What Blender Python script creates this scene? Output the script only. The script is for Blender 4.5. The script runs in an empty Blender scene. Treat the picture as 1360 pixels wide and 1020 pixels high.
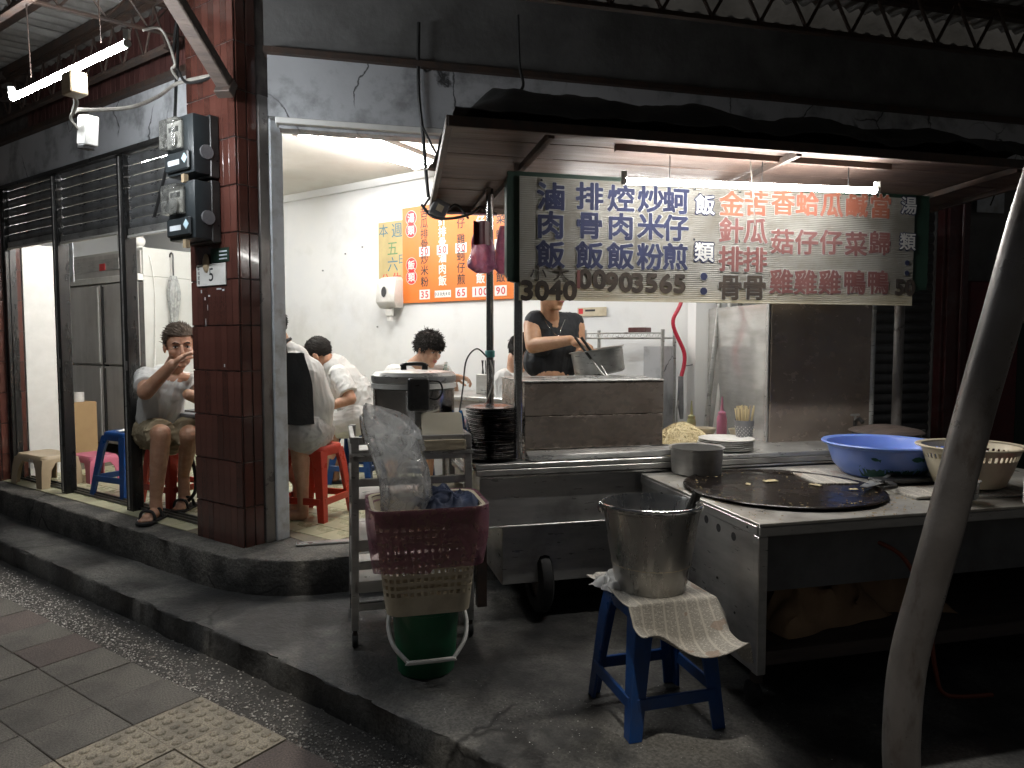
import bpy, bmesh, math, random
from mathutils import Vector, Matrix, noise, Euler
SC = bpy.context.scene
COL = SC.collection
R = math.radians
random.seed(7)

# ------------------------------------------------------------------ camera, sky, street light, exposure
CAM_H, CAM_P, FPX = 1.6, R(3.34), 943.0
cd = bpy.data.cameras.new('camera'); cam = bpy.data.objects.new('camera', cd); COL.objects.link(cam)
cam.location = (0, 0, CAM_H); cam.rotation_euler = (R(90) - CAM_P, 0, 0)
cd.sensor_width = 36; cd.lens = FPX / 1360 * 36; cd.clip_start = 0.05; cd.clip_end = 300
SC.camera = cam
SUN_EL, SUN_AZ = R(73), R(190)          # the street lamp high up behind the camera
w = bpy.data.worlds.new('World'); SC.world = w; w.use_nodes = True
nt = w.node_tree; sky = nt.nodes.new('ShaderNodeTexSky'); sky.sky_type = 'NISHITA'; sky.sun_disc = False
sky.sun_elevation = SUN_EL; sky.sun_rotation = SUN_AZ
bg = nt.nodes['Background']; hs = nt.nodes.new('ShaderNodeHueSaturation'); hs.inputs['Saturation'].default_value = .35     # the glow of the city rather than a blue sky
nt.links.new(sky.outputs[0], hs.inputs['Color']); nt.links.new(hs.outputs[0], bg.inputs[0]); bg.inputs[1].default_value = 0.005
sd = bpy.data.lights.new('street_light', 'SUN'); sd.energy = 1.0; sd.angle = R(1.2); sd.color = (1.0, 0.93, 0.82)
so = bpy.data.objects.new('street_light', sd); COL.objects.link(so)
_d = Vector((-math.sin(SUN_AZ) * math.cos(SUN_EL), -math.cos(SUN_AZ) * math.cos(SUN_EL), -math.sin(SUN_EL)))
so.rotation_euler = _d.to_track_quat('-Z', 'Y').to_euler(); so.location = (0, -3, 8)
SC.view_settings.view_transform = 'Standard'; SC.view_settings.look = 'None'
SC.view_settings.exposure = 0.45; SC.view_settings.gamma = 1.0; SC.view_settings.use_curve_mapping = False
SC.cycles.max_bounces = 8; SC.cycles.transparent_max_bounces = 12; SC.cycles.use_denoising = True
SC.cycles.sample_clamp_indirect = 4.0

# ------------------------------------------------------------------ frames: S = the long shop front, C = the cart and the chamfered front
S0, RS = (-1.62, 4.40), R(-35)
C0, RC = (0.0, 3.60), R(14)
def fr(o, a, x, y, z=0): return Vector((o[0] + x * math.cos(a) - y * math.sin(a), o[1] + x * math.sin(a) + y * math.cos(a), z))
def SW(x, y, z=0): return fr(S0, RS, x, y, z)
def CW(x, y, z=0): return fr(C0, RC, x, y, z)
def toS(w):
    dx, dy = w[0] - S0[0], w[1] - S0[1]; c, s = math.cos(RS), math.sin(RS); return (dx * c + dy * s, -dx * s + dy * c)
def toC(w):
    dx, dy = w[0] - C0[0], w[1] - C0[1]; c, s = math.cos(RC), math.sin(RC); return (dx * c + dy * s, -dx * s + dy * c)
def at(px, py, Y):                      # a point of the photograph at a distance Y
    a = (px - 680) / FPX; b = (510 - py) / FPX
    d = (a, math.cos(CAM_P) + b * math.sin(CAM_P), -math.sin(CAM_P) + b * math.cos(CAM_P)); t = Y / d[1]
    return Vector((d[0] * t, Y, CAM_H + d[2] * t))

# ------------------------------------------------------------------ materials
MATS = {}
def M(name, col, rough=.5, metal=0, col2=None, scale=4, stretch=(1, 1, 1), lo=.35, hi=.65, bump=0, bscale=60, bstretch=None, rvar=0, rand=0,
      dirt=None, dscale=2.5, damt=.6, spec=.5, coat=0, trans=0, alpha=None, sub=0, em=None, emst=0, detail=6, fine=0, dstretch=(1, 1, 1), dlo=.48, dhi=.7, bdist=.01, crack=0):
    if name in MATS: return MATS[name]
    m = bpy.data.materials.new(name); m.use_nodes = True; MATS[name] = m
    n = m.node_tree.nodes; l = m.node_tree.links; b = n['Principled BSDF']
    c3 = (*col, 1)
    b.inputs['Base Color'].default_value = c3; b.inputs['Roughness'].default_value = rough; b.inputs['Metallic'].default_value = metal
    b.inputs['Specular IOR Level'].default_value = spec; b.inputs['Coat Weight'].default_value = coat
    b.inputs['Transmission Weight'].default_value = trans
    if sub: b.inputs['Subsurface Weight'].default_value = sub; b.inputs['Subsurface Radius'].default_value = (.02, .008, .004)
    if alpha is not None: b.inputs['Alpha'].default_value = alpha
    if em: b.inputs['Emission Color'].default_value = (*em, 1); b.inputs['Emission Strength'].default_value = emst
    tc = n.new('ShaderNodeTexCoord')
    def nz(sc, st, det=detail):
        mp = n.new('ShaderNodeMapping'); mp.inputs['Scale'].default_value = st; l.new(tc.outputs['Object'], mp.inputs[0])
        t = n.new('ShaderNodeTexNoise'); t.inputs['Scale'].default_value = sc; t.inputs['Detail'].default_value = det; t.inputs['Roughness'].default_value = .62
        l.new(mp.outputs[0], t.inputs['Vector']); return t.outputs['Fac']
    def rng(s, a, bb, c=0., d=1.):
        r = n.new('ShaderNodeMapRange'); r.inputs[1].default_value = a; r.inputs[2].default_value = bb; r.inputs[3].default_value = c; r.inputs[4].default_value = d
        l.new(s, r.inputs[0]); return r.outputs[0]
    def mix(f, a, bb):
        x = n.new('ShaderNodeMix'); x.data_type = 'RGBA'; l.new(f, x.inputs[0])
        for s, v in ((6, a), (7, bb)):
            if isinstance(v, tuple): x.inputs[s].default_value = v
            else: l.new(v, x.inputs[s])
        return x.outputs[2]
    cur = c3
    if col2: cur = mix(rng(nz(scale, stretch), lo, hi), c3, (*col2, 1))
    if fine: 
        f = rng(nz(fine, (1, 1, 1), 3), .3, .7, .5, 1.5)
        h = n.new('ShaderNodeHueSaturation'); l.new(f, h.inputs['Value'])
        if isinstance(cur, tuple): h.inputs['Color'].default_value = cur
        else: l.new(cur, h.inputs['Color'])
        cur = h.outputs[0]
    if dirt: cur = mix(rng(nz(dscale, dstretch), dlo, dhi, 0, damt), cur, (*dirt, 1))
    if crack:
        mp = n.new('ShaderNodeMapping'); l.new(tc.outputs['Object'], mp.inputs[0]); nn = n.new('ShaderNodeTexNoise'); nn.inputs['Scale'].default_value = 3; nn.inputs['Detail'].default_value = 6
        l.new(mp.outputs[0], nn.inputs['Vector']); ad = n.new('ShaderNodeMix'); ad.data_type = 'VECTOR'; ad.inputs[0].default_value = .22; l.new(mp.outputs[0], ad.inputs[4]); l.new(nn.outputs['Color'], ad.inputs[5])
        vo = n.new('ShaderNodeTexVoronoi'); vo.feature = 'DISTANCE_TO_EDGE'; vo.inputs['Scale'].default_value = crack; l.new(ad.outputs[1], vo.inputs['Vector'])
        f1 = rng(vo.outputs['Distance'], .002, .012, 1, 0); f2 = rng(nz(1.1, (1, 1, 1), 2), .50, .56, 0, .9)
        mu = n.new('ShaderNodeMath'); mu.operation = 'MULTIPLY'; l.new(f1, mu.inputs[0]); l.new(f2, mu.inputs[1]); cur = mix(mu.outputs[0], cur, (.012, .011, .010, 1))
    if rand:
        oi = n.new('ShaderNodeObjectInfo'); f = rng(oi.outputs['Random'], 0, 1, 1 - rand, 1 + rand)
        h = n.new('ShaderNodeHueSaturation'); l.new(f, h.inputs['Value'])
        if isinstance(cur, tuple): h.inputs['Color'].default_value = cur
        else: l.new(cur, h.inputs['Color'])
        cur = h.outputs[0]
    if not isinstance(cur, tuple): l.new(cur, b.inputs['Base Color'])
    if rvar: l.new(rng(nz(scale * 1.7, stretch), .3, .7, max(.03, rough - rvar), min(1, rough + rvar)), b.inputs['Roughness'])
    if bump:
        bp = n.new('ShaderNodeBump'); bp.inputs['Strength'].default_value = bump; bp.inputs['Distance'].default_value = bdist
        l.new(nz(bscale, bstretch or (1, 1, 1), 5), bp.inputs['Height']); l.new(bp.outputs[0], b.inputs['Normal'])
    return m

def steel(name, col=(.55, .55, .53), rough=.34, st=(1, 1, 5), **k):
    kw = dict(metal=.62, col2=tuple(c * .8 for c in col), scale=5, stretch=st, rvar=.12, bump=.06, bscale=14, bstretch=(3, 3, 40), dirt=(.07, .06, .05), damt=.5, dscale=3.5, bdist=.002)
    kw.update(k); return M(name, col, rough, **kw)

m_steel = steel('stainless')
m_steel_dark = steel('stainless_dull', (.47, .46, .44), .36, metal=.5, damt=.7, dscale=2.2)
m_steel_brown = steel('stainless_heat_stained', (.38, .325, .28), .28, st=(1.6, 1.6, 3), metal=.6, damt=.7, dirt=(.11, .06, .036), dscale=1.6, dlo=.40, dhi=.8, bump=.03)
m_chrome = M('polished_tube', (.62, .62, .62), .16, 1, col2=(.42, .42, .42), scale=5, bump=.05, bscale=80)
m_galv = M('galvanised_tube', (.24, .225, .215), .36, .5, col2=(.165, .15, .14), scale=5, rvar=.12, bump=.2, bscale=70, dirt=(.07, .045, .03), damt=.75, dscale=16, dstretch=(1, 1, .35), dlo=.56, dhi=.70, bdist=.004)
m_black = M('black_steel', (.018, .018, .018), .35, .0, col2=(.035, .034, .032), scale=9, bump=.15, bscale=50, rvar=.1, dirt=(.08, .075, .07), damt=.35, dscale=5)
m_post = M('door_post_metal', (.05, .05, .05), .3, .7, col2=(.025, .025, .025), scale=5, stretch=(1, 1, .2), rvar=.12, bump=.1, bscale=60, dirt=(.10, .09, .08), damt=.4)
m_slat = M('shutter_slat_metal', (.36, .37, .38), .32, .45, col2=(.20, .205, .21), scale=4, stretch=(.6, 3, 3), rvar=.12, bump=.15, bscale=45, dirt=(.05, .045, .04), damt=.6, dscale=4)
m_slat2 = M('dark_shutter_slat', (.15, .15, .155), .45, .25, col2=(.06, .06, .06), scale=4, stretch=(.6, 3, 3), rvar=.12, dirt=(.03, .028, .025), damt=.5)
m_plaster = M('white_plaster', (.80, .80, .78), .75, col2=(.74, .75, .76), scale=1.2, bump=.25, bscale=16, dirt=(.50, .49, .46), damt=.5, dscale=1.6, dlo=.52, dhi=.75, bdist=.006)
m_plaster2 = M('painted_strip', (.66, .70, .74), .6, col2=(.55, .58, .61), scale=3, bump=.3, bscale=30, dirt=(.3, .29, .27), damt=.7, dscale=9)
m_ceil = M('ceiling_paint', (.80, .78, .72), .8, col2=(.73, .71, .65), scale=1.5, bump=.1, bscale=20, dirt=(.55, .5, .42), damt=.3)
m_fascia = M('fascia_paint', (.52, .53, .55), .6, col2=(.42, .43, .45), scale=1.6, bump=.3, bscale=22, dirt=(.10, .10, .10), damt=.75, dscale=3.2, dlo=.5, dhi=.68, bdist=.006, crack=2.0)
m_tile = M('oxblood_glazed_tile', (.092, .034, .025), .17, col2=(.064, .023, .018), scale=7, rvar=.08, bump=.12, bscale=18, bstretch=(3, 3, .6), rand=.28, dirt=(.05, .03, .026), damt=.5, dscale=5, coat=.25)
m_tile2 = M('dull_band_tile', (.115, .045, .038), .45, col2=(.07, .03, .028), scale=7, rand=.25, bump=.2, bscale=30, dirt=(.05, .04, .04), damt=.7, dscale=3)
m_grout = M('tile_grout', (.14, .125, .115), .9, col2=(.06, .05, .05), scale=9, bump=.3, bscale=80)
m_conc = M('step_concrete', (.150, .140, .122), .82, crack=1.3, col2=(.075, .072, .066), scale=2.2, bump=.8, bscale=30, dirt=(.028, .027, .025), damt=.9, dscale=3.1, dlo=.45, dhi=.62, fine=85, bdist=.016)
m_conc2 = M('platform_concrete', (.135, .130, .118), .6, crack=.9, col2=(.05, .05, .049), scale=1.7, bump=.5, bscale=34, dirt=(.018, .018, .018), damt=.92, dscale=1.7, dlo=.42, dhi=.60, fine=80, rvar=.2, bdist=.014)
m_asph = M('street_asphalt', (.055, .052, .048), .85, col2=(.035, .033, .031), scale=5, bump=1, bscale=95, fine=100)
m_pave = M('paving_slab', (.120, .112, .100), .85, col2=(.085, .080, .073), scale=2.5, bump=.8, bscale=110, fine=125, rand=.2, dirt=(.05, .047, .045), damt=.55, dscale=4)
m_pave_r = M('reddish_paving_slab', (.118, .094, .087), .85, col2=(.098, .082, .076), scale=2.5, bump=.8, bscale=110, fine=125, rand=.15, dirt=(.06, .05, .05), damt=.5, dscale=4)
m_tact = M('tactile_tile', (.25, .222, .170), .7, col2=(.19, .170, .135), scale=6, bump=.4, bscale=120, fine=120, rand=.1, dirt=(.09, .08, .065), damt=.65, dscale=8)
m_peb = M('pebble', (.14, .13, .12), .4, col2=(.55, .53, .50), scale=60, lo=.48, hi=.6)
m_ftile = M('floor_tile', (.42, .43, .27), .3, col2=(.50, .46, .33), scale=3, rvar=.1, rand=.14, dirt=(.22, .24, .12), damt=.6, dscale=3)
m_fgrout = M('floor_grout', (.16, .14, .10), .9)
m_wood_roof = M('roof_plank', (.125, .082, .064), .6, col2=(.085, .054, .043), scale=5, stretch=(.25, 3, 3), rvar=.12, bump=.3, bscale=20, bstretch=(.3, 4, 4), rand=.2, dirt=(.05, .035, .03), damt=.7, dscale=3.5)
m_wood = M('weathered_beam', (.085, .062, .050), .75, col2=(.045, .034, .03), scale=6, stretch=(.3, 3, 3), bump=.6, bscale=22, bstretch=(.3, 3, 3))
m_tarp = M('dark_tarpaulin', (.025, .026, .027), .6, col2=(.04, .04, .04), scale=6, bump=.4, bscale=25)
m_corr = M('corrugated_sheet', (.34, .33, .31), .6, .1, col2=(.20, .185, .165), scale=2.5, bump=.2, bscale=40, dirt=(.05, .04, .032), damt=.8, dscale=1.8, rand=.1)
m_truss = M('truss_steel', (.055, .045, .04), .6, .3, col2=(.09, .055, .04), scale=11, bump=.3, bscale=70)
m_cable = M('black_cable', (.012, .012, .012), .5)
m_cable_w = M('pale_cable', (.36, .34, .30), .6, col2=(.2, .19, .17), scale=10)
m_blue = M('blue_plastic', (.008, .062, .235), .34, col2=(.006, .048, .19), scale=6, rvar=.1, bump=.1, bscale=60, dirt=(.06, .07, .09), damt=.3, dscale=9)
m_red = M('red_plastic', (.62, .065, .035), .33, col2=(.54, .05, .03), scale=6, rvar=.1, bump=.1, bscale=60, dirt=(.25, .05, .03), damt=.3, dscale=9)
m_tan = M('tan_plastic', (.46, .36, .235), .4, col2=(.40, .31, .20), scale=6, dirt=(.25, .19, .12), damt=.4)
m_pink = M('pink_plastic', (.50, .13, .20), .4, col2=(.4, .1, .16), scale=6)
m_green = M('green_plastic', (.006, .12, .045), .36, col2=(.004, .09, .035), scale=5, rvar=.1, bump=.08, bscale=50, dirt=(.03, .05, .03), damt=.4)
m_cream = M('cream_plastic', (.62, .55, .41), .42, col2=(.54, .47, .34), scale=6, dirt=(.35, .28, .18), damt=.5, dscale=6)
m_whitep = M('white_plastic', (.74, .73, .70), .4, col2=(.66, .65, .61), scale=6, dirt=(.4, .37, .3), damt=.4, dscale=8)
m_grey_plastic = M('grey_plastic', (.22, .22, .23), .5, col2=(.15, .15, .16), scale=5, dirt=(.06, .06, .06), damt=.5)
m_meter = M('meter_housing', (.028, .034, .037), .38, col2=(.019, .024, .027), scale=6, bump=.1, bscale=60, dirt=(.025, .025, .025), damt=.6, dscale=5)
m_basin = M('blue_basin_plastic', (.19, .29, .70), .3, col2=(.16, .255, .64), scale=4, sub=.25)
m_print = M('dark_green_print', (.012, .07, .06), .4, col2=(.03, .12, .09), scale=20)
m_blackplate = M('black_melamine', (.012, .012, .014), .22, col2=(.02, .02, .022), scale=8, rvar=.08)
m_griddle = M('seasoned_iron', (.016, .012, .010), .24, .15, col2=(.008, .006, .005), scale=3.5, rvar=.14, bump=.3, bscale=16, dirt=(.07, .045, .028), damt=.35, dscale=6, bdist=.004)
m_paper = M('newsprint', (.46, .44, .40), .85, col2=(.40, .38, .34), scale=3, bump=.15, bscale=15)
m_brownpaper = M('brown_paper', (.38, .24, .13), .85, col2=(.27, .16, .085), scale=4, bump=.4, bscale=14)
m_card = M('cardboard', (.46, .31, .155), .8, col2=(.40, .26, .13), scale=4)
m_food = M('fried_crumb', (.52, .42, .22), .6, col2=(.36, .24, .10), scale=30, rand=.3)
m_noodle = M('pale_noodle', (.72, .62, .38), .5, col2=(.62, .51, .29), scale=12)
m_fridge = M('fridge_door_steel', (.58, .56, .53), .36, .25, col2=(.48, .46, .44), scale=2, stretch=(4, 4, .4), rvar=.08, dirt=(.2, .18, .15), damt=.35)
m_fridge_side = M('fridge_side_paint', (.60, .60, .57), .45, col2=(.54, .54, .51), scale=2, dirt=(.4, .38, .33), damt=.3)
m_maroon = M('maroon_post_paint', (.10, .025, .025), .4, col2=(.07, .018, .018), scale=4, rvar=.1, dirt=(.15, .12, .11), damt=.4, dscale=10)
m_tube = M('lit_tube', (.9, .9, .9), .5, em=(1.0, .985, .95), emst=114)
m_tube_o = M('lit_tube_street', (.9, .9, .9), .5, em=(.93, .97, 1.0), emst=145)
m_tube_b = M('lit_tube_behind_sign', (.9, .9, .9), .5, em=(1.0, .98, .94), emst=52)
m_tube_c = M('lit_tube_cart', (.9, .9, .9), .5, em=(1.0, .98, .94), emst=95)
m_ink = M('black_ink', (.02, .02, .022), .6)
m_white = M('white_paint', (.78, .77, .74), .5, col2=(.7, .69, .66), scale=8)
m_redink = M('red_ink', (.55, .03, .035), .5)
m_orange = M('orange_board', (.72, .19, .03), .45, col2=(.66, .165, .025), scale=3, dirt=(.55, .2, .06), damt=.25)
m_notice = M('yellowed_card', (.50, .40, .19), .7, col2=(.44, .35, .17), scale=5, dirt=(.3, .24, .12), damt=.4)
m_blueink = M('sign_blue', (.012, .014, .034), .8, col2=(.020, .024, .056), scale=10, spec=.2)
m_sign_red = M('sign_orange_red', (.17, .052, .03), .8, spec=.2, col2=(.22, .075, .045), scale=8)
m_sign_red2 = M('sign_brown_red', (.085, .032, .030), .8, spec=.2, col2=(.12, .05, .045), scale=8)
m_sign_brown = M('sign_dark_brown', (.022, .018, .016), .8, spec=.2, col2=(.045, .034, .026), scale=14)
m_outline = M('sign_outline', (.30, .30, .285), .5, col2=(.24, .24, .23), scale=10)
m_skin = M('skin', (.52, .30, .20), .5, col2=(.43, .225, .14), scale=22, sub=.12, bump=.12, bscale=150, bdist=.002)
m_skin_pale = M('paler_skin', (.58, .36, .25), .5, col2=(.49, .28, .185), scale=22, sub=.12, bump=.1, bscale=150, bdist=.002)
m_skin_w = M('tanned_skin', (.56, .32, .185), .45, col2=(.47, .25, .14), scale=22, sub=.12, bump=.1, bscale=150, bdist=.002)
m_lip = M('lip', (.42, .13, .11), .45)
m_hair = M('black_hair', (.011, .009, .008), .75, col2=(.018, .015, .013), scale=30, spec=.25)
m_hair_g = M('greying_brown_hair', (.060, .040, .028), .8, col2=(.11, .085, .066), scale=60, spec=.25)
m_shirt = M('white_cotton', (.68, .68, .66), .85, col2=(.62, .62, .60), scale=5, bump=.35, bscale=17, bstretch=(1, 1, .45), bdist=.012)
m_shirt_g = M('pale_grey_cotton', (.50, .50, .49), .85, col2=(.45, .45, .44), scale=5, bump=.35, bscale=17, bstretch=(1, 1, .45), bdist=.012)
m_shorts = M('khaki_cotton', (.34, .28, .18), .85, col2=(.28, .23, .145), scale=7, bump=.4, bscale=18, bdist=.012)
m_top = M('charcoal_top', (.017, .019, .022), .8, col2=(.013, .014, .017), scale=6, bump=.4, bscale=13, bdist=.02)
m_navy = M('navy_cloth', (.010, .018, .048), .7, col2=(.018, .035, .09), scale=7, bump=.5, bscale=16)
m_eyew = M('eye_white', (.7, .68, .64), .2)
m_rubber = M('black_rubber', (.014, .014, .014), .7, bump=.2, bscale=60)
m_hose = M('orange_hose', (.22, .05, .02), .45)
m_redhose = M('red_hose', (.42, .02, .045), .35)
m_leaf = M('dark_leaf', (.03, .06, .022), .5, rand=.4)
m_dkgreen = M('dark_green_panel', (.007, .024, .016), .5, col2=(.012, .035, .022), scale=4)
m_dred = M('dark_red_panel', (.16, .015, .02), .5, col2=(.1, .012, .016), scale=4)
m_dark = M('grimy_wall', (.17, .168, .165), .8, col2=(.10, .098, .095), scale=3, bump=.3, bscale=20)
m_teal = M('teal_nylon', (.10, .36, .34), .5, col2=(.08, .28, .27), scale=9)

def film(name, col, dens, rough=.25, gloss=.25):
    m = bpy.data.materials.new(name); m.use_nodes = True; n = m.node_tree.nodes; l = m.node_tree.links
    out = n['Material Output']; n.remove(n['Principled BSDF'])
    tr = n.new('ShaderNodeBsdfTransparent'); df = n.new('ShaderNodeBsdfDiffuse'); tl = n.new('ShaderNodeBsdfTranslucent'); gl = n.new('ShaderNodeBsdfGlossy')
    tr.inputs[0].default_value = (*[min(1, .55 + .5 * c) for c in col], 1)
    for q in (df, tl): q.inputs[0].default_value = (*col, 1)
    gl.inputs['Roughness'].default_value = rough
    a = n.new('ShaderNodeMixShader'); a.inputs[0].default_value = .5; l.new(df.outputs[0], a.inputs[1]); l.new(tl.outputs[0], a.inputs[2])
    tc = n.new('ShaderNodeTexCoord'); nz = n.new('ShaderNodeTexNoise'); nz.inputs['Scale'].default_value = 14; nz.inputs['Detail'].default_value = 5; nz.inputs['Distortion'].default_value = 1.2
    l.new(tc.outputs['Object'], nz.inputs['Vector'])
    bp = n.new('ShaderNodeBump'); bp.inputs['Strength'].default_value = .8; bp.inputs['Distance'].default_value = .015; l.new(nz.outputs[0], bp.inputs['Height'])
    for q in (df, tl, gl): l.new(bp.outputs[0], q.inputs['Normal'])
    mr = n.new('ShaderNodeMapRange'); mr.inputs[1].default_value = .35; mr.inputs[2].default_value = .65; mr.inputs[3].default_value = max(0, dens - .15); mr.inputs[4].default_value = dens + .15
    l.new(nz.outputs[0], mr.inputs[0])
    b = n.new('ShaderNodeMixShader'); l.new(mr.outputs[0], b.inputs[0]); l.new(tr.outputs[0], b.inputs[1]); l.new(a.outputs[0], b.inputs[2])
    fr_ = n.new('ShaderNodeFresnel'); fr_.inputs[0].default_value = 1.45; l.new(bp.outputs[0], fr_.inputs['Normal'])
    mm = n.new('ShaderNodeMath'); mm.operation = 'MULTIPLY'; mm.inputs[1].default_value = gloss * 4; mm.use_clamp = True; l.new(fr_.outputs[0], mm.inputs[0])
    c = n.new('ShaderNodeMixShader'); l.new(mm.outputs[0], c.inputs[0]); l.new(b.outputs[0], c.inputs[1]); l.new(gl.outputs[0], c.inputs[2])
    l.new(c.outputs[0], out.inputs[0]); MATS[name] = m; return m
m_bag = film('clear_polythene', (.92, .94, .94), .33, .12, .75)
m_pinkbag = film('pink_polythene', (.42, .19, .26), .45, .3, .12)
m_pinkbag2 = film('rose_polythene', (.50, .20, .33), .7, .25, .35)

def mat_sheet():
    m = bpy.data.materials.new('ribbed_translucent_sheet'); m.use_nodes = True; n = m.node_tree.nodes; l = m.node_tree.links
    b = n['Principled BSDF']; out = n['Material Output']
    tc = n.new('ShaderNodeTexCoord')
    nz = n.new('ShaderNodeTexNoise'); nz.inputs['Scale'].default_value = 3.2; nz.inputs['Detail'].default_value = 8; nz.inputs['Roughness'].default_value = .68; l.new(tc.outputs['Object'], nz.inputs['Vector'])
    mx = n.new('ShaderNodeMix'); mx.data_type = 'RGBA'; mx.inputs[6].default_value = (.25, .242, .222, 1); mx.inputs[7].default_value = (.075, .066, .052, 1)
    mr = n.new('ShaderNodeMapRange'); mr.inputs[1].default_value = .40; mr.inputs[2].default_value = .70; l.new(nz.outputs[0], mr.inputs[0]); l.new(mr.outputs[0], mx.inputs[0])
    l.new(mx.outputs[2], b.inputs['Base Color']); b.inputs['Roughness'].default_value = .62; b.inputs['Specular IOR Level'].default_value = .3
    sx = n.new('ShaderNodeSeparateXYZ'); l.new(tc.outputs['Object'], sx.inputs[0])
    mu = n.new('ShaderNodeMath'); mu.operation = 'MULTIPLY'; mu.inputs[1].default_value = 2 * math.pi / .0105; l.new(sx.outputs[2], mu.inputs[0])
    sn = n.new('ShaderNodeMath'); sn.operation = 'SINE'; l.new(mu.outputs[0], sn.inputs[0])
    bp = n.new('ShaderNodeBump'); bp.inputs['Strength'].default_value = .55; bp.inputs['Distance'].default_value = .003; l.new(sn.outputs[0], bp.inputs['Height']); l.new(bp.outputs[0], b.inputs['Normal'])
    tl = n.new('ShaderNodeBsdfTranslucent'); tl.inputs[0].default_value = (.70, .62, .40, 1)
    ms = n.new('ShaderNodeMixShader'); ms.inputs[0].default_value = .28; l.new(b.outputs[0], ms.inputs[1]); l.new(tl.outputs[0], ms.inputs[2]); l.new(ms.outputs[0], out.inputs[0])
    return m
m_sheet = mat_sheet()

def mat_newsprint():
    m = bpy.data.materials.new('printed_newspaper'); m.use_nodes = True; n = m.node_tree.nodes; l = m.node_tree.links; b = n['Principled BSDF']
    tc = n.new('ShaderNodeTexCoord'); sx = n.new('ShaderNodeSeparateXYZ'); l.new(tc.outputs['UV'], sx.inputs[0])
    def mth(op, a, v=None):
        q = n.new('ShaderNodeMath'); q.operation = op
        (l.new(a, q.inputs[0]) if not isinstance(a, (int, float)) else None)
        if v is not None: (l.new(v, q.inputs[1]) if not isinstance(v, (int, float)) else setattr(q.inputs[1], 'default_value', v))
        return q.outputs[0]
    lines = mth('GREATER_THAN', mth('SINE', mth('MULTIPLY', sx.outputs[1], 620.)), -.15)
    cols = mth('GREATER_THAN', mth('SINE', mth('MULTIPLY', sx.outputs[0], 62.)), -.86)
    nz = n.new('ShaderNodeTexNoise'); nz.inputs['Scale'].default_value = 60; l.new(tc.outputs['UV'], nz.inputs['Vector'])
    ink = mth('MULTIPLY', mth('MULTIPLY', lines, cols), mth('GREATER_THAN', nz.outputs[0], .42))
    n2 = n.new('ShaderNodeTexNoise'); n2.inputs['Scale'].default_value = 4; l.new(tc.outputs['UV'], n2.inputs['Vector'])
    bl = mth('GREATER_THAN', n2.outputs[0], .62)
    mx = n.new('ShaderNodeMix'); mx.data_type = 'RGBA'; mx.inputs[6].default_value = (.50, .47, .41, 1); mx.inputs[7].default_value = (.20, .19, .175, 1); l.new(ink, mx.inputs[0])
    m2 = n.new('ShaderNodeMix'); m2.data_type = 'RGBA'; l.new(mx.outputs[2], m2.inputs[6]); m2.inputs[7].default_value = (.30, .22, .17, 1); l.new(mth('MULTIPLY', bl, .7), m2.inputs[0])
    l.new(m2.outputs[2], b.inputs['Base Color']); b.inputs['Roughness'].default_value = .85; MATS['np'] = m; return m
m_news = mat_newsprint()

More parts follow.
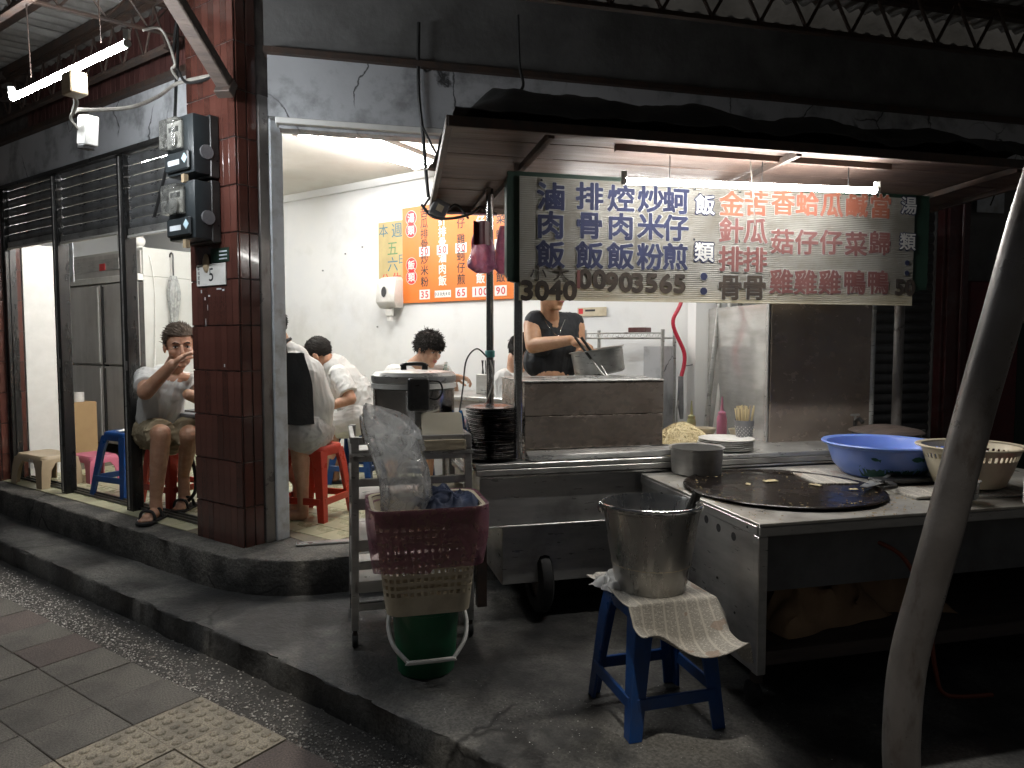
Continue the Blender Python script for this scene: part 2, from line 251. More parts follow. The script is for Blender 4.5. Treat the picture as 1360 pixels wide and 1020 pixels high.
# ------------------------------------------------------------------ mesh helpers
class MB:
    def __init__(s): s.v = []; s.f = []
    def add(s, vs, fs):
        o = len(s.v); s.v += [Vector(v) for v in vs]; s.f += [tuple(i + o for i in f) for f in fs]; return s
    def box(s, x0, x1, y0, y1, z0, z1, M=None):
        vs = [Vector((x, y, z)) for z in (z0, z1) for y in (y0, y1) for x in (x0, x1)]
        if M is not None: vs = [M @ v for v in vs]
        return s.add(vs, [(0, 2, 3, 1), (4, 5, 7, 6), (0, 1, 5, 4), (2, 6, 7, 3), (0, 4, 6, 2), (1, 3, 7, 5)])
    def bar(s, a, b, w, h=None, up=(0, 0, 1)):
        a = Vector(a); b = Vector(b); h = h or w; d = (b - a); L = d.length; d.normalize(); up = Vector(up)
        if abs(d.dot(up)) > .98: up = Vector((1, 0, 0)) if abs(d.x) < .9 else Vector((0, 1, 0))
        x = d.cross(up).normalized(); y = x.cross(d).normalized()
        vs = [p + x * sx * w / 2 + y * sy * h / 2 for p in (a, b) for sy in (-1, 1) for sx in (-1, 1)]
        return s.add(vs, [(0, 2, 3, 1), (4, 5, 7, 6), (0, 1, 5, 4), (2, 6, 7, 3), (0, 4, 6, 2), (1, 3, 7, 5)])
    def lathe(s, prof, n=24, c=(0, 0, 0), close=False, M=None, sx=1, sy=1):
        vs = []; fs = []; k = len(prof)
        for i in range(n):
            a = 2 * math.pi * i / n
            for r, z in prof:
                v = Vector((r * math.cos(a) * sx, r * math.sin(a) * sy, z)); v = M @ v if M is not None else v; vs.append(v + Vector(c))
        for i in range(n):
            j = (i + 1) % n
            for q in range(k if close else k - 1):
                p = (q + 1) % k; fs.append((i * k + q, j * k + q, j * k + p, i * k + p))
        return s.add(vs, fs)
    def cyl(s, c, r, z0, z1, n=16, r2=None, M=None):
        r2 = r if r2 is None else r2; return s.lathe([(0.0005, z0), (r, z0), (r2, z1), (0.0005, z1)], n, c, M=M)
    def tube(s, pts, r, n=8, cap=True):
        pts = [Vector(p) for p in pts]; k = len(pts); rs = r if isinstance(r, (list, tuple)) else [r] * k
        vs = []; fs = []; up = None
        for i, p in enumerate(pts):
            d = (pts[min(i + 1, k - 1)] - pts[max(i - 1, 0)]).normalized()
            if up is None:
                up = Vector((0, 0, 1)) if abs(d.z) < .9 else Vector((1, 0, 0))
            x = d.cross(up).normalized(); up = x.cross(d).normalized()
            for j in range(n):
                a = 2 * math.pi * j / n; vs.append(p + (x * math.cos(a) + up * math.sin(a)) * rs[i])
        for i in range(k - 1):
            for j in range(n):
                q = (j + 1) % n; fs.append((i * n + j, i * n + q, (i + 1) * n + q, (i + 1) * n + j))
        if cap: fs.append(tuple(range(n))[::-1]); fs.append(tuple((k - 1) * n + j for j in range(n)))
        return s.add(vs, fs)
    def prism(s, poly, z0, z1):
        n = len(poly); vs = [(x, y, z0) for x, y in poly] + [(x, y, z1) for x, y in poly]
        fs = [tuple(range(n))[::-1], tuple(range(n, 2 * n))] + [(i, (i + 1) % n, n + (i + 1) % n, n + i) for i in range(n)]
        return s.add(vs, fs)
    def grid(s, fn, nu, nv):
        vs = [fn(i / nu, j / nv) for j in range(nv + 1) for i in range(nu + 1)]
        fs = [(j * (nu + 1) + i, j * (nu + 1) + i + 1, (j + 1) * (nu + 1) + i + 1, (j + 1) * (nu + 1) + i) for j in range(nv) for i in range(nu)]
        return s.add(vs, fs)
    def ell(s, c, r, n=12, m=8, M=None):
        prof = [(max(.0005, math.sin(math.pi * i / m)), -math.cos(math.pi * i / m)) for i in range(m + 1)]
        T = Matrix.Diagonal((r[0], r[1], r[2], 1)); T = (M.to_4x4() @ T) if M is not None else T
        return s.lathe(prof, n, c, M=T)
    def mesh(s, name, mat, smooth=35, bevel=0, solid=0, weld=True, uv=None, bseg=1):
        me = bpy.data.meshes.new(name); me.from_pydata([tuple(v) for v in s.v], [], s.f)
        bm = bmesh.new(); bm.from_mesh(me)
        if weld: bmesh.ops.remove_doubles(bm, verts=bm.verts, dist=1e-5)
        if solid: 
            bmesh.ops.recalc_face_normals(bm, faces=bm.faces); bm.normal_update()
            vs_ = bm.verts[:]; fs_ = bm.faces[:]; be = [(e.verts[0], e.verts[1]) for e in bm.edges if len(e.link_faces) == 1]
            mp = {v: bm.verts.new(v.co - v.normal * solid) for v in vs_}
            for f in fs_: bm.faces.new([mp[v] for v in reversed(f.verts)])
            for a_, b_ in be:
                try: bm.faces.new((a_, b_, mp[b_], mp[a_]))
                except ValueError: pass
        bmesh.ops.recalc_face_normals(bm, faces=bm.faces)
        if bevel:
            es = [e for e in bm.edges if len(e.link_faces) == 2 and e.calc_face_angle(0) > R(30)]
            bmesh.ops.bevel(bm, geom=es, offset=bevel, segments=bseg, profile=.6, affect='EDGES', clamp_overlap=True)
        if uv:
            L = bm.loops.layers.uv.new('UVMap')
            for f in bm.faces:
                for lp in f.loops: lp[L].uv = uv(lp.vert.co)
        bm.to_mesh(me); bm.free()
        me.materials.append(mat)
        if smooth:
            me.shade_smooth()
            try: me.set_sharp_from_angle(angle=R(smooth))
            except Exception: pass
        return me
    def build(s, name, mat, parent=None, loc=None, rotz=0, **k):
        return put(s.mesh(name, mat, **k), name, parent, loc, rotz)

def put(me, name, parent=None, loc=None, rotz=0):
    o = bpy.data.objects.new(name, me); COL.objects.link(o)
    if parent: o.parent = parent
    if loc is not None: o.location = loc
    if rotz: o.rotation_euler = (0, 0, rotz)
    return o
def tag(o, label=None, cat=None, group=None, kind=None):
    if label: o['label'] = label
    if cat: o['category'] = cat
    if group: o['group'] = group
    if kind: o['kind'] = kind
    return o
def thing(name, label, cat, loc=(0, 0, 0), rotz=0, group=None):
    o = bpy.data.objects.new(name, None); COL.objects.link(o); o.empty_display_size = .1
    o.location = loc; o.rotation_euler = (0, 0, rotz); return tag(o, label, cat, group)
def struct(name): 
    o = bpy.data.objects.new(name, None); COL.objects.link(o); o['kind'] = 'structure'; return o
def kids(o): return [c for c in bpy.data.objects if c.parent == o]
def copy_thing(root, loc, rotz=0, label=None):
    r = root.copy(); COL.objects.link(r); r.location = loc; r.rotation_euler = (0, 0, rotz)
    if label: r['label'] = label
    for ch in kids(root):
        c = ch.copy(); COL.objects.link(c); c.parent = r
        for g in kids(ch):
            d = g.copy(); COL.objects.link(d); d.parent = c
    return r
def nz3(p, s=1.0): return noise.noise(Vector(p) * s)
def smooth_path(pts, n=6):
    P = [Vector(p) for p in pts]; out = []
    for i in range(len(P) - 1):
        p0 = P[max(i - 1, 0)]; p1 = P[i]; p2 = P[i + 1]; p3 = P[min(i + 2, len(P) - 1)]
        for k in range(n):
            t = k / n
            out.append(.5 * ((2 * p1) + (p2 - p0) * t + (2 * p0 - 5 * p1 + 4 * p2 - p3) * t * t + (3 * p1 - p0 - 3 * p2 + p3) * t ** 3))
    return out + [P[-1]]

_fc = bpy.data.curves.new('lettering', 'FONT'); _fo = bpy.data.objects.new('lettering_source', _fc); COL.objects.link(_fo)
_fcache = {}
def glyph(ch, size, bold=0.0, ext=.0):
    bold = bold * size; key = (ch, size, bold, ext)
    if key not in _fcache:
        _fc.body = ch; _fc.size = size; _fc.offset = bold; _fc.extrude = ext; _fc.resolution_u = 3; _fc.align_x = 'CENTER'; _fc.align_y = 'CENTER'
        bpy.context.view_layer.update()
        dg = bpy.context.evaluated_depsgraph_get()
        me = bpy.data.meshes.new_from_object(_fo.evaluated_get(dg))
        vs = [v.co.copy() for v in me.vertices]; fs = [tuple(p.vertices) for p in me.polygons]; bpy.data.meshes.remove(me)
        if vs:
            cx = (min(v.x for v in vs) + max(v.x for v in vs)) / 2; cy = (min(v.y for v in vs) + max(v.y for v in vs)) / 2
            vs = [Vector((v.x - cx, v.y - cy, v.z)) for v in vs]
        _fcache[key] = (vs, fs)
    return _fcache[key]
class Lets:                                                        # collects characters, one object per character
    def __init__(s): s.it = []
    def build(s, name, mat, parent, **_k):
        for m in s.it: m.build(name, mat, parent, smooth=0, weld=False)
def write(mb, ch, x, z, size, y=0, bold=0, sx=1, ext=.0003):     # letters upright in the xz plane, facing -y
    vs, fs = glyph(ch, size, 0, ext)
    if isinstance(mb, Lets): q = MB(); mb.it.append(q); mb = q
    n = 0 if bold <= 0 else (6 if bold < .03 else 10)               # a heavier stroke: the strokes repeated round a small circle
    for k in range(n + 1):
        dx, dz = (0, 0) if k == n else (bold * size * math.cos(2 * math.pi * k / n), bold * size * math.sin(2 * math.pi * k / n))
        mb.add([Vector((x + v.x * sx + dx, y - v.z + k * .00004, z + v.y + dz)) for v in vs], fs)
# ================================================================== THE SETTING: street, pavement, steps, shop floor
FZ = .345            # shop floor level
PZ = .135            # lower platform level
g = struct('street')
MB().box(-40, 40, -30, 30, -.3, -.012).build('asphalt', m_asph, g, smooth=0)

# paved walk: slabs one by one, then the exposed aggregate strip along the kerb
pv = struct('pavement'); pv.location = SW(0, 0, 0); pv.rotation_euler = (0, 0, RS)
MB().box(-9, 4, -5.2, -.93, -.2, -.008).build('bedding', m_grout, pv, smooth=0)
T = .305
slab = MB().box(-T / 2 + .003, T / 2 - .003, -T / 2 + .003, T / 2 - .003, -.03, 0).mesh('paving_slab', m_pave, bevel=.0025)
slab_r = slab.copy(); slab_r.materials[0] = m_pave_r
mb = MB().box(-T / 2 + .003, T / 2 - .003, -T / 2 + .003, T / 2 - .003, -.03, 0)
for i in range(5):
    for j in range(5):
        cx = -T / 2 + .034 + i * (T - .068) / 4; cy = -T / 2 + .034 + j * (T - .068) / 4
        mb.lathe([(.0215, -.001), (.0195, .0036), (.0135, .0066), (.0005, .0078)], 10, (cx, cy, 0))
tact = mb.mesh('tactile_slab', m_tact, smooth=60)
rr = random.Random(3)
for i in range(-12, 6):
    for j in range(0, 9):
        x = .9 + T * (i + .5); y = -.915 - T * (j + .5)
        p = SW(x, y)
        if p.y < 1.2 or p.x < -.80 * p.y - .6: continue
        is_t = i in (0, 1)
        red = (i in (-4, -6) and j == 0) or (i == 2) or (j == 1 and i == -3 and False)
        o = put(tact if is_t else (slab_r if red else slab), 'tactile_slab' if is_t else 'paving_slab', pv, (x + rr.uniform(-.002, .002), y + rr.uniform(-.002, .002), rr.uniform(-.0025, .0015)), 0)
        o.rotation_euler = (rr.uniform(-.005, .005), rr.uniform(-.005, .005), rr.uniform(-.006, .006))
MB().box(-9, 6, -.93, -.60, -.2, -.006).build('aggregate_strip', m_asph, pv, smooth=0)
mb = MB()
for k in range(5200):
    x = rr.uniform(-3.4, 2.4); y = -.925 + abs(rr.gauss(0, .13)); 
    if y > -.655: continue
    s = rr.uniform(.0025, .0070); c = Vector((x, y, -.005 + s * .3)); a = rr.random() * 6
    mb.add([c + Vector((math.cos(a + q * 1.57) * s * rr.uniform(.8, 1.3), math.sin(a + q * 1.57) * s, 0)) for q in range(4)] + [c + Vector((0, 0, s * .8))], [(0, 1, 4), (1, 2, 4), (2, 3, 4), (3, 0, 4)])
o = mb.build('loose_pebbles', m_peb, smooth=0, weld=False); o.location = SW(0, 0, 0); o.rotation_euler = (0, 0, RS)
tag(o, 'grit of small pale pebbles bedded in the strip along the kerb', 'gravel', kind='stuff')

def edge_pts(pts, step=.045, amp=.006, seed=0):
    out = []
    for a, b in zip(pts[:-1], pts[1:]):
        a = Vector(a); b = Vector(b); L = (b - a).length; n = max(1, int(L / step))
        for k in range(n):
            p = a.lerp(b, k / n); t = (b - a).normalized(); q = Vector((-t.y, t.x))
            d = noise.noise(Vector((p.x * 3.1 + seed, p.y * 3.1, 0))) * amp * 1.4 + noise.noise(Vector((p.x * 17 + seed, p.y * 17, 3))) * amp
            out.append((p + q * d)[:])
    out.append(Vector(pts[-1])[:]); return out
def step_block(front, back, z0, z1, name, mat, parent, chip=.012):
    # front: open polyline of the worn nosing; back closes the outline.  rounded nosing rings + top surface
    mb = MB(); n = len(front); c = [Vector(p) for p in front]; rings = []
    for k, (inset, z) in enumerate(((-.006, z0), (-.003, z0 + (z1 - z0) * .4), (0, z1 - .016), (.003, z1 - .007), (.011, z1 - .001), (.05, z1))):
        ring = []
        for i, p in enumerate(c):
            t = (c[min(i + 1, n - 1)] - c[max(i - 1, 0)]).normalized(); q = Vector((-t.y, t.x))
            w_ = noise.noise(Vector((p.x * 9, p.y * 9, z * 14 + k))) * chip * (1 if 0 < k < 5 else .2)
            pp = p + q * (inset + w_); ring.append((pp.x, pp.y, z + (noise.noise(Vector((p.x * 7, p.y * 7, 9))) * .004 if k >= 3 else 0)))
        rings += ring
    mb.add(rings, [(k * n + i, k * n + i + 1, (k + 1) * n + i + 1, (k + 1) * n + i) for k in range(5) for i in range(n - 1)])
    top = rings[5 * n:]
    mb.add(top + [(x, y, z1) for x, y in back], [tuple(range(n + len(back)))])
    return mb.build(name, mat, parent, smooth=50)
steps = struct('steps'); steps.location = SW(0, 0, 0); steps.rotation_euler = (0, 0, RS)
step_block(edge_pts([(-8, -.57), (-3, -.60), (0, -.645), (1.2, -.665), (2.5, -.74), (6.5, -1.0)], amp=.009), [(6.5, 3), (-8, 3)], -.15, PZ, 'lower_step', m_conc2, steps)
def C2S(x, y): p = CW(x, y); return toS(p)
a0 = Vector(C2S(-1.3, .72)); dv = (Vector(C2S(3, .72)) - a0).normalized()
t = (-.285 - a0.y) / dv.y; X = a0 + dv * t; rad = .42
L1 = X + Vector((-1, 0)) * rad; L2 = X + dv * rad; arc = []
for k in range(9):
    u = k / 8; arc.append((L1 * (1 - u) ** 2 + X * 2 * u * (1 - u) + L2 * u * u)[:])
end = Vector(C2S(6, .72))
step_block(edge_pts([(-8, -.25), (-3, -.262), (-1, -.28)] + arc + [end[:]], amp=.007, seed=5), [C2S(6, 4)[:2], (-8, 3)], PZ - .05, FZ, 'upper_step', m_conc, steps)
# low strip kerb wear: dark gutter joint is left to the geometry

fl = struct('shop_floor'); fl.location = SW(0, 0, 0); fl.rotation_euler = (0, 0, RS)
poly = [(-6.5, -.10), (-.44, -.10), (-.44, .2), (.13, .2), C2S(-1.0, 1.0)[:2], C2S(1.6, 1.0)[:2], (2.0, 2.4), (-6.5, 2.4)]
MB().prism(poly, FZ - .02, FZ + .003).build('grout_bed', m_fgrout, fl, smooth=0)
ft = MB().box(-.0975, .0975, -.0975, .0975, -.01, 0).mesh('floor_tile', m_ftile, bevel=.002)
def inside(p, poly):
    c = False
    for (x1, y1), (x2, y2) in zip(poly, poly[1:] + poly[:1]):
        if (y1 > p[1]) != (y2 > p[1]) and p[0] < (x2 - x1) * (p[1] - y1) / (y2 - y1) + x1: c = not c
    return c
for i in range(-18, 9):
    for j in range(12):
        x = .1 + .2 * i; y = .0 + .2 * j
        if all(inside((x + a, y + b), poly) for a in (-.1, .1) for b in (-.099, .1)): put(ft, 'floor_tile', fl, (x, y, FZ + .0075 + rr.uniform(-.0008, .0008)))

# ================================================================== THE SHOP BUILDING
bd = thing('shop_building', 'corner noodle shop with oxblood tiled pillar, grey fascia and white lit interior', 'building', SW(0, 0, 0), RS)
HC = 3.2
poly = [(-6.5, .10), (-.44, .10), (.10, .22), (1.97, 2.36), (1.97, 2.5), (-6.5, 2.5)]
MB().box(-6.6, 1.93, 2.36, 2.52, 0, HC + .1).build('back_wall', m_plaster, bd)
MB().box(-6.55, -6.4, .1, 2.36, 0, HC + .3).build('end_wall', m_plaster, bd)
MB().prism(poly, HC, HC + .15).build('ceiling', m_ceil, bd, smooth=0)
MB().box(-6.3, 1.85, 2.325, 2.36, HC - .075, HC - .001).build('wall_batten', m_plaster, bd, bevel=.004)
# conduit dado line and small nail marks on the back wall
for (x, z) in ((-2.1, 2.35), (-1.75, 2.5), (-1.5, 2.55), (-1.3, 1.75), (-2.0, 1.6), (.55, 2.2)):
    MB().cyl((x, 2.35, z), .008, 0, .012, 8).build('wall_plug', m_grey_plastic, bd)
# front walls above the openings
def Sx(name, x0, x1, y0, y1, z0, z1, mat, **k): return MB().box(x0, x1, y0, y1, z0, z1).build(name, mat, bd, **k)
def fascia_mesh(L, h, d):
    mb = MB(); n = int(L / .06)
    def fn(u, v): 
        x = u * L; z = v * h; return (x, -.004 * noise.noise(Vector((x * 1.3, z * 2, 4))) - .0015 * noise.noise(Vector((x * 9, z * 9, 1))), z)
    mb.grid(fn, n, 6)
    return mb
fb = Sx('fascia_core', -3.66, -.45, -.02, .09, 2.99, 3.33, m_fascia)
mbf = fascia_mesh(3.21, .34, .1); mbf.v = [v + Vector((-3.66, -.03, 2.99)) for v in mbf.v]; mbf.build('fascia_render', m_fascia, bd, smooth=60)
Sx('fascia_ledge', -4.0, -.46, -.075, .05, 3.332, 3.372, m_truss)
Sx('fascia_drip_edge', -3.66, -.46, -.045, .03, 2.958, 2.988, m_black)
Sx('upper_wall', -6.5, -.46, .02, .16, 3.374, 4.6, m_grout)
# tile band above the fascia: narrow glazed tiles
bt = MB().box(-.031, .031, -.008, .0, 0, .226).mesh('band_tile', m_tile2, bevel=.002)
for i in range(38):
    for j in range(2): put(bt, 'band_tile', bd, (-.51 - i * .068, .016, 3.38 + j * .236))
# corner pillar: grout core and glazed tiles on the two faces that show
pil = MB().box(-.44, .055, -.105, .18, FZ - .02, 4.4).build('pillar', m_grout, bd)
pt = MB().box(-.0305, .0305, -.010, 0, 0, .272).mesh('pillar_tile', m_tile, bevel=.0018)
z = FZ - .03; row = 0
while z < 4.1:
    for i in range(8):
        x = -.409 + i * .0625
        o = put(pt, 'pillar_tile', pil, (x, -.1055, z)); o.rotation_euler = (rr.uniform(-.006, .006), 0, rr.uniform(-.012, .012))
    for i in range(2):
        y = -.070 + i * .070
        o = put(pt, 'pillar_tile', pil, (.0555, y, z), R(90)); o.rotation_euler = (0, rr.uniform(-.006, .006), R(90) + rr.uniform(-.012, .012))
    z += .2785; row += 1
# left pillar at the far end of the shop front
pil2 = MB().box(-4.2, -3.60, -.10, .22, FZ - .02, 3.33).build('pillar', m_grout, bd)
z = FZ - .03
while z < 3.2:
    for i in range(9): 
        put(pt, 'pillar_tile', pil2, (-4.168 + i * .067, -.1005, z))
    for i in range(4): put(pt, 'pillar_tile', pil2, (-3.5995, -.066 + i * .072, z), R(90))
    z += .2785
Sx('far_wall', -6.5, -4.2, -.02, .15, 0, 3.37, m_dark)
# jamb of the chamfered front: grey metal strip and a peeling plaster strip
Sx('jamb_metal', .04, .078, .036, .104, FZ, 3.1, m_galv, bevel=.003)
Sx('jamb_plaster', .03, .092, .107, .20, FZ, 3.1, m_plaster2, bevel=.004)
# chamfered front
def Cx(name, x0, x1, y0, y1, z0, z1, mat, **k):
    o = MB().box(x0, x1, y0, y1, z0, z1).build(name, mat, bd, **k)
    o.matrix_local = (Matrix.Translation(SW(0, 0, 0)) @ Matrix.Rotation(RS, 4, 'Z')).inverted() @ (Matrix.Translation(CW(0, 0, 0)) @ Matrix.Rotation(RC, 4, 'Z')); return o
Cx('lintel', -1.24, 6.0, 1.10, 1.24, 2.965, 3.32, m_fascia)
o = Cx('lintel_render', 0, .1, 0, .1, 0, .1, m_fascia); mbf = fascia_mesh(7.2, .36, .1); mbf.v = [v + Vector((-1.24, 1.092, 2.962)) for v in mbf.v]; o.data = mbf.mesh('lintel_render', m_fascia, smooth=60)
Cx('lintel_edge', -1.20, 1.8, 1.085, 1.20, 2.925, 2.96, m_white, bevel=.004)
Cx('lintel_soffit', -1.18, 1.75, 1.13, 1.245, 2.905, 2.923, m_fascia)
Cx('front_upper_wall', -1.26, 6.5, 1.12, 1.26, 3.36, 4.6, m_dark)
Cx('front_ledge', -1.26, 6.2, 1.05, 1.16, 3.322, 3.358, m_truss)
Cx('front_wall_infill', 1.62, 2.86, 1.10, 1.22, FZ, 2.962, m_plaster)
Cx('threshold_strip', -1.12, 1.4, 1.00, 1.06, FZ + .004, FZ + .016, m_steel, bevel=.003)

# track rails along the long front
for k, y in enumerate((.03, .075, .12)):
    Sx('threshold_rail', -3.55, -.445, y - .008, y + .008, FZ + .004, FZ + .024, m_black, bevel=.002)

# black door posts (guides of the roller shutters)
def door_post(x, lab):
    t = thing('door_post', lab, 'post', SW(x, 0, FZ), RS, 'black guide posts of the roller shutters')
    h = 2.96 - FZ
    MB().box(-.047, .047, -.035, -.027, 0, h).build('front_plate', m_post, t, bevel=.002)
    MB().box(-.042, -.030, -.026, .05, 0, h).build('guide_flange', m_post, t, bevel=.002)
    MB().box(.030, .042, -.026, .05, 0, h).build('guide_flange', m_post, t, bevel=.002)
    MB().box(-.004, .004, -.045, -.0355, .02, h - .02).build('rib', m_steel_dark, t, bevel=.0015)
    MB().box(.0, .03, -.041, -.0355, 1.05, 1.12).build('latch', m_steel_dark, t, bevel=.002)
    return t
door_post(-2.53, 'black metal guide post beside the white board, left of the blue stool')
door_post(-1.46, 'black metal guide post between the blue stool and the seated man')
t = thing('door_post', 'thin black guide post against the far left tiled pillar', 'post', SW(-3.56, 0, FZ), RS, 'black guide posts of the roller shutters')
MB().box(-.03, .03, -.03, .05, 0, 2.61).build('front_plate', m_post, t, bevel=.003)
MB().box(.031, .04, .0, .05, 0, 2.61).build('guide_flange', m_post, t, bevel=.001)

# half-raised roller shutters: slat by slat
def slat_mesh(L, h=.076, mat=m_slat, d=.016):
    prof = []
    for k in range(9):
        u = k / 8; prof.append((-(math.sin(u * math.pi) ** .7) * d, u * h * .94))
    prof += [(.004, h * .94), (.004, 0)]
    vs = [(x, y, z) for x in (0, L) for y, z in prof]; n = len(prof)
    return MB().add(vs, [(i, (i + 1) % n, n + (i + 1) % n, n + i) for i in range(n)] + [tuple(range(n))[::-1], tuple(range(n, 2 * n))]).mesh('slat', mat, smooth=40)
def shutter(x0, x1, zb, zt, lab, tilt=0):
    t = thing('roller_shutter', lab, 'shutter', SW(x0, .015, zb), RS, 'half raised roller shutters on the long front')
    me = slat_mesh(x1 - x0); z = .05
    MB().box(0, x1 - x0, -.03, .012, -.055, -.008).build('bottom_rail', m_steel_dark, t, bevel=.004)
    MB().box(-.0, x1 - x0, -.036, -.012, -.075, -.056).build('rail_lip', m_whitep, t, bevel=.003)
    z = -.005
    while zb + z < zt - .02: put(me, 'slat', t, (0, 0, z)); z += .076
    return t
shutter(-3.51, -2.585, 2.50, 2.975, 'leftmost half raised grey roller shutter above the white board')
shutter(-2.475, -1.515, 2.47, 2.975, 'middle half raised grey roller shutter above the blue stool and the fridge')
shutter(-1.405, -.465, 2.43, 2.975, 'half raised grey roller shutter behind the electricity meters')

# closed dark shutter on the right
t = thing('roller_shutter', 'closed dark roller shutter behind the cart between the steel guard and maroon post', 'shutter', CW(2.86, 1.13, FZ), RC)
me = slat_mesh(.80, .078, m_slat2, .012); z = 0
while z < 2.6: put(me, 'slat', t, (0, 0, z)); z += .078
MB().box(-.07, -.001, -.03, .03, 0, 2.61).build('guide_channel', m_dark, t, bevel=.003)
MB().box(.801, .83, -.03, .03, 0, 2.61).build('guide_channel', m_dark, t, bevel=.003)
# maroon post
t = thing('corner_post', 'maroon painted post right of the closed dark shutter', 'post', CW(3.80, 1.07, FZ), RC)
MB().box(-.10, .10, -.05, .10, 0, 2.62).build('casing', m_maroon, t, bevel=.006)
MB().box(-.13, -.101, -.03, .06, 0, 2.62).build('edge_bead', m_maroon, t, bevel=.004)
MB().tube([(.02, -.062, 0), (.02, -.062, 2.5)], .012, 8).build('conduit', m_maroon, t)

# ================================================================== AWNING over the walk: corrugated sheets on lattice trusses
def corr(L, W, pitch=.13, amp=.022):
    n = int(L / pitch * 6)
    return MB().grid(lambda u, v: (u * L, v * W, amp * math.sin(u * L / pitch * 2 * math.pi)), n, 3)
def awning(frame, rot, x0, x1, y0, y1, z0, z1, lab, nsheet):
    t = thing('awning', lab, 'awning', frame(0, 0, 0), rot)
    W = math.hypot(y1 - y0, z1 - z0); a = math.atan2(z1 - z0, y1 - y0); Ls = (x1 - x0) / nsheet
    sh = corr(Ls + .06, W).mesh('roof_sheet', m_corr, smooth=80, solid=.003)
    for k in range(nsheet):
        o = put(sh, 'roof_sheet', t, (x0 + k * Ls, y0, z0 + (k % 2) * .006)); o.rotation_euler = (a, 0, 0)
    for k in range(4):
        f = (k + .5) / 4
        MB().box(x0, x1, -.03, .03, -.09, -.03).build('purlin', m_truss, t, loc=(0, y0 + (y1 - y0) * f, z0 + (z1 - z0) * f))
    return t
awS = awning(SW, RS, -6.5, .9, -1.75, .02, 3.68, 3.86, 'corrugated awning over the pavement along the long shop front', 8)
awC = awning(CW, RC, -1.5, 6.5, -1.95, 1.08, 3.76, 4.02, 'corrugated awning over the food cart and the right shutters', 9)
for k in range(6):  # extra unseen sheets, added to keep the street light off the right side
    f = corr(1.02 + .06, 1.5).mesh('roof_sheet', m_corr, smooth=80, solid=.003) if k == 0 else f
    o = put(f, 'roof_sheet', awC, (.15 + k * 1.02, -3.42, 3.60 + (k % 2) * .006)); o.rotation_euler = (R(5.5), 0, 0)
def truss(frame, rot, x0, x1, y, z0, z1, lab, pitch=.34, depth=.0, rb=.011):
    t = thing('roof_truss', lab, 'truss', frame(0, 0, 0), rot, 'rusty lattice trusses under the awnings')
    MB().bar((x0, y, z0), (x1, y, z0), .04, .012).bar((x0, y, z0 + .014), (x1, y, z0 + .014), .010, .03).build('bottom_chord', m_truss, t, smooth=0)
    MB().bar((x0, y, z1), (x1, y, z1), .04, .012).bar((x0, y, z1 - .014), (x1, y, z1 - .014), .010, .03).build('top_chord', m_truss, t, smooth=0)
    n = max(2, int((x1 - x0) / pitch)); p = (x1 - x0) / n
    wb = MB().tube([(0, 0, z0 + .02), (p / 2, 0, z1 - .02)], rb, 6).mesh('web_bar', m_truss); wc = MB().tube([(p / 2, 0, z1 - .02), (p, 0, z0 + .02)], rb, 6).mesh('web_bar', m_truss)
    for k in range(n):
        put(wb, 'web_bar', t, (x0 + k * p, y + .004, 0)); put(wc, 'web_bar', t, (x0 + k * p, y - .004, 0))
    return t
truss(SW, RS, -4.6, .55, -1.02, 3.36, 3.68, 'lattice truss carrying the street tube light', .36)
truss(SW, RS, -4.2, -.5, -.20, 3.42, 3.74, 'lattice truss just above the grey fascia of the long front', .26, rb=.008)
truss(CW, RC, -1.25, 6.2, .45, 3.52, 3.84, 'lattice truss above the lintel behind the cart roof', .32)
truss(CW, RC, -1.4, 6.2, -.55, 3.42, 3.76, 'lattice truss above the front edge of the cart roof', .36)
# cross trusses from wall to street
for k, x in enumerate((-2.9, -.62)):
    t = thing('cross_beam', ['steel cross beam over the far end of the walk', 'steel cross beam beside the top of the tiled pillar'][k], 'beam', SW(x, 0, 0), RS, 'steel cross beams of the awning')
    MB().bar((0, -1.55, 3.60), (0, .02, 3.78), .05, .06).build('flange', m_truss, t, smooth=0)
    MB().bar((0, -1.55, 3.40), (0, .02, 3.58), .035, .012).build('bottom_chord', m_truss, t, smooth=0)
    for q in range(6):
        y = -1.52 + q * .255; zz = 3.60 + (y + 1.55) * .115
        MB().tube([(0, y, zz - .19), (0, y + .13, zz - .02), (0, y + .26, zz - .17)], .008, 6).build('web_bar', m_truss, t)
# the old timber strut running out from the pillar head
t = thing('timber_strut', 'old grey timber strut slanting out from the pillar head', 'beam', (0, 0, 0))
a, b = at(303, 118, 4.22), at(196, -60, 3.55)
MB().bar(a, b, .085, .07).build('strut', m_wood, t, bevel=.006)
MB().bar(a + Vector((0, 0, -.02)), a + (b - a) * .07 + Vector((0, 0, -.02)), .10, .10).build('strap', m_truss, t, bevel=.004)

# ================================================================== foreground barrier pipe
t = thing('bent_pipe', 'bent galvanised pipe rising in the right foreground before the griddle', 'pipe', (0, 0, 0))
pts = smooth_path([at(1440, 60, 1.42), at(1397, 200, 1.44), at(1364, 304, 1.46), at(1331, 420, 1.48), at(1295, 545, 1.5), at(1255, 697, 1.5), at(1232, 780, 1.5), at(1206, 880, 1.5), at(1197, 980, 1.5), at(1199, 1060, 1.5), (.87, 1.5, .3), (.88, 1.5, 0.0)], 8)
MB().tube(pts, .0375, 24).build('pipe', m_galv, t, smooth=80)
MB().lathe([(.038, 0), (.085, 0), (.085, .008), (.038, .008)], 20, (.88, 1.5, .0)).build('foot_flange', m_galv, t)
_o = ['topmost', 'second from the top', 'third from the top', 'fourth from the top', 'fifth from the top', 'sixth from the top', 'seventh from the top', 'eighth from the top', 'ninth from the top', 'tenth from the top']
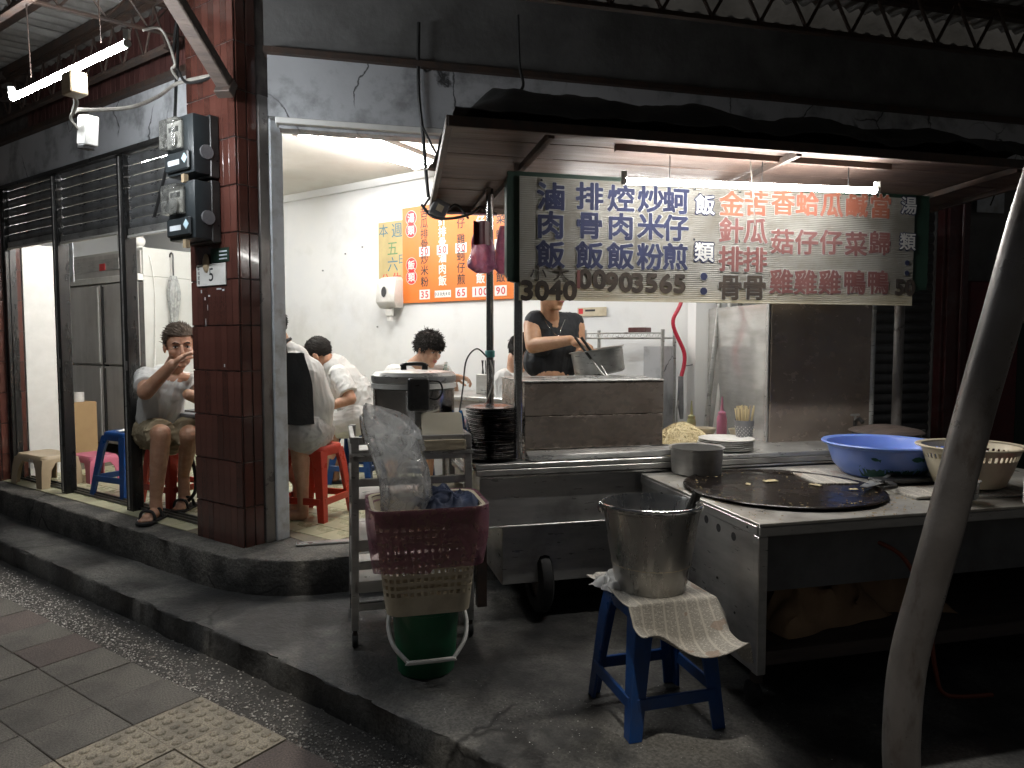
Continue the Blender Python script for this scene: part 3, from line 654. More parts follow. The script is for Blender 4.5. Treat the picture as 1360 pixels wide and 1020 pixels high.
_b = ['lowest', 'second from the bottom', 'third from the bottom', 'fourth from the bottom', 'fifth from the bottom', 'sixth from the bottom', 'seventh from the bottom', 'eighth from the bottom', 'ninth from the bottom', 'tenth from the bottom']
_m = ['eleventh', 'twelfth', 'thirteenth', 'fourteenth', 'fifteenth', 'sixteenth', 'seventeenth', 'eighteenth']
def ordl(i, n):                                                     # i counts from the top of a stack of n
    if n - 1 - i < min(10, n // 2): return _b[n - 1 - i] + ','
    return (_o[i] if i < 10 else _m[i - 10] + ' from the top') + ','
# ================================================================== PLASTIC STOOLS
def rrect(w, d, r, n=5):
    out = []
    for (cx, cy, a0) in ((w / 2 - r, d / 2 - r, 0), (-w / 2 + r, d / 2 - r, 90), (-w / 2 + r, -d / 2 + r, 180), (w / 2 - r, -d / 2 + r, 270)):
        for k in range(n + 1): a = R(a0 + 90 * k / n); out.append((cx + r * math.cos(a), cy + r * math.sin(a)))
    return out
def loft(mb, rings, cap0=True, cap1=True):
    n = len(rings[0]); vs = [p for r_ in rings for p in r_]
    fs = [(k * n + i, k * n + (i + 1) % n, (k + 1) * n + (i + 1) % n, (k + 1) * n + i) for k in range(len(rings) - 1) for i in range(n)]
    if cap0: fs.append(tuple(range(n))[::-1])
    if cap1: fs.append(tuple((len(rings) - 1) * n + i for i in range(n)))
    return mb.add(vs, fs)
_stool = {}
def stool_meshes(key, mat, H, top, foot):
    if key in _stool: return _stool[key]
    a, b = top / 2, foot / 2
    seat = loft(MB(), [[(x, y, z) for x, y in rrect(w_, w_, r_)] for w_, r_, z in ((top - .004, .05, H - .07), (top - .004, .05, H - .066), (top, .05, H - .03), (top - .004, .052, H - .008), (top - .02, .05, H), (top - .06, .04, H - .003))], True, True)
    seat = seat.mesh('seat', mat, smooth=50)
    def leg(sx, sy):
        def L(c, w_, z, th=.012):
            P = [(c, c), (c - w_, c), (c - w_, c - th), (c - th * 1.6, c - th * 1.6), (c - th, c - w_), (c, c - w_)]
            return [(x * sx, y * sy, z) for x, y in P]
        m = MB(); loft(m, [L(a - .003, .085, H - .03), L(a + (b - a) * .3, .072, H * .72), L(a + (b - a) * .7, .060, H * .32), L(b, .052, 0)])
        return m.mesh('leg', mat, smooth=30, bevel=.003)
    def rung(s, ax):
        z = H * .27; c = a + (b - a) * .73 - .004; l = c - .02
        pr = [(-.022, 0), (.022, 0), (.022, .012), (-.022, .012)]
        m = MB()
        if ax == 0: m.box(-l, l, s * c - .007, s * c + .007, z - .024, z + .024)
        else: m.box(s * c - .007, s * c + .007, -l, l, z - .024, z + .024)
        return m.mesh('rung', mat, bevel=.003)
    _stool[key] = (seat, [leg(sx, sy) for sx in (-1, 1) for sy in (-1, 1)], [rung(s, ax) for s in (-1, 1) for ax in (0, 1)])
    return _stool[key]
def stool(loc, rotz, mat, label, H=.50, top=.30, foot=.40, key=None, tilt=0):
    s, ls, rs = stool_meshes((mat.name, H, top, foot), mat, H, top, foot)
    t = thing('plastic_stool', label, 'stool', loc, rotz, 'square plastic stools')
    put(s, 'seat', t)
    for l in ls: put(l, 'leg', t)
    for r_ in rs: put(r_, 'rung', t)
    return t
FT = FZ + .008
stool(SW(-2.10, .30, FT), RS + R(8), m_blue, 'empty blue plastic stool behind the door posts with a white slip on its seat', .52, .30, .44)
MB().grid(lambda u, v: (-.1 + .16 * u, -.05 + .10 * v, .004 + .010 * abs(noise.noise(Vector((u * 3, v * 3, 1))))), 8, 6)
mb = MB(); mb.grid(lambda u, v: (-.10 + .19 * u, -.05 + .10 * v, .005 + .022 * abs(noise.noise(Vector((u * 3, v * 3, 1))))), 10, 7)
tag(mb.build('paper_slip', m_white, solid=.002, loc=SW(-2.02, .26, FT + .522), rotz=RS + .3), 'white paper slip lying on the blue stool behind the door posts', 'paper')
stool(SW(-1.47, .34, FT), RS + R(4), m_red, 'red plastic stool under the seated man in khaki shorts', .50, .30, .40)
p = at(414, 690, 4.98)
stool(Vector((p.x, p.y + .10, FT)), R(-18), m_red, 'red plastic stool beside the pillar under the customer seen from behind', .52, .30, .40)
stool(Vector((at(478, 610, 6.45).x, 6.35, FT)), R(-10), m_blue, 'blue plastic stool under the leaning diner in white tee', .52, .30, .42)

# low tan stool and the pink one behind it
def low_stool(loc, rotz, mat, label, W, D, H):
    t = thing('step_stool', label, 'stool', loc, rotz)
    loft(MB(), [[(x, y, z) for x, y in rrect(w_, d_, .05)] for w_, d_, z in ((W, D, H - .06), (W - .004, D - .004, H - .02), (W - .03, D - .03, H), (W - .08, D - .08, H - .004))]).build('seat', mat, t, smooth=50)
    for sx in (-1, 1):
        for sy in (-1, 1):
            def L(cx, cy, w_, d_, z, th=.01):
                P = [(cx, cy), (cx - w_, cy), (cx - w_, cy - th), (cx - th, cy - th), (cx - th, cy - d_), (cx, cy - d_)]
                return [(x * sx, y * sy, z) for x, y in P]
            m = MB(); loft(m, [L(W / 2 - .003, D / 2 - .003, W * .34, D * .42, H - .03), L(W / 2 + .012, D / 2 + .012, W * .22, D * .27, H * .55), L(W / 2 + .025, D / 2 + .02, W * .18, D * .22, 0)])
            m.build('leg', mat, t, smooth=40)
    return t
ts = low_stool(SW(-3.13, .08, FT), RS + R(3), m_tan, 'low tan plastic step stool in front of the white board', .50, .30, .27)
mb = MB()
for k, ch in enumerate(('囍',)): write(mb, ch, .06, .20, .09, y=-.152, bold=.0)
mb.build('printed_mark', m_white, ts)
low_stool(SW(-2.98, .42, FT), RS, m_pink, 'low pink plastic stool tucked behind the tan step stool', .40, .26, .23)

# ================================================================== THE FOOD CART
def cthing(name, label, cat, x, y, z, r=0, group=None): return thing(name, label, cat, CW(x, y, z), RC + r, group)
cart = cthing('food_cart', 'stainless steel food cart with plank roof and menu board above its counter', 'food cart', 0, 0, PZ)
def cz(z): return z - PZ
B = lambda x0, x1, y0, y1, z0, z1: MB().box(x0, x1, y0, y1, cz(z0), cz(z1))
B(-.19, 2.82, -.015, .92, .958, .985).build('counter_top', m_steel, cart, bevel=.004)
B(-.19, 2.82, -.016, .002, .925, .957).build('counter_lip', m_steel_dark, cart, bevel=.004)
B(-.165, 2.80, .012, .03, .66, .924).build('front_panel', m_steel_dark, cart, bevel=.004)
B(-.165, 2.80, .002, .012, .905, .922).build('panel_bead', m_chrome, cart, bevel=.003)
B(-.165, -.14, .032, .90, .66, .924).build('side_panel', m_steel_dark, cart, bevel=.004)
B(-.165, 2.80, .88, .90, .4, .955).build('rear_panel', m_steel_dark, cart)
B(-.04, .72, .05, .07, .335, .652).build('lower_box', m_steel_dark, cart, bevel=.004)
B(-.04, .72, .07, .75, .335, .345).build('box_floor', m_steel_dark, cart)
B(-.04, -.02, .07, .75, .346, .652).build('box_side', m_steel_dark, cart)
B(-.165, .95, .0, .05, .650, .660).build('trim', m_steel, cart, bevel=.002)
for x in (-.15, 2.72): MB().bar((x, .06, cz(.10 + PZ)), (x, .06, cz(.66)), .05).build('leg', m_truss, cart)
MB().bar((-.15, .82, cz(.1 + PZ)), (-.15, .82, cz(.66)), .05).build('leg', m_truss, cart)
MB().bar((0, .25, cz(.31)), (.66, .25, cz(.31)), .05).build('axle', m_truss, cart)
def cwheel(x, y):
    wl = MB().lathe([(.105, -.035), (.16, -.04), (.185, -.025), (.19, 0), (.185, .025), (.16, .04), (.105, .035)], 28, close=True, M=Matrix.Rotation(R(90), 4, 'Y')).build('wheel', m_rubber, cart, loc=(x, y, .19), smooth=40)
    MB().lathe([(.02, -.03), (.10, -.02), (.104, 0), (.10, .02), (.02, .03)], 20, M=Matrix.Rotation(R(90), 4, 'Y')).build('rim', m_truss, wl)
cwheel(.19, .16); cwheel(2.4, .3)
MB().bar((.13, .16, cz(.34)), (.13, .16, .18), .05, .02).build('wheel_fork', m_truss, cart); MB().bar((.25, .16, cz(.34)), (.25, .16, .18), .05, .02).build('wheel_fork', m_truss, cart)
# posts
MB().tube([(-.006, .5, cz(.985)), (-.006, .5, cz(2.47))], .0215, 18).build('post', m_chrome, cart)
MB().tube([(.048, .06, cz(.985)), (.048, .06, cz(2.53))], .023, 18).build('post', m_chrome, cart)
MB().tube([(2.655, .35, cz(.985)), (2.655, .35, cz(2.5))], .030, 18).build('post', m_galv, cart)
MB().tube([(2.655, .80, cz(.985)), (2.655, .80, cz(2.48))], .024, 14).build('post', m_galv, cart)
# roof of planks: a slight fall to the back
def rz(y): return cz(2.535) - (y + .5) * .045
npl = 7
for k in range(npl):
    y0 = -.48 + k * .22; y1 = y0 + .214
    m = MB(); n = 14
    def fn(u, v, y0=y0, y1=y1, k=k):
        y = y0 + (y1 - y0) * v; xl = -.385 + (y + .5) * .085; x = xl + u * (2.98 - xl)
        return (x, y, rz(y) + .004 * noise.noise(Vector((x * 1.1, k * 3.3, 0))))
    m.grid(fn, n, 1); o = m.build('roof_plank', m_wood_roof, cart, solid=-.016, smooth=30)
for k, y in enumerate((-.495, 1.045)): MB().bar((-.40 + k * .13, y, rz(y) - .012), (3.0, y, rz(y) - .012), .03, .045).build('roof_rail', m_truss, cart, bevel=.003)
for x, xb in ((-.392, -.262), (2.98, 2.98)): MB().bar((x, -.5, rz(-.5) - .008), (xb, 1.06, rz(1.06) - .008), .03, .045).build('roof_rail', m_truss, cart, bevel=.003)
for x in (.06, 1.3, 2.62): MB().bar((x, -.47, rz(-.47) - .028), (x, 1.03, rz(1.03) - .028), .028, .03).build('rafter', m_truss, cart)
MB().bar((-.01, .5, cz(2.47)), (-.01, 1.03, rz(1.03) - .03), .02).build('brace', m_truss, cart)
MB().tube([(-.30, 1.0, rz(1) - .05), (.14, .95, rz(1) - .055)], .012, 8).build('towel_rail', m_chrome, cart)
MB().bar((.42, -.32, rz(-.32) - .015), (1.95, -.32, rz(-.32) - .015), .03, .03).build('lamp_batten', m_truss, cart)

# tarpaulin heaped on the roof
def tarp(u, v):
    x = -.37 + 3.4 * u; y = -.50 + 1.0 * v
    h = .03 + .23 * math.sin(min(1, v * 1.25) * math.pi) ** .7 * min(1, u * 14) * (1 - .35 * u)
    h += .045 * noise.noise(Vector((x * 3, y * 3, 1))) + .02 * noise.noise(Vector((x * 9, y * 9, 4)))
    return (x, y, 2.55 - (y + .5) * .045 + max(.006, h))
o = MB().grid(tarp, 90, 26).build('tarpaulin', m_tarp, solid=.004, smooth=60, loc=CW(0, 0, 0), rotz=RC)
tag(o, 'dark crumpled tarpaulin heaped over the plank roof of the cart', 'tarpaulin')

# ---- menu sign
sg = cthing('menu_sign', 'wide ribbed menu board hanging over the cart counter with blue and red dish names', 'sign', 0, 0, 0)
mb = MB(); pts = rrect(2.56, .555, .05, 4)
mb.prism(pts, 0, .05); bbm = Matrix.Translation((1.255, .062, 2.182)) @ Matrix.Rotation(R(90), 4, 'X')
mb.v = [bbm @ v for v in mb.v]; mb.build('backing_board', m_dkgreen, sg, bevel=.003)
for z in (2.448, 1.918): MB().bar((-.02, .022, z), (2.53, .022, z), .02, .018).build('frame_rail', m_dkgreen, sg, bevel=.002)
sheet = MB().grid(lambda u, v: (.038 + 2.375 * u, -.004 - .0012 * math.sin(u * 9) * (1 - v) + .001 * noise.noise(Vector((u * 6, v * 2, 0))), 1.815 + .618 * v), 60, 12)
sheet.build('ribbed_sheet', m_sheet, sg, smooth=80)
for x in (.15, .62, 1.0, 1.27, 1.9, 2.35):
    for z in (2.415, 2.15): MB().lathe([(.0005, -.004), (.006, -.003), (.007, 0)], 8, M=Matrix.Rotation(R(90), 4, 'X')).build('rivet', m_black, sg, loc=(x, -.010, z))
def sgx(px): # photograph column -> along the board
    return toC(at(px, 330, 3.6 + .25 * (px - 688) * .0042))[0]
def cpx(px): # exact intersection with the board plane
    a = (px - 680) / FPX; # ray (a,1)*t ; board: C y=0
    nx, ny = -math.sin(RC), math.cos(RC); t = (C0[0] * nx + C0[1] * ny) / (a * nx + ny); return toC((a * t, t))[0]
def cpz(px, py):
    a = (px - 680) / FPX; b = (510 - py) / FPX; d = (a, math.cos(CAM_P) + b * math.sin(CAM_P), -math.sin(CAM_P) + b * math.cos(CAM_P))
    nx, ny = -math.sin(RC), math.cos(RC); t = (C0[0] * nx + C0[1] * ny) / (d[0] * nx + d[1] * ny); return CAM_H + d[2] * t
YF = -.0095
def column(px, rows, mat, size, bold, out=m_outline, ob=.022, sx=1.08):
    f = Lets(); o = Lets()
    for ch, py in rows:
        x, z = cpx(px), cpz(px, py)
        write(f, ch, x, z, size, YF, bold, sx)
        if out: write(o, ch, x, z, size, YF + .0014, bold + ob, sx)
    f.build('lettering', mat, sg, smooth=0, weld=False)
    if out: o.build('lettering_outline', out, sg, smooth=0, weld=False)
BS = .143
column(730, (('滷', 261), ('肉', 299), ('飯', 338)), m_blueink, BS, .032)
column(781, (('排', 261), ('骨', 300), ('飯', 339)), m_blueink, BS, .032)
column(822, (('焢', 264), ('肉', 301), ('飯', 340)), m_blueink, BS, .032)
column(861, (('炒', 265), ('米', 301), ('粉', 341)), m_blueink, BS, .032)
column(894, (('蚵', 267), ('仔', 303), ('煎', 341)), m_blueink, BS, .032)
m_sign_white = M('sign_white', (.34, .34, .33), .6, col2=(.26, .26, .25), scale=10)
column(932, (('飯', 272), ('類', 335)), m_sign_white, .11, .020, m_blueink, .055)
column(932, (('：', 377),), m_blueink, .16, .05)
column(967, (('金', 270), ), m_sign_red, BS, .028); column(967, (('針', 306), ('排', 344)), m_sign_red2, BS, .028); column(967, (('骨', 382),), m_sign_brown, BS, .030)
column(999, (('苦', 270), ), m_sign_red, BS, .028); column(999, (('瓜', 307), ('排', 345)), m_sign_red2, BS, .028); column(999, (('骨', 382),), m_sign_brown, BS, .030)
column(1034, (('香', 269),), m_sign_red, BS, .028); column(1034, (('菇', 321), ('雞', 374)), m_sign_red2, BS, .026)
column(1066, (('蛤', 270),), m_sign_red, BS, .028); column(1066, (('仔', 322), ('雞', 375)), m_sign_red2, BS, .026)
column(1098, (('瓜', 272),), m_sign_red, BS, .028); column(1098, (('仔', 322), ('雞', 375)), m_sign_red2, BS, .026)
column(1131, (('鹹', 272),), m_sign_red, BS, .028); column(1131, (('菜', 324), ('鴨', 375)), m_sign_red2, BS, .026)
column(1162, (('當', 274),), m_sign_red, BS, .028); column(1162, (('歸', 323), ('鴨', 375)), m_sign_red2, BS, .026)
column(1199, (('湯', 273), ('類', 321)), m_sign_white, .105, .018, m_blueink, .055)
column(1199, (('：', 356),), m_blueink, .12, .05)
def price(s, px, py, mat, size=.135, bold=.045, adv=.98):
    f = Lets(); x = cpx(px)
    wch = size * .60 * adv
    for k, ch in enumerate(s): write(f, ch, x + (k - (len(s) - 1) / 2) * wch, cpz(px, py), size, YF, bold, 1.12)
    f.build('price_figure', mat, sg, smooth=0, weld=False)
price('30', 709, 386, m_sign_brown); price('40', 746, 386, m_sign_brown)
column(714, (('小', 363),), m_sign_brown, .085, .004, None); column(744, (('大', 363),), m_sign_brown, .085, .004, None)
price('1', 767, 371, m_sign_red2, .13, .012); price('00', 785, 371, m_sign_brown)
price('90', 820, 375, m_sign_brown); price('35', 854, 376, m_sign_brown); price('65', 891, 377, m_sign_brown)
price('50', 1197, 382, m_sign_brown, .125)

# ---- tube lights
def tube_light(name, label, a, b, r, emat, body=True, group=None, up=.045, bw=.05):
    a = Vector(a); b = Vector(b); c = (a + b) / 2; t = thing(name, label, 'tube light', c, 0, group); a = a - c; b = b - c; d = (b - a).normalized()
    MB().tube([a, b], r, 12).build('tube', emat, t, smooth=60)
    for p, q in ((a, -1), (b, 1)):
        MB().tube([p + d * q * .001, p + d * q * .018], r * 1.05, 12).build('end_cap', m_whitep, t)
        MB().bar(p + d * q * .010 + Vector((0, 0, r)), p + d * q * .010 + Vector((0, 0, up)), .02, .025).build('lamp_holder', m_whitep, t)
    if body: MB().bar(a + Vector((0, 0, up)), b + Vector((0, 0, up)), bw, .028).build('batten', m_whitep, t, bevel=.003)
    return t
tl = tube_light('tube_light', 'long lit fluorescent tube hanging under the cart roof above the menu board', CW(.475, -.32, 2.362), CW(1.865, -.32, 2.388), .0155, m_tube_c, False)
for x in (.75, 1.25, 1.75):
    p0 = CW(x - .05, -.32, 2.375) - tl.location; MB().tube([p0, p0 + Vector((0, 0, .12))], .0025, 6).build('hanger', m_cable, tl)
tl = tube_light('tube_light', 'lit fluorescent tube under the cart roof hidden behind the menu board', CW(.45, .48, 2.40), CW(1.65, .48, 2.40), .0155, m_tube_b, True, None, .05)
tl = tube_light('tube_light', 'lit fluorescent tube on the truss above the long front at left', SW(-.640, -1.0, 2.93), SW(.575, -1.0, 2.93), .0155, m_tube_o, False, None, .06, .06)
for x in (-.4, .35): MB().tube([SW(x, -1.0, 2.99) - tl.location, SW(x, -1.01, 3.37) - tl.location], .003, 6).build('hanger', m_truss, tl)
ctl = thing('ceiling_light', 'twin tube ceiling light inside the shop above the menu', 'ceiling light', SW(-.34, 1.4, 3.2), RS)
for k, (x0, x1) in enumerate(((-.14, -.10), (.19, .06))):
    MB().tube([(x0, -.62, -.07), (x1, .61, -.07)], .0155, 12).build('tube', m_tube, ctl)
for xa, xb in ((-.15, -.11), (.18, .05)): MB().bar((xa + .01, -.64, -.02), (xb + .01, .63, -.02), .05, .038).build('batten', m_white, ctl, bevel=.004)
for y in (-.645, .635): MB().box(-.165, .215, y - .015, y + .015, -.085, -.036).build('end_plate', m_whitep, ctl, bevel=.003)

copy_thing(ctl, SW(-2.05, .75, 3.2), RS, 'twin tube ceiling light over the left bay of the shop behind the shutters')

# ---- noodle boiler box and tray
t = cthing('noodle_boiler', 'wide heat stained steel boiler box on the cart counter', 'boiler', .50, .2, .985)
MB().box(-.41, .40, -.13, .42, 0, .012).build('drip_tray', m_steel, t, bevel=.003)
loft(MB(), [[(-.41, -.20, .006), (.43, -.20, .006), (.43, -.13, .014), (-.41, -.13, .014)], [(-.41, -.19, .034), (.43, -.19, .034), (.43, -.13, .050), (-.41, -.13, .050)]]).build('tray_lip', m_steel, t, bevel=.004)
MB().box(-.405, .385, -.10, .42, .05, .225).build('lower_tier', m_steel_brown, t, bevel=.003)
MB().box(-.407, .387, -.102, .42, .2275, .405).build('upper_tier', m_steel_brown, t, bevel=.003)
MB().box(-.412, .392, -.107, .425, .406, .414).build('top_plate', m_steel, t, bevel=.002)
for x in (-.27, .0, .26):
    MB().lathe([(.105, .415), (.118, .421), (.125, .4165)], 28, (x, .14, 0)).build('pot_rim', m_steel, t, smooth=60)
    MB().cyl((x, .14, 0), .104, .4145, .4155, 24).build('pot_mouth', m_griddle, t)
MB().bar((.389, .05, .25), (.389, .05, .34), .012, .03).build('side_handle', m_steel, t)

# ---- stack of black plates at the left end of the counter
plate_prof = [(.0005, .004), (.085, .004), (.125, .012), (.146, .017), (.150, .0155), (.146, .0135), (.125, .007), (.088, 0), (.0005, 0)]
pm = MB().lathe(plate_prof, 32).mesh('plate', m_blackplate, smooth=50)
for k in range(28):
    sl = .006 * math.sin(k * .31) + (.012 if k < 11 else 0)
    o = put(pm, 'plate', None, CW(-.055 - sl + rr.uniform(-.003, .003), .15 + rr.uniform(-.003, .003), .985 + .0098 * k), rr.random() * 6)
    o.rotation_euler = (rr.uniform(-.012, .012), rr.uniform(-.012, .012), rr.random() * 6)
    tag(o, ordl(27 - k, 28) + ' black melamine plate in the tall stack on the cart counter', 'plate', 'stacked black plates')
# red and black small plates behind
pm2 = MB().lathe([(r_ * .62, z) for r_, z in plate_prof], 24); 
pmr = pm2.mesh('plate', m_redink, smooth=50); pmk = pm2.mesh('plate', m_blackplate, smooth=50)
for k in range(6):
    o = put(pmr if k % 3 else pmk, 'plate', None, CW(-.20, .52, 1.08 + .011 * k), 0)
    tag(o, ordl(5 - k, 6) + (' red' if k % 3 else ' black') + ' saucer in the low stack behind the tall black plates', 'saucer', 'stacked small saucers')

# ---- steel splash guard on the counter
t = cthing('splash_guard', 'tall steel splash guard around the stove at the right of the counter', 'splash guard', 1.72, .35, .985)
m_splash = steel('splash_sheet', (.50, .42, .36), .22, st=(1, 1, 1.6), metal=.55, damt=.7, dirt=(.16, .09, .06), dscale=1.4, dlo=.42, dhi=.8, bump=.03)
MB().box(.0, .735, -.006, .006, -.03, .855).build('front_sheet', m_splash, t, bevel=.003)
m_mirror = steel('bright_side_sheet', (.66, .65, .62), .13, damt=.25, bump=.05)
MB().box(-.006, .006, .008, .74, -.0, .855).build('side_sheet', m_mirror, t, bevel=.002)
MB().box(-.016, -.007, .0, .03, 0, .862).build('corner_fold', m_steel, t, bevel=.003)
MB().tube([(.735, -.004, 0), (.735, -.004, .855)], .016, 10).build('rolled_edge', m_steel, t)
MB().box(-.01, .74, -.012, .012, .856, .870).build('top_hem', m_steel, t, bevel=.003)

# ---- noodles, plates, cup of chopsticks, bottles, bowls
t = tag(MB().lathe([(.0005, .004), (.12, .004), (.19, .016), (.205, .022), (.19, .012), (.12, 0), (.0005, 0)], 32).build('serving_plate', m_whitep, loc=CW(1.16, .40, .987)), 'pale plate under the heap of noodles on the counter', 'plate')
mb = MB(); r2 = random.Random(5)
for k in range(420):
    a = r2.random() * 6.28; rad = .165 * math.sqrt(r2.random()); h = .125 * (1 - (rad / .185) ** 2) ; pth = []; dirn = r2.random() * 6.28
    x, y = rad * math.cos(a), rad * math.sin(a)
    for q in range(7):
        rad = math.hypot(x, y); hh = .012 + .118 * max(0, 1 - (rad / .185) ** 1.6)
        pth.append((x, y, hh + r2.uniform(-.006, .008))); dirn += r2.uniform(-.7, .7); x += .021 * math.cos(dirn); y += .021 * math.sin(dirn)
        if math.hypot(x, y) > .19: x *= .9; y *= .9
    mb.tube(pth, .0026, 4, False)
o = mb.build('noodle_heap', m_noodle, loc=CW(1.16, .40, .987), weld=False); tag(o, 'heap of pale yellow noodles piled on the counter plate', 'noodles', kind='stuff')
MB().lathe([(.0005, 0), (.15, 0), (.11, .05), (.05, .085), (.0005, .095)], 20).build('noodle_core', m_noodle, o, loc=(0, 0, .006))
pw = MB().lathe([(r_ * 1.05, z) for r_, z in plate_prof], 28).mesh('plate', m_whitep, smooth=50)
for k in range(6):
    o = put(pw, 'plate', None, CW(1.30 + rr.uniform(-.004, .004), .14, .986 + .0105 * k)); tag(o, ordl(5 - k, 6) + ' white plate in the low stack beside the chopstick cup', 'plate', 'stacked white plates')
t = cthing('chopstick_cup', 'grey dimpled plastic cup holding chopsticks by the steel guard', 'cup', 1.455, .20, .986)
MB().lathe([(.0005, 0), (.036, 0), (.040, .01), (.056, .16), (.053, .16), (.037, .012), (.0005, .008)], 24).build('cup_body', m_grey_plastic, t)
mb = MB()
for k in range(9):
    for q in range(14):
        a = q * 2 * math.pi / 14 + k * .2; r_ = .0425 + .0145 * k / 12; mb.ell((r_ * math.cos(a), r_ * math.sin(a), .035 + k * .011), (.003, .003, .003), 5, 4)
mb.build('dimples', m_whitep, t)
for k in range(34):
    a = r2.random() * 6.28; q = .034 * math.sqrt(r2.random()); lean = .35
    b0 = (q * .6 * math.cos(a), q * .6 * math.sin(a), .012); b1 = (q * 1.6 * math.cos(a), q * 1.6 * math.sin(a), .235 + r2.uniform(-.012, .012))
    cm = MB().tube([b0, b1], [.0022, .0036], 6).build('chopstick', m_noodle if k % 3 else m_tan, loc=CW(1.455, .20, .986), rotz=RC)
    tag(cm, 'wooden chopstick standing in the grey dimpled cup', 'chopstick', 'chopsticks in the grey cup')
def bottle(x, y, z, mat, lab, h=.15, r=.032, nz=.09):
    t = cthing('sauce_bottle', lab, 'bottle', x, y, z)
    MB().lathe([(.0005, 0), (r, 0), (r, h * .82), (r * .85, h), (r * .5, h), (.0005, h)], 20).build('body', mat, t)
    MB().lathe([(r * .75, h), (r * .8, h + .02), (r * .3, h + .03), (r * .12, h + .03 + nz), (.0005, h + .03 + nz)], 14).build('nozzle', mat if mat is not m_whitep else m_redink, t)
    return t
m_pinkb = M('pink_bottle_plastic', (.62, .24, .36), .35, col2=(.55, .2, .3), scale=8, sub=.2)
m_yelb = M('pale_yellow_bottle', (.46, .44, .24), .35, sub=.2)
bottle(1.52, .56, .986, m_pinkb, 'pink squeeze bottle with long nozzle behind the bowls')
bottle(1.36, .66, .986, m_yelb, 'pale yellow squeeze bottle left of the pink one', .12, .03, .09)
bowl = [(.0005, 0), (.04, 0), (.055, .02), (.075, .075), (.078, .08), (.072, .075), (.05, .02), (.0005, .008)]
tag(MB().lathe(bowl, 24).build('bowl', m_cream, loc=CW(1.37, .52, .986)), 'cream bowl left of the pink sauce bottle', 'bowl')
tag(MB().lathe(bowl, 24).build('bowl', m_cream, loc=CW(1.56, .40, .986)), 'cream bowl right of the pink sauce bottle', 'bowl')
# pink bag hanging on the cart post
t = cthing('hanging_bag', 'crumpled pink plastic bags hanging on the chrome cart post', 'bag', -.006, .5, 2.26)
def pbag(cx, cy, w_, h_, mat, seed):
    m = MB()
    def fn(u, v):
        a = u * 2 * math.pi; z = -h_ * v; r_ = w_ * (.35 + .65 * math.sin(min(1, v * 1.3) * 1.57)) * (1 if v < .9 else 1 - (v - .9) * 5)
        r_ *= 1 + .28 * noise.noise(Vector((math.cos(a) * 2 + seed, math.sin(a) * 2, v * 3))); return (cx + r_ * math.cos(a), cy + .6 * r_ * math.sin(a), z)
    return m.grid(fn, 30, 18).build('bag_body', mat, t, smooth=70)
pbag(-.055, -.05, .075, .27, m_pinkbag2, 1); pbag(.075, -.03, .055, .27, m_pinkbag2, 7)
MB().grid(lambda u, v: (-.115 + .10 * u, -.105 + .02 * math.sin(u * 8), .01 - .13 * v), 10, 6).build('dark_fold', m_dred, t, solid=.002)

# ---- trolley rack at the cart's left
t = cthing('wheeled_rack', 'narrow stainless wheeled rack left of the cart holding the rice cooker', 'rack', -.51, .12, PZ)
for x in (-.285, .275):
    for y in (-.20, .32):
        lg = MB().bar((x * 1.0, y, .09), (x * .96, y, 1.02), .036).build('leg', m_steel_dark, t, bevel=.003)
        MB().bar((x, y, .05), (x, y, .088), .02).build('stem', m_truss, lg)
        MB().lathe([(.0005, -.014), (.03, -.014), (.036, -.008), (.036, .008), (.03, .014), (.0005, .014)], 16, M=Matrix.Rotation(R(90), 4, 'Y')).build('caster', m_rubber, lg, loc=(x, y + .01, .036))
for z in (.93, .70, .50, .30):
    MB().box(-.285, .275, -.21, .33, z - .012, z).build('shelf', m_steel_dark, t, bevel=.003)
    MB().box(-.285, .275, -.218, -.2105, z - .028, z + .028).build('shelf_edge', m_steel_dark, t, bevel=.002)
for z in (1.0, .80, .40, .20): MB().box(-.28, .27, -.212, -.186, z - .018, z + .018).build('rail', m_steel_dark, t, bevel=.003)
for z in (1.0, .80, .58, .40, .20):
    for x in (-.285, .275): MB().box(x - .012, x + .012, -.18, .30, z - .016, z + .016).build('side_rail', m_steel_dark, t, bevel=.003)
MB().box(-.30, .29, -.22, .34, .925, .945).build('top_shelf', m_steel, t, bevel=.004)
RT = PZ + .945
# rice cooker
p = CW(-.47, .245, RT)
t = thing('rice_cooker', 'large round steel rice cooker with black control box on the rack', 'rice cooker', p, RC)
MB().lathe([(.0005, 0), (.205, 0), (.212, .02), (.212, .28), (.205, .285), (.0005, .285)], 40).build('body', m_chrome, t)
MB().lathe([(.206, .285), (.222, .287), (.222, .310), (.208, .312)], 40).build('rim_band', m_whitep, t)
MB().lathe([(.215, .312), (.221, .325), (.220, .350), (.20, .368), (.10, .378), (.0005, .381)], 40).build('lid', m_steel, t)
for x in (-.055, .055): MB().bar((x, -.02, .375), (x, -.02, .40), .025, .03).build('handle_foot', m_black, t, bevel=.003)
MB().tube(smooth_path([(-.07, -.02, .395), (-.04, -.02, .408), (.04, -.02, .408), (.07, -.02, .395)], 4), .011, 8).build('lid_handle', m_black, t)
MB().box(-.055, .050, -.258, -.205, .185, .345).build('control_box', m_black, t, bevel=.008)
for x in (-.03, .03): MB().lathe([(.0005, -.004), (.006, -.003), (.007, 0)], 8, M=Matrix.Rotation(R(90), 4, 'X')).build('screw', m_steel, t, loc=(x, -.2585, .205))
MB().tube(smooth_path([(.051, -.23, .33), (.10, -.24, .325), (.115, -.24, .28), (.09, -.235, .24), (.051, -.23, .245)], 6), .0045, 8).build('power_lead', m_cable, t)
MB().box(-.02, .02, -.223, -.2125, .10, .17).build('drain_bracket', m_steel_dark, t, bevel=.003)
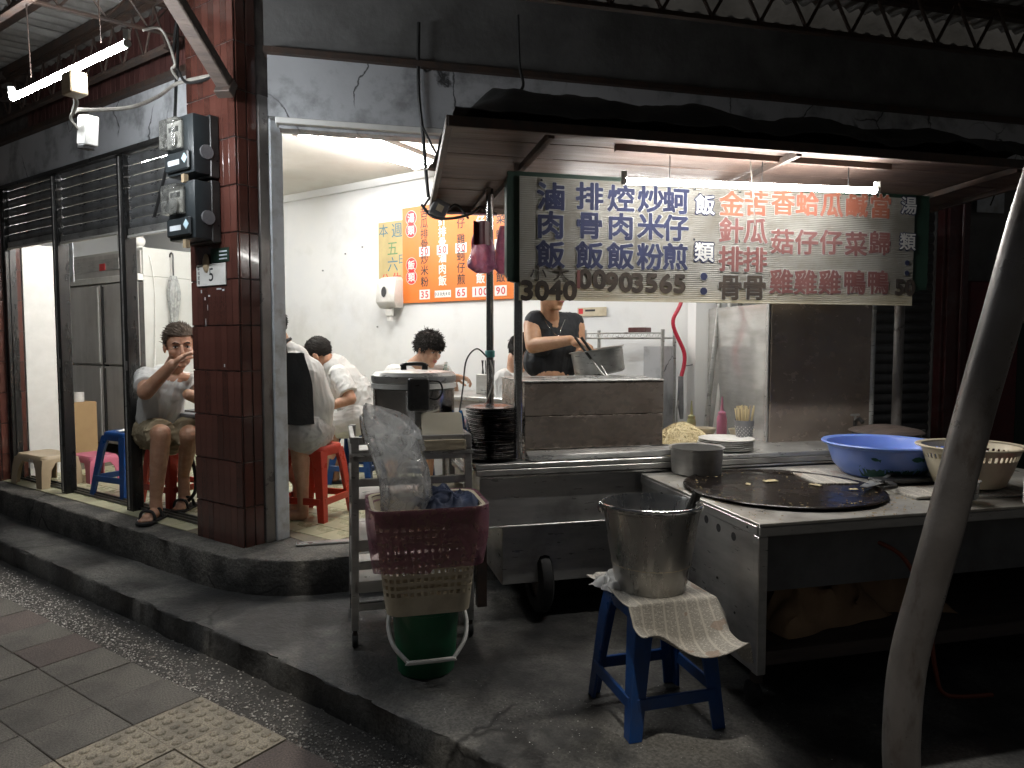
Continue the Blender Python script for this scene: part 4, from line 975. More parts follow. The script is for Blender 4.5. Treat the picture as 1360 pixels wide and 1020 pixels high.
# cable looping from post
o = MB().tube(smooth_path([CW(-.03, .48, 1.52), CW(-.10, .42, 1.565), CW(-.17, .36, 1.50), CW(-.20, .30, 1.35), CW(-.24, .22, 1.18), CW(-.26, .15, 1.09)], 8), .0045, 8).build('looped_cable', m_cable)
tag(o, 'black cable looping from the chrome post down behind the rice cooker', 'cable')
o = MB().tube(smooth_path([CW(-.01, .47, 1.5), CW(.0, .44, 1.38), CW(-.08, .36, 1.22), CW(-.16, .25, 1.09)], 8), .004, 8).build('looped_cable', m_cable_w)
tag(o, 'grey cable running down the chrome post to the rack', 'cable')
o = MB().lathe([(.024, -.02), (.028, -.015), (.028, .015), (.024, .02)], 12).build('green_tape', m_teal, loc=CW(-.006, .5, 1.535)); tag(o, 'turquoise tape wrapped round the chrome post', 'tape')
# paper lids
for k in range(9):
    o = MB().box(-.10, .10, -.075, .075, 0, .0052).build('paper_box', m_cream, loc=CW(-.36 + rr.uniform(-.003, .003), -.035, RT + .0006 + .0056 * k), rotz=RC + rr.uniform(-.02, .02), bevel=.001)
    tag(o, ordl(8 - k, 9) + ' flat cream paper box in the stack on the rack top', 'paper box', 'flat paper boxes')
m_creampaper = M('cream_board', (.58, .54, .43), .75, col2=(.53, .49, .38), scale=4)
o = MB().prism(rrect(.205, .135, .015, 3), 0, .012).build('paper_box', m_creampaper, loc=CW(-.36, -.005, RT + .108), rotz=RC, bevel=.001)
o.rotation_euler = (R(58), 0, RC); tag(o, 'cream paper lid standing upright behind the flat boxes', 'paper box')
# white and blue bag at the right edge of rack
t = cthing('carrier_bag', 'small white and blue plastic bag squeezed between rack and black plates', 'bag', -.205, .22, RT - .03)
m_bluebag = film('blue_polythene', (.05, .25, .62), .8)
def cb(mat, cx, rz_, h_, seed):
    MB().grid(lambda u, v: (cx + rz_ * math.cos(u * 6.283) * (1.15 - v) * (1 + .3 * noise.noise(Vector((u * 7 + seed, v * 4, 0)))), rz_ * math.sin(u * 6.283) * (1.15 - v), h_ * v), 24, 12).build('bag_body', mat, t, smooth=70)
cb(m_bag, .0, .055, .16, 2); cb(m_bluebag, -.02, .045, .19, 9)
# small things lying on the shelf levels
o = MB().box(-.10, .10, -.06, .06, 0, .05).build('paper_pack', m_creampaper, loc=CW(-.36, .05, PZ + .7005), rotz=RC + .3, bevel=.004); tag(o, 'cream paper pack on the second shelf of the rack', 'paper pack')

# ---- bucket, basket, bags
t = cthing('green_bucket', 'green plastic bucket with pale bail handle under the basket', 'bucket', -.49, -.36, PZ)
MB().lathe([(.0005, 0), (.122, 0), (.127, .006), (.150, .285), (.156, .288), (.156, .300), (.148, .300), (.144, .28), (.121, .012), (.0005, .008)], 40).build('pail', m_green, t)
hp = smooth_path([(-.158, -.02, .29), (-.172, -.07, .235), (-.155, -.13, .17), (-.10, -.175, .112), (-.09, -.18, .108), (.09, -.18, .108), (.10, -.175, .112), (.155, -.13, .17), (.172, -.07, .235), (.158, -.02, .29)], 5)
MB().tube(hp, .0095, 8).build('bail_handle', m_whitep, t, smooth=60)
t = cthing('laundry_basket', 'cream square holed basket standing on the green bucket', 'basket', -.49, -.38, PZ + .3015)
# walls with real square holes: rounded rectangle ring x rows
n_h, H_b = 44, .46
def ring(f): 
    w0, d0 = .36 + .10 * f, .27 + .08 * f
    pr = rrect(w0, d0, .06, 10); L = [0]
    for (x1, y1), (x2, y2) in zip(pr, pr[1:] + pr[:1]): L.append(L[-1] + math.hypot(x2 - x1, y2 - y1))
    out = []
    for k in range(n_h * 2):
        sft = (k + (.28 if k % 2 else 0)) / (n_h * 2) * L[-1]
        for i in range(len(pr)):
            if L[i + 1] >= sft - 1e-9:
                u = (sft - L[i]) / max(1e-9, L[i + 1] - L[i]); a = pr[i]; b = pr[(i + 1) % len(pr)]
                out.append((a[0] + (b[0] - a[0]) * u, a[1] + (b[1] - a[1]) * u)); break
    return out
zs = [0, .004, .085]; q = .085
while q < .40: zs += [q + .018, q + .032]; q += .032
zs += [.425, .44, .46]
vs = []; fs = []
for z in zs: vs += [(x, y, z) for x, y in ring(z / H_b)]
n2 = n_h * 2
for k in range(len(zs) - 1):
    hole_row = (3 <= k + 1 < len(zs) - 3) and ((k + 1) % 2 == 1)
    for i in range(n2):
        if hole_row and i % 2 == 0: continue
        fs.append((k * n2 + i, k * n2 + (i + 1) % n2, (k + 1) * n2 + (i + 1) % n2, (k + 1) * n2 + i))
fs.append(tuple(range(n2))[::-1])
MB().add(vs, fs).build('basket_wall', m_cream, t, solid=.0035, smooth=40)
mb = MB(); loft(mb, [[(x, y, z) for x, y in rrect(.46 + a, .35 + a, .065, 8)] for a, z in ((.0, .452), (.03, .452), (.034, .464), (.026, .470), (.0, .466))], False, False); mb.build('rim', m_cream, t)
# pink liner folded over the rim
def liner(u, v):
    pr = ring(1.0 - .30 * min(1, max(0, v - .12) / .88)); k = u * n2; i = int(k) % n2; a = pr[i]; b = pr[(i + 1) % n2]; f = k - int(k); x = a[0] + (b[0] - a[0]) * f; y = a[1] + (b[1] - a[1]) * f
    z = .478 - .285 * max(0, v - .10) / .9; out = 1.105 + .05 * math.sin(min(1, v) * 3.14) + .022 * noise.noise(Vector((x * 16, y * 16, v * 2.2)))
    if v < .10: z = .44 + .042 * (v / .10); out = .955 + .15 * v / .10
    z += .018 * noise.noise(Vector((x * 9, y * 9, 2))) * v - (.02 if x > 0 else 0) * -v
    return (x * out, y * out, z)
o = MB().grid(liner, 88, 16).build('bin_liner', m_pinkbag, loc=CW(-.49, -.38, PZ + .3015), rotz=RC, smooth=70); tag(o, 'translucent dusky pink liner bag folded over the basket rim', 'bag')
def rag(name, mat, loc, rot, w_, d_, h_, seed, lab, cat, nn=44):
    def fn(u, v):
        x = (u - .5) * w_; y = (v - .5) * d_; e = (1 - (2 * u - 1) ** 4) * (1 - (2 * v - 1) ** 4)
        return (x + .02 * noise.noise(Vector((u * 4 + seed, v * 4, 7))), y + .02 * noise.noise(Vector((u * 4, v * 4 + seed, 3))), h_ * (e * (.45 + .5 * noise.noise(Vector((u * 2.2 + seed, v * 2.2, 1)))) + e * .40 * max(0, 1 - 3.2 * abs(noise.noise(Vector((u * 2.4 + seed, v * 3.4, 6))))) + e * .28 * max(0, 1 - 3.5 * abs(noise.noise(Vector((u * 5 + seed, v * 5.6, 2)))))))
    o = MB().grid(fn, nn, nn).build(name, mat, loc=loc, rotz=rot, solid=.004, smooth=60); return tag(o, lab, cat)
rag('navy_cloth', m_navy, CW(-.385, -.36, PZ + .735), RC + .2, .27, .28, .07, 4, 'crumpled navy blue cloth in the right half of the basket', 'cloth')
# clear bag
t = cthing('clear_bag', 'tall clear plastic bag standing open in the basket', 'bag', -.585, -.40, PZ + .70)
def cbag(u, v, k=1.0):
    a = u * 2 * math.pi; h = .425
    w_ = .105 + .012 * v; d_ = .075
    cr = 1 + .12 * noise.noise(Vector((math.cos(a) * 3, math.sin(a) * 3, v * 1.1))) + .05 * noise.noise(Vector((math.cos(a) * 8, math.sin(a) * 8, v * 2.5 + 3))) + .03 * noise.noise(Vector((math.cos(a) * 17, math.sin(a) * 17, v * 9)))
    x = w_ * math.copysign(abs(math.cos(a)) ** .8, math.cos(a)) * cr * k; y = d_ * math.copysign(abs(math.sin(a)) ** .8, math.sin(a)) * cr * k
    lean = -.035 * v + .02 * math.sin(v * 5)
    top = 1 + .20 * math.cos(a + 2.7) * max(0, v - .55) / .45
    return (x * (1 - .35 * max(0, v - .8)) + lean, y, h * v * top)
MB().grid(cbag, 96, 50).build('bag_wall', m_bag, t, smooth=80)
MB().grid(lambda u, v: tuple(Vector(cbag(u, .72 + .2 * v, 1.12)) + Vector((0, -.008, .015 - .05 * math.sin(u * 6.3)))), 40, 6).build('turned_cuff', m_bag, t, smooth=80)
# ================================================================== GRIDDLE TABLE
t = cthing('griddle_table', 'steel griddle table with open front and drilled left side', 'table', .70, -1.12, PZ)
TB = lambda x0, x1, y0, y1, z0, z1: MB().box(x0, x1, y0, y1, cz(z0), cz(z1))
m_table = steel('table_top_steel', (.62, .60, .55), .38, dirt=(.22, .17, .10), damt=.7, dscale=5)
TB(.0, 2.1, .0, 1.09, .893, .905).build('top', m_table, t, bevel=.002)
TB(.0, 2.1, -.004, .012, .855, .8925).build('front_lip', m_steel_dark, t, bevel=.003)
TB(-.004, .012, .0125, 1.09, .855, .8925).build('side_lip', m_steel_dark, t, bevel=.003)
TB(.001, .014, .04, 1.08, .31, .8545).build('side_panel', m_steel_dark, t, bevel=.002)
TB(-.004, .036, -.003, .036, .31, .8545).build('corner_post', m_steel_dark, t, bevel=.003)
TB(2.05, 2.09, .0, .036, .31, .8545).build('corner_post', m_steel_dark, t, bevel=.003)
TB(.015, 2.1, 1.05, 1.07, .31, .85).build('back_panel', m_dark, t)
TB(2.09, 2.10, .04, 1.05, .31, .85).build('side_panel', m_steel_dark, t)
TB(.03, 2.06, .10, .12, .60, .852).build('burner_apron', m_dark, t)
TB(.04, 2.05, .02, 1.04, .375, .395).build('lower_shelf', m_wood, t, bevel=.003)
TB(.036, 2.05, .0, .018, .345, .40).build('shelf_edge', m_wood, t, bevel=.003)
for y, zh in ((.185, .808), (.303, .814), (.405, .826), (.736, .84), (.842, .84)):  # flat black discs: the dark inside the drilled holes is put in as colour
    MB().lathe([(.0005, -.002), (.016, -.002), (.018, .0), (.0005, 0)], 16, M=Matrix.Rotation(R(-90), 4, 'Y')).build('dark_hole_disc', m_ink, t, loc=(.0005, y, cz(zh)))
for y, z in ((.08, .875), (.16, .50), (.45, .45), (.30, .60)): MB().ell((-.004, y, cz(z)), (.003, .006, .006), 8, 5).build('bolt', m_black, t)
for x, y in ((.05, .08), (.05, .98), (2.03, .08), (2.03, .98)):
    lg = MB().bar((x, y, .11), (x, y, cz(.36)), .034).build('leg', m_truss, t)
    MB().lathe([(.0005, -.018), (.04, -.018), (.052, -.01), (.052, .01), (.04, .018), (.0005, .018)], 20, M=Matrix.Rotation(R(90), 4, 'Y')).build('caster', m_rubber, lg, loc=(x, y + .02, .054))
MB().tube([(.5, .5, cz(.80)), (1.2, .5, cz(.80))], .03, 10).build('burner', m_truss, t)
MB().lathe([(.12, -.02), (.17, -.015), (.17, .015), (.12, .02)], 24, (.42, .55, cz(.78)), close=True).build('burner', m_truss, t)
# griddle pan
t = cthing('griddle_pan', 'large round black iron griddle set in the steel table', 'griddle', 1.17, -.575, .9055)
MB().lathe([(.0005, .004), (.36, .005), (.415, .007), (.432, .013), (.437, .018), (.447, .018), (.452, .013), (.44, .004), (.40, .0), (.0005, .0)], 72).build('pan', m_griddle, t, smooth=50)
for a in (-.35,):
    MB().tube(smooth_path([(.44 * math.cos(a - .12), .44 * math.sin(a - .12), .026), (.50 * math.cos(a - .08), .50 * math.sin(a - .08), .034), (.50 * math.cos(a + .08), .50 * math.sin(a + .08), .034), (.44 * math.cos(a + .12), .44 * math.sin(a + .12), .026)], 4), .010, 8).build('loop_handle', m_black, t)
def crumb(n, fx, name, lab, cat, mat, s0, s1):
    m = MB()
    for k in range(n):
        x, y, z = fx(); s = rr.uniform(s0, s1); a = rr.random() * 6
        m.ell((x, y, z), (s * rr.uniform(.7, 1.8), s * rr.uniform(.6, 1.2), s * .45), 6, 4, Matrix.Rotation(a, 4, 'Z'))
    o = m.build(name, mat, loc=CW(1.17, -.575, .9055), rotz=RC, weld=False); return tag(o, lab, cat, kind='stuff')
def ring_pt():
    a = rr.uniform(0, 6.28); q = rr.choice((rr.uniform(.30, .41), rr.uniform(.05, .4), rr.uniform(.36, .41))); return (q * math.cos(a), q * math.sin(a), .008 if q < .38 else .012)
crumb(110, ring_pt, 'griddle_crumbs', 'scattered crumbs and starch flecks on the black griddle', 'crumbs', m_food, .0015, .006)
def edge_pt():
    if rr.random() < .5: return (rr.uniform(-.46, -.30), rr.uniform(-.5, .3), .002)
    a = rr.uniform(-1.6, -.3); q = rr.uniform(.455, .56); return (q * math.cos(a), q * math.sin(a), .002)
crumb(150, edge_pt, 'table_crumbs', 'fine crumbs on the steel table round the griddle', 'crumbs', m_food, .001, .004)
for k, (x, y, s, lab) in enumerate(((.05, .16, .035, 'largest pale scrap of batter near the middle of the griddle'), (-.10, .12, .022, 'small pale scrap of batter left of the largest on the griddle'), (.20, .02, .028, 'thin pale scrap of batter right of centre on the griddle'), (.30, -.12, .018, 'small scrap of batter near the right rim of the griddle'))):
    o = MB().grid(lambda u, v: ((u - .5) * 2 * s + .3 * s * noise.noise(Vector((u * 4 + k, v * 4, 0))), (v - .5) * s * .9 + .3 * s * noise.noise(Vector((u * 5, v * 5 + k, 2))), .004 + s * .3 * abs(noise.noise(Vector((u * 3 + k * 5, v * 3, 1))))), 8, 6).build('batter_scrap', m_noodle, loc=CW(1.17 + x, -.575 + y, .9105), rotz=RC + k, solid=.003, smooth=60)
    tag(o, lab, 'food scrap')
# spatula
t = thing('spatula', 'flat steel spatula with black handle lying over the griddle rim', 'spatula', CW(1.63, -.66, .937), RC + R(-8))
MB().prism([(-.15, -.10), (-.13, -.125), (.02, -.035), (.035, .03), (.0, .045)], 0, .003).build('blade', m_steel, t)
MB().bar((.01, .0, .004), (.10, .06, .018), .018, .004).build('neck', m_steel, t)
MB().bar((.10, .06, .018), (.26, .13, .024), .030, .020).build('handle', m_black, t, bevel=.005)
# small steel pot at the corner
t = thing('steel_pot', 'small deep steel pot on the back left corner of the griddle table', 'pot', CW(.985, -.10, .9055), RC)
MB().lathe([(.0005, 0), (.118, 0), (.128, .008), (.137, .135), (.146, .140), (.146, .144), (.134, .141), (.125, .012), (.0005, .006)], 40).build('body', m_steel_dark, t)
# blue basin
p = CW(1.80, -.45, .93)
o = tag(MB().prism(rrect(.74, .40, .02, 2), 0, .012).build('folded_newspaper', m_news, loc=CW(1.80, -.42, .906), rotz=RC - .22, bevel=.002, uv=lambda c: (c.x * 1.6, c.y * 1.6)), 'folded newspaper pad under the blue basin', 'newspaper')
t = thing('blue_basin', 'big blue plastic basin printed with dark fish on the table', 'basin', CW(1.865, -.42, .9185), RC)
bprof = [(.0005, 0), (.165, 0), (.19, .012), (.232, .06), (.25, .115), (.262, .150), (.285, .160), (.29, .168), (.285, .174), (.262, .166)]
MB().lathe(bprof + [(.254, .150), (.243, .115), (.225, .062), (.185, .018), (.0005, .006)], 56).build('bowl', m_basin, t)
def on_bowl(a, z):   # radius of the outer wall at height z, 1 mm proud
    for (r0, z0), (r1, z1) in zip(bprof[1:], bprof[2:]):
        if z0 <= z <= z1: return r0 + (r1 - r0) * (z - z0) / (z1 - z0) + .0012
    return .19
def decal(pts):
    m = MB(); n = len(pts); 
    vs = [(on_bowl(a, z) * math.cos(a), on_bowl(a, z) * math.sin(a), z) for a, z in pts]
    ca = sum(a for a, z in pts) / n; cz_ = sum(z for a, z in pts) / n
    vs.append((on_bowl(ca, cz_) * math.cos(ca), on_bowl(ca, cz_) * math.sin(ca), cz_)); return m.add(vs, [(i, (i + 1) % n, n) for i in range(n)])
def fish(a0, z0, s, tl):
    P = [(-1, 0), (-.55, .32), (0, .42), (.5, .25), (.75, .08), (1.15, .35), (1.05, 0), (1.15, -.35), (.75, -.08), (.4, -.28), (0, -.38), (-.55, -.28)]
    return decal([(a0 + (x * math.cos(tl) - y * math.sin(tl)) * s / .25, z0 + (x * math.sin(tl) + y * math.cos(tl)) * s) for x, y in P])
for a0, z0, s, tl in ((-1.62, .115, .036, .05), (-.95, .118, .036, -.5), (-2.4, .11, .022, .2)): fish(a0, z0, s, -tl).build('printed_fish', m_print, t, smooth=0)
wd = MB(); n = 90
top = []; bot = []
for k in range(n + 1):
    a = -2.75 + 2.5 * k / n; top.append((a, .050 + .030 * abs(noise.noise(Vector((k * .7, 0, 0)))) + .022 * abs(noise.noise(Vector((k * .23, 5, 0)))))); bot.append((a, .014))
vs = [(on_bowl(a, z) * math.cos(a), on_bowl(a, z) * math.sin(a), z) for a, z in top + bot]
wd.add(vs, [(k, k + 1, n + 2 + k, n + 1 + k) for k in range(n)]); wd.build('printed_weed', m_print, t, smooth=0)
# folded newspaper in front of the basin, right of the griddle
def wave_paper(w_, d_, h_, seed):
    return lambda u, v: ((u - .5) * w_, (v - .5) * d_, h_ + .012 * noise.noise(Vector((u * 3 + seed, v * 3, 0))) + .006 * noise.noise(Vector((u * 9 + seed, v * 9, 1))))
o = MB().grid(wave_paper(.66, .36, .012, 3), 24, 16).build('folded_newspaper', m_news, loc=CW(1.96, -.78, .9065), rotz=RC - .12, solid=.010, smooth=50, uv=lambda c: (c.x * 1.7, c.y * 1.7)); tag(o, 'folded newspaper under the cream colander right of the griddle', 'newspaper')
o = MB().box(-.16, .16, -.05, .05, 0, .02).build('black_tray', m_black, loc=CW(1.78, -.66, .9305), rotz=RC - .05, bevel=.006); tag(o, 'shallow black tray between the blue basin and the newspaper', 'tray')
# colander with eggs
t = thing('colander', 'cream plastic colander basin holding white eggs behind the bent pipe', 'colander', CW(2.02, -.80, .935), RC)
vs = []; fs = []; n2 = 96; prof = [(.13, 0), (.138, .006), (.165, .08), (.178, .128), (.186, .152), (.195, .178)]
for r_, z in prof: vs += [(r_ * 1.12 * math.cos(2 * math.pi * i / n2), r_ * math.sin(2 * math.pi * i / n2), z) for i in range(n2)]
for k in range(len(prof) - 1):
    for i in range(n2):
        if k == 3 and i % 2 == 0: continue
        fs.append((k * n2 + i, k * n2 + (i + 1) % n2, (k + 1) * n2 + (i + 1) % n2, (k + 1) * n2 + i))
fs.append(tuple(range(n2))[::-1])
MB().add(vs, fs).build('bowl', m_cream, t, solid=.004, smooth=50)
MB().lathe([(.193, .175), (.215, .178), (.218, .184), (.212, .188), (.193, .184)], 48, sx=1.1).build('rim', m_cream, t)
for k in range(9):
    a = k * 2.4; q = .09 * math.sqrt(k / 9); o = MB().ell((0, 0, 0), (.030, .024, .024), 14, 10).build('egg', m_white, loc=CW(2.02, -.80, .935) + Vector((q * math.cos(a), q * math.sin(a), .128 + .012 * (k % 2))), rotz=a)
    tag(o, 'white egg lying among others in the cream colander', 'egg', 'eggs in the colander')
t = thing('small_saucepan', 'small steel saucepan with black handle just left of the bent pipe', 'saucepan', CW(1.77, -.99, .9255), RC)
MB().lathe([(.0005, 0), (.062, 0), (.068, .006), (.072, .075), (.078, .078), (.069, .077), (.064, .01), (.0005, .005)], 28).build('body', m_steel, t)
MB().tube([(.06, .04, .07), (.13, .09, .095)], .008, 8).build('handle', m_black, t)
t = cthing('sauce_bottle', 'white squeeze bottle with red cap at the right edge of the table', 'bottle', 2.04, -1.10, .9065)
MB().lathe([(.0005, 0), (.034, 0), (.036, .01), (.036, .11), (.03, .125), (.0005, .125)], 20).build('body', m_whitep, t)
MB().lathe([(.032, .12), (.032, .15), (.022, .165), (.006, .185), (.0005, .185)], 18).build('cap', m_redink, t)
t = thing('wok_lid', 'brown iron lid on a pot behind the blue basin', 'pot lid', CW(2.22, -.05, .986), RC)
MB().lathe([(.0005, 0), (.16, 0), (.185, .10), (.18, .10), (.155, .006), (.0005, .005)], 32).build('pot', m_black, t)
MB().lathe([(.20, .101), (.18, .115), (.08, .135), (.0005, .14)], 32).build('lid', m_wood, t)
MB().tube([(.19, -.02, .09), (.24, -.03, .10)], .01, 8).build('lug', m_black, t)
# tap behind basin
t = cthing('water_tap', 'small dark water tap standing behind the blue basin', 'tap', 2.30, .30, .986)
MB().tube([(0, 0, 0), (0, 0, .12), (-.01, -.05, .14), (-.01, -.08, .12)], .012, 8).build('spout', m_black, t)
MB().bar((-.03, 0, .16), (.03, 0, .16), .012).bar((0, 0, .12), (0, 0, .16), .010).build('handle', m_steel_dark, t)

# ================================================================== STEEL BUCKET ON BLUE STOOL
SH = .495
stool(CW(.345, -.955, PZ), RC + R(2), m_blue, 'blue plastic stool under the steel bucket and newspaper in front', SH, .31, .40)
SZ = PZ + SH
def news(u, v):                                 # lies over the seat, hangs down in front and curls at its lower edge
    x = -.20 + .44 * u; y = -.385 + .60 * v; z = .006 + .005 * noise.noise(Vector((x * 8, y * 8, 1)))
    if y < -.165:
        d = -.165 - y; k_ = .80 + .22 * u
        z -= d * .86 * k_ * min(1, d / .03); y = -.165 - d * (.30 + .25 * u)
        z += .016 * math.sin(u * 8 + 1) * d / .1; y += .018 * math.sin(u * 6.5) * d / .1
        if d > .14: q = d - .14; z += q * q * 9; y -= q * .9
    if x > .165: d = x - .165; z -= d * .9; x = .165 + d * .55
    if x < -.165: d = -.165 - x; z += .010 * math.sin(v * 11) + d * .15
    return (x, y, z + .004)
o = MB().grid(news, 44, 60).build('newspaper', m_news, loc=CW(.345, -.955, SZ), rotz=RC + .06, solid=.003, smooth=60, uv=lambda c: (c.x * 2.2, (c.y + c.z * .8) * 2.2)); tag(o, 'newspaper sheet draped over the blue stool under the steel bucket', 'newspaper')
rag('white_rag', m_white, CW(.19, -.90, SZ + .012), RC + .5, .15, .13, .05, 11, 'white crumpled rag at the left edge of the bucket stool', 'cloth', 16)
t = thing('steel_bucket', 'stainless steel bucket with bail handle standing on the blue stool', 'bucket', CW(.325, -.955, SZ + .012), RC)
MB().lathe([(.0005, .012), (.128, .012), (.130, 0), (.136, 0), (.137, .020), (.142, .028), (.190, .315), (.198, .320), (.199, .328), (.192, .330), (.186, .318), (.138, .03), (.0005, .022)], 48).build('pail', steel('bucket_steel', (.46, .45, .43), .30, st=(2, 2, .5), bump=.0, metal=.85, damt=.3), t)
MB().tube(smooth_path([(-.196, .03, .33), (-.185, -.06, .336), (-.12, -.150, .337), (0, -.194, .338), (.12, -.156, .337), (.186, -.05, .336), (.196, .03, .33)], 6), .0055, 8).build('bail_handle', m_chrome, t)
for x in (-.198, .198): MB().ell((x, .035, .318), (.012, .018, .022), 10, 8).build('lug', m_chrome, t)
MB().lathe([(.0005, .10), (.155, .10), (.155, .104), (.0005, .104)], 32).build('batter', m_cream, t)
t = thing('ladle', 'ladle with dark handle leaning out of the steel bucket', 'ladle', CW(.325, -.955, SZ + .012), RC)
MB().tube(smooth_path([(.02, .03, .11), (.07, -.07, .24), (.105, -.125, .335)], 5), .007, 8).build('stem', m_steel, t)
MB().tube([(.098, -.112, .312), (.127, -.135, .395)], [.014, .018], 10).build('grip', m_black, t)
MB().lathe([(.0005, -.03), (.03, -.02), (.045, .01), (.042, .01), (.028, -.015), (.0005, -.024)], 18, (.02, .03, .14)).build('bowl', m_steel, t)

# ---- under the table
rag('brown_paper_sack', m_brownpaper, CW(1.16, -.78, .398), RC + .2, .62, .40, .20, 3, 'crumpled brown paper sacks heaped on the lower shelf of the griddle table', 'paper sacks', 40)
rag('brown_paper_sack', m_brownpaper, CW(1.62, -.70, .398), RC - .3, .50, .42, .19, 8, 'crumpled brown paper sack at the right on the lower table shelf', 'paper sacks', 34)
o = MB().tube(smooth_path([CW(1.24, -.80, .78), CW(1.30, -.98, .775), CW(1.40, -1.06, .72), CW(1.46, -1.10, .60), CW(1.50, -1.12, .45), CW(1.52, -1.14, .25), CW(1.56, -1.16, .148), CW(1.75, -1.20, .145)], 8), .009, 8).build('gas_hose', m_hose); tag(o, 'orange gas hose curving down from the griddle burner', 'hose')
t = cthing('gas_cylinder', 'dark gas cylinder under the cart behind the table', 'gas cylinder', .5, .45, PZ)
MB().lathe([(.0005, 0), (.10, 0), (.11, .01), (.11, .12), (.08, .16), (.03, .17), (.0005, .17)], 20).build('tank', m_rubber, t)
# flour specks on the platform
m = MB()
for k in range(520):
    x = rr.gauss(-.1, .5); y = -1.0 + rr.gauss(0, .22); s = rr.uniform(.001, .0035); p = CW(x, y, PZ + .0008)
    if toS(p)[1] < -.60: continue
    m.add([p + Vector((math.cos(q * 2.1 + k) * s, math.sin(q * 2.1 + k) * s * .7, .0008 * (q == 0))) for q in range(3)], [(0, 1, 2)])
o = m.build('spilt_flour', m_white, smooth=0, weld=False); tag(o, 'white flour specks spilt on the dark platform before the cart', 'flour', kind='stuff')

# ================================================================== INSIDE THE SHOP
def sthing(name, label, cat, x, y, z, r=0, group=None): return thing(name, label, cat, SW(x, y, z), RS + r, group)
def vlet(mb, s, x, z, size, y, bold, step):
    for k, ch in enumerate(s): write(mb, ch, x, z - k * step, size, y, bold)
# orange menu board
t = sthing('wall_menu', 'orange menu board with black and white dish names on the back wall', 'menu board', -.94, 2.352, 1.975)
W_, H_ = 1.62, .90
MB().box(0, W_, -.012, 0, 0, H_).build('panel', m_orange, t, bevel=.002)
blk, wht, rd = Lets(), Lets(), Lets()
def zz(py): return H_ * (1 - (py - 278) / 124.5)
cols = [(.28, '苦瓜排骨', '炒米粉', '50', '35', 0), (.50, '金針排骨', '滷肉飯', '50', None, 1), (.72, '蛤仔雞', '蚵仔煎', '50', '65', 0), (.94, '瓜仔雞', '排骨飯', '50', '100', 1), (1.16, '鹹菜鴨', '焢肉飯', '50', '90', 0), (1.38, '當歸鴨', '煎蛋飯', '50', '15', 1)]
for x, s1, s2, p1, p2, wh in cols:
    tgt = wht if wh else blk
    n1 = len(s1)
    for k, ch in enumerate(s1): write(tgt, ch, x, .835 - k * (.098 if n1 == 4 else .14), .098, -.0135, .018 if wh else .010)
    for k, ch in enumerate(s2): write(tgt, ch, x, .405 - k * .105, .10, -.0135, .018 if wh else .010)
    for p_, z in ((p1, .475), (p2, .075)):
        if p_:
            w_ = .055 * len(p_) + .02; MB().box(x - w_ / 2, x + w_ / 2, -.0134, -.0125, z - .045, z + .045).build('price_ground', m_white, t, smooth=0)
            for k, ch in enumerate(p_): write(rd, ch, x + (k - (len(p_) - 1) / 2) * .055, z, .09, -.0142, .016)
MB().box(.405, .60, -.0134, -.0125, .04, .105).build('price_ground', m_white, t, smooth=0)
for k, ch in enumerate('小30大40'): write(blk, ch, .415 + k * .033, .072, .042, -.0142, .004)
blk.build('black_lettering', m_ink, t); wht.build('white_lettering', m_white, t)
rd.build('price_figures', m_redink, t, smooth=0, weld=False)
for z0, s in ((.77, '湯類'), (.33, '飯類')):
    le = Lets()
    for k in (0, 1):
        for nm_, mt_, r_, y in (('roundel', m_redink, .066, -.0138), ('roundel_edge', m_white, .070, -.0130)):
            MB().lathe([(.0005, 0), (r_, 0)], 24, M=Matrix.Rotation(R(90), 4, 'X'), c=(.115, y, z0 - k * .115 + .03)).build(nm_, mt_, t, smooth=0)
        write(le, s[k], .115, z0 - k * .115 + .03, .092, -.0146, .014)
    le.build('roundel_lettering', m_white, t, smooth=0, weld=False)
# closing day notice
t = sthing('closing_notice', 'yellowed card with handwritten closing days left of the orange board', 'notice', -1.27, 2.356, 2.15)
MB().box(0, .36, -.006, 0, 0, .62).build('card', m_notice, t)
l1, l2, l3 = Lets(), Lets(), Lets()
write(l1, '本', .07, .54, .13, -.0075, .0); write(l1, '週', .25, .53, .15, -.0075, .0); write(l2, '五', .19, .36, .15, -.0075, .0); write(l1, '六', .19, .21, .15, -.0075, .0); write(l1, '日', .31, .25, .10, -.0075, .0)
write(l3, '公', .09, .07, .11, -.0075, .006); write(l3, '休', .24, .07, .12, -.0075, .006)
m_hand = M('blue_pen', (.06, .16, .22), .6); m_handg = M('green_pen', (.10, .22, .10), .6)
l1.build('handwriting', m_hand, t, smooth=0, weld=False); l2.build('handwriting', m_handg, t, smooth=0, weld=False); l3.build('handwriting', m_redink, t, smooth=0, weld=False)
# tissue dispenser
t = sthing('tissue_dispenser', 'cream tissue dispenser on the wall below the yellowed notice', 'dispenser', -1.06, 2.352, 1.93)
loft(MB(), [[(x, y, 0) for x, y in ((-.11, -.10), (.11, -.10), (.11, 0), (-.11, 0))], [(x, y, .06) for x, y in ((-.125, -.14), (.125, -.14), (.125, 0), (-.125, 0))], [(x, y, .27) for x, y in ((-.12, -.12), (.12, -.12), (.12, 0), (-.12, 0))], [(x, y, .30) for x, y in ((-.10, -.07), (.10, -.07), (.10, 0), (-.10, 0))]]).build('case', m_whitep, t, bevel=.008)
MB().lathe([(.0005, 0), (.032, 0), (.030, .004), (.0005, .004)], 16, M=Matrix.Translation((-.01, -.139, .155)) @ Matrix.Rotation(R(85), 4, 'X'), sy=1.6).build('sight_window', m_ink, t)
MB().box(-.04, .05, -.09, -.06, -.075, -.001).build('outlet', m_whitep, t, bevel=.006)
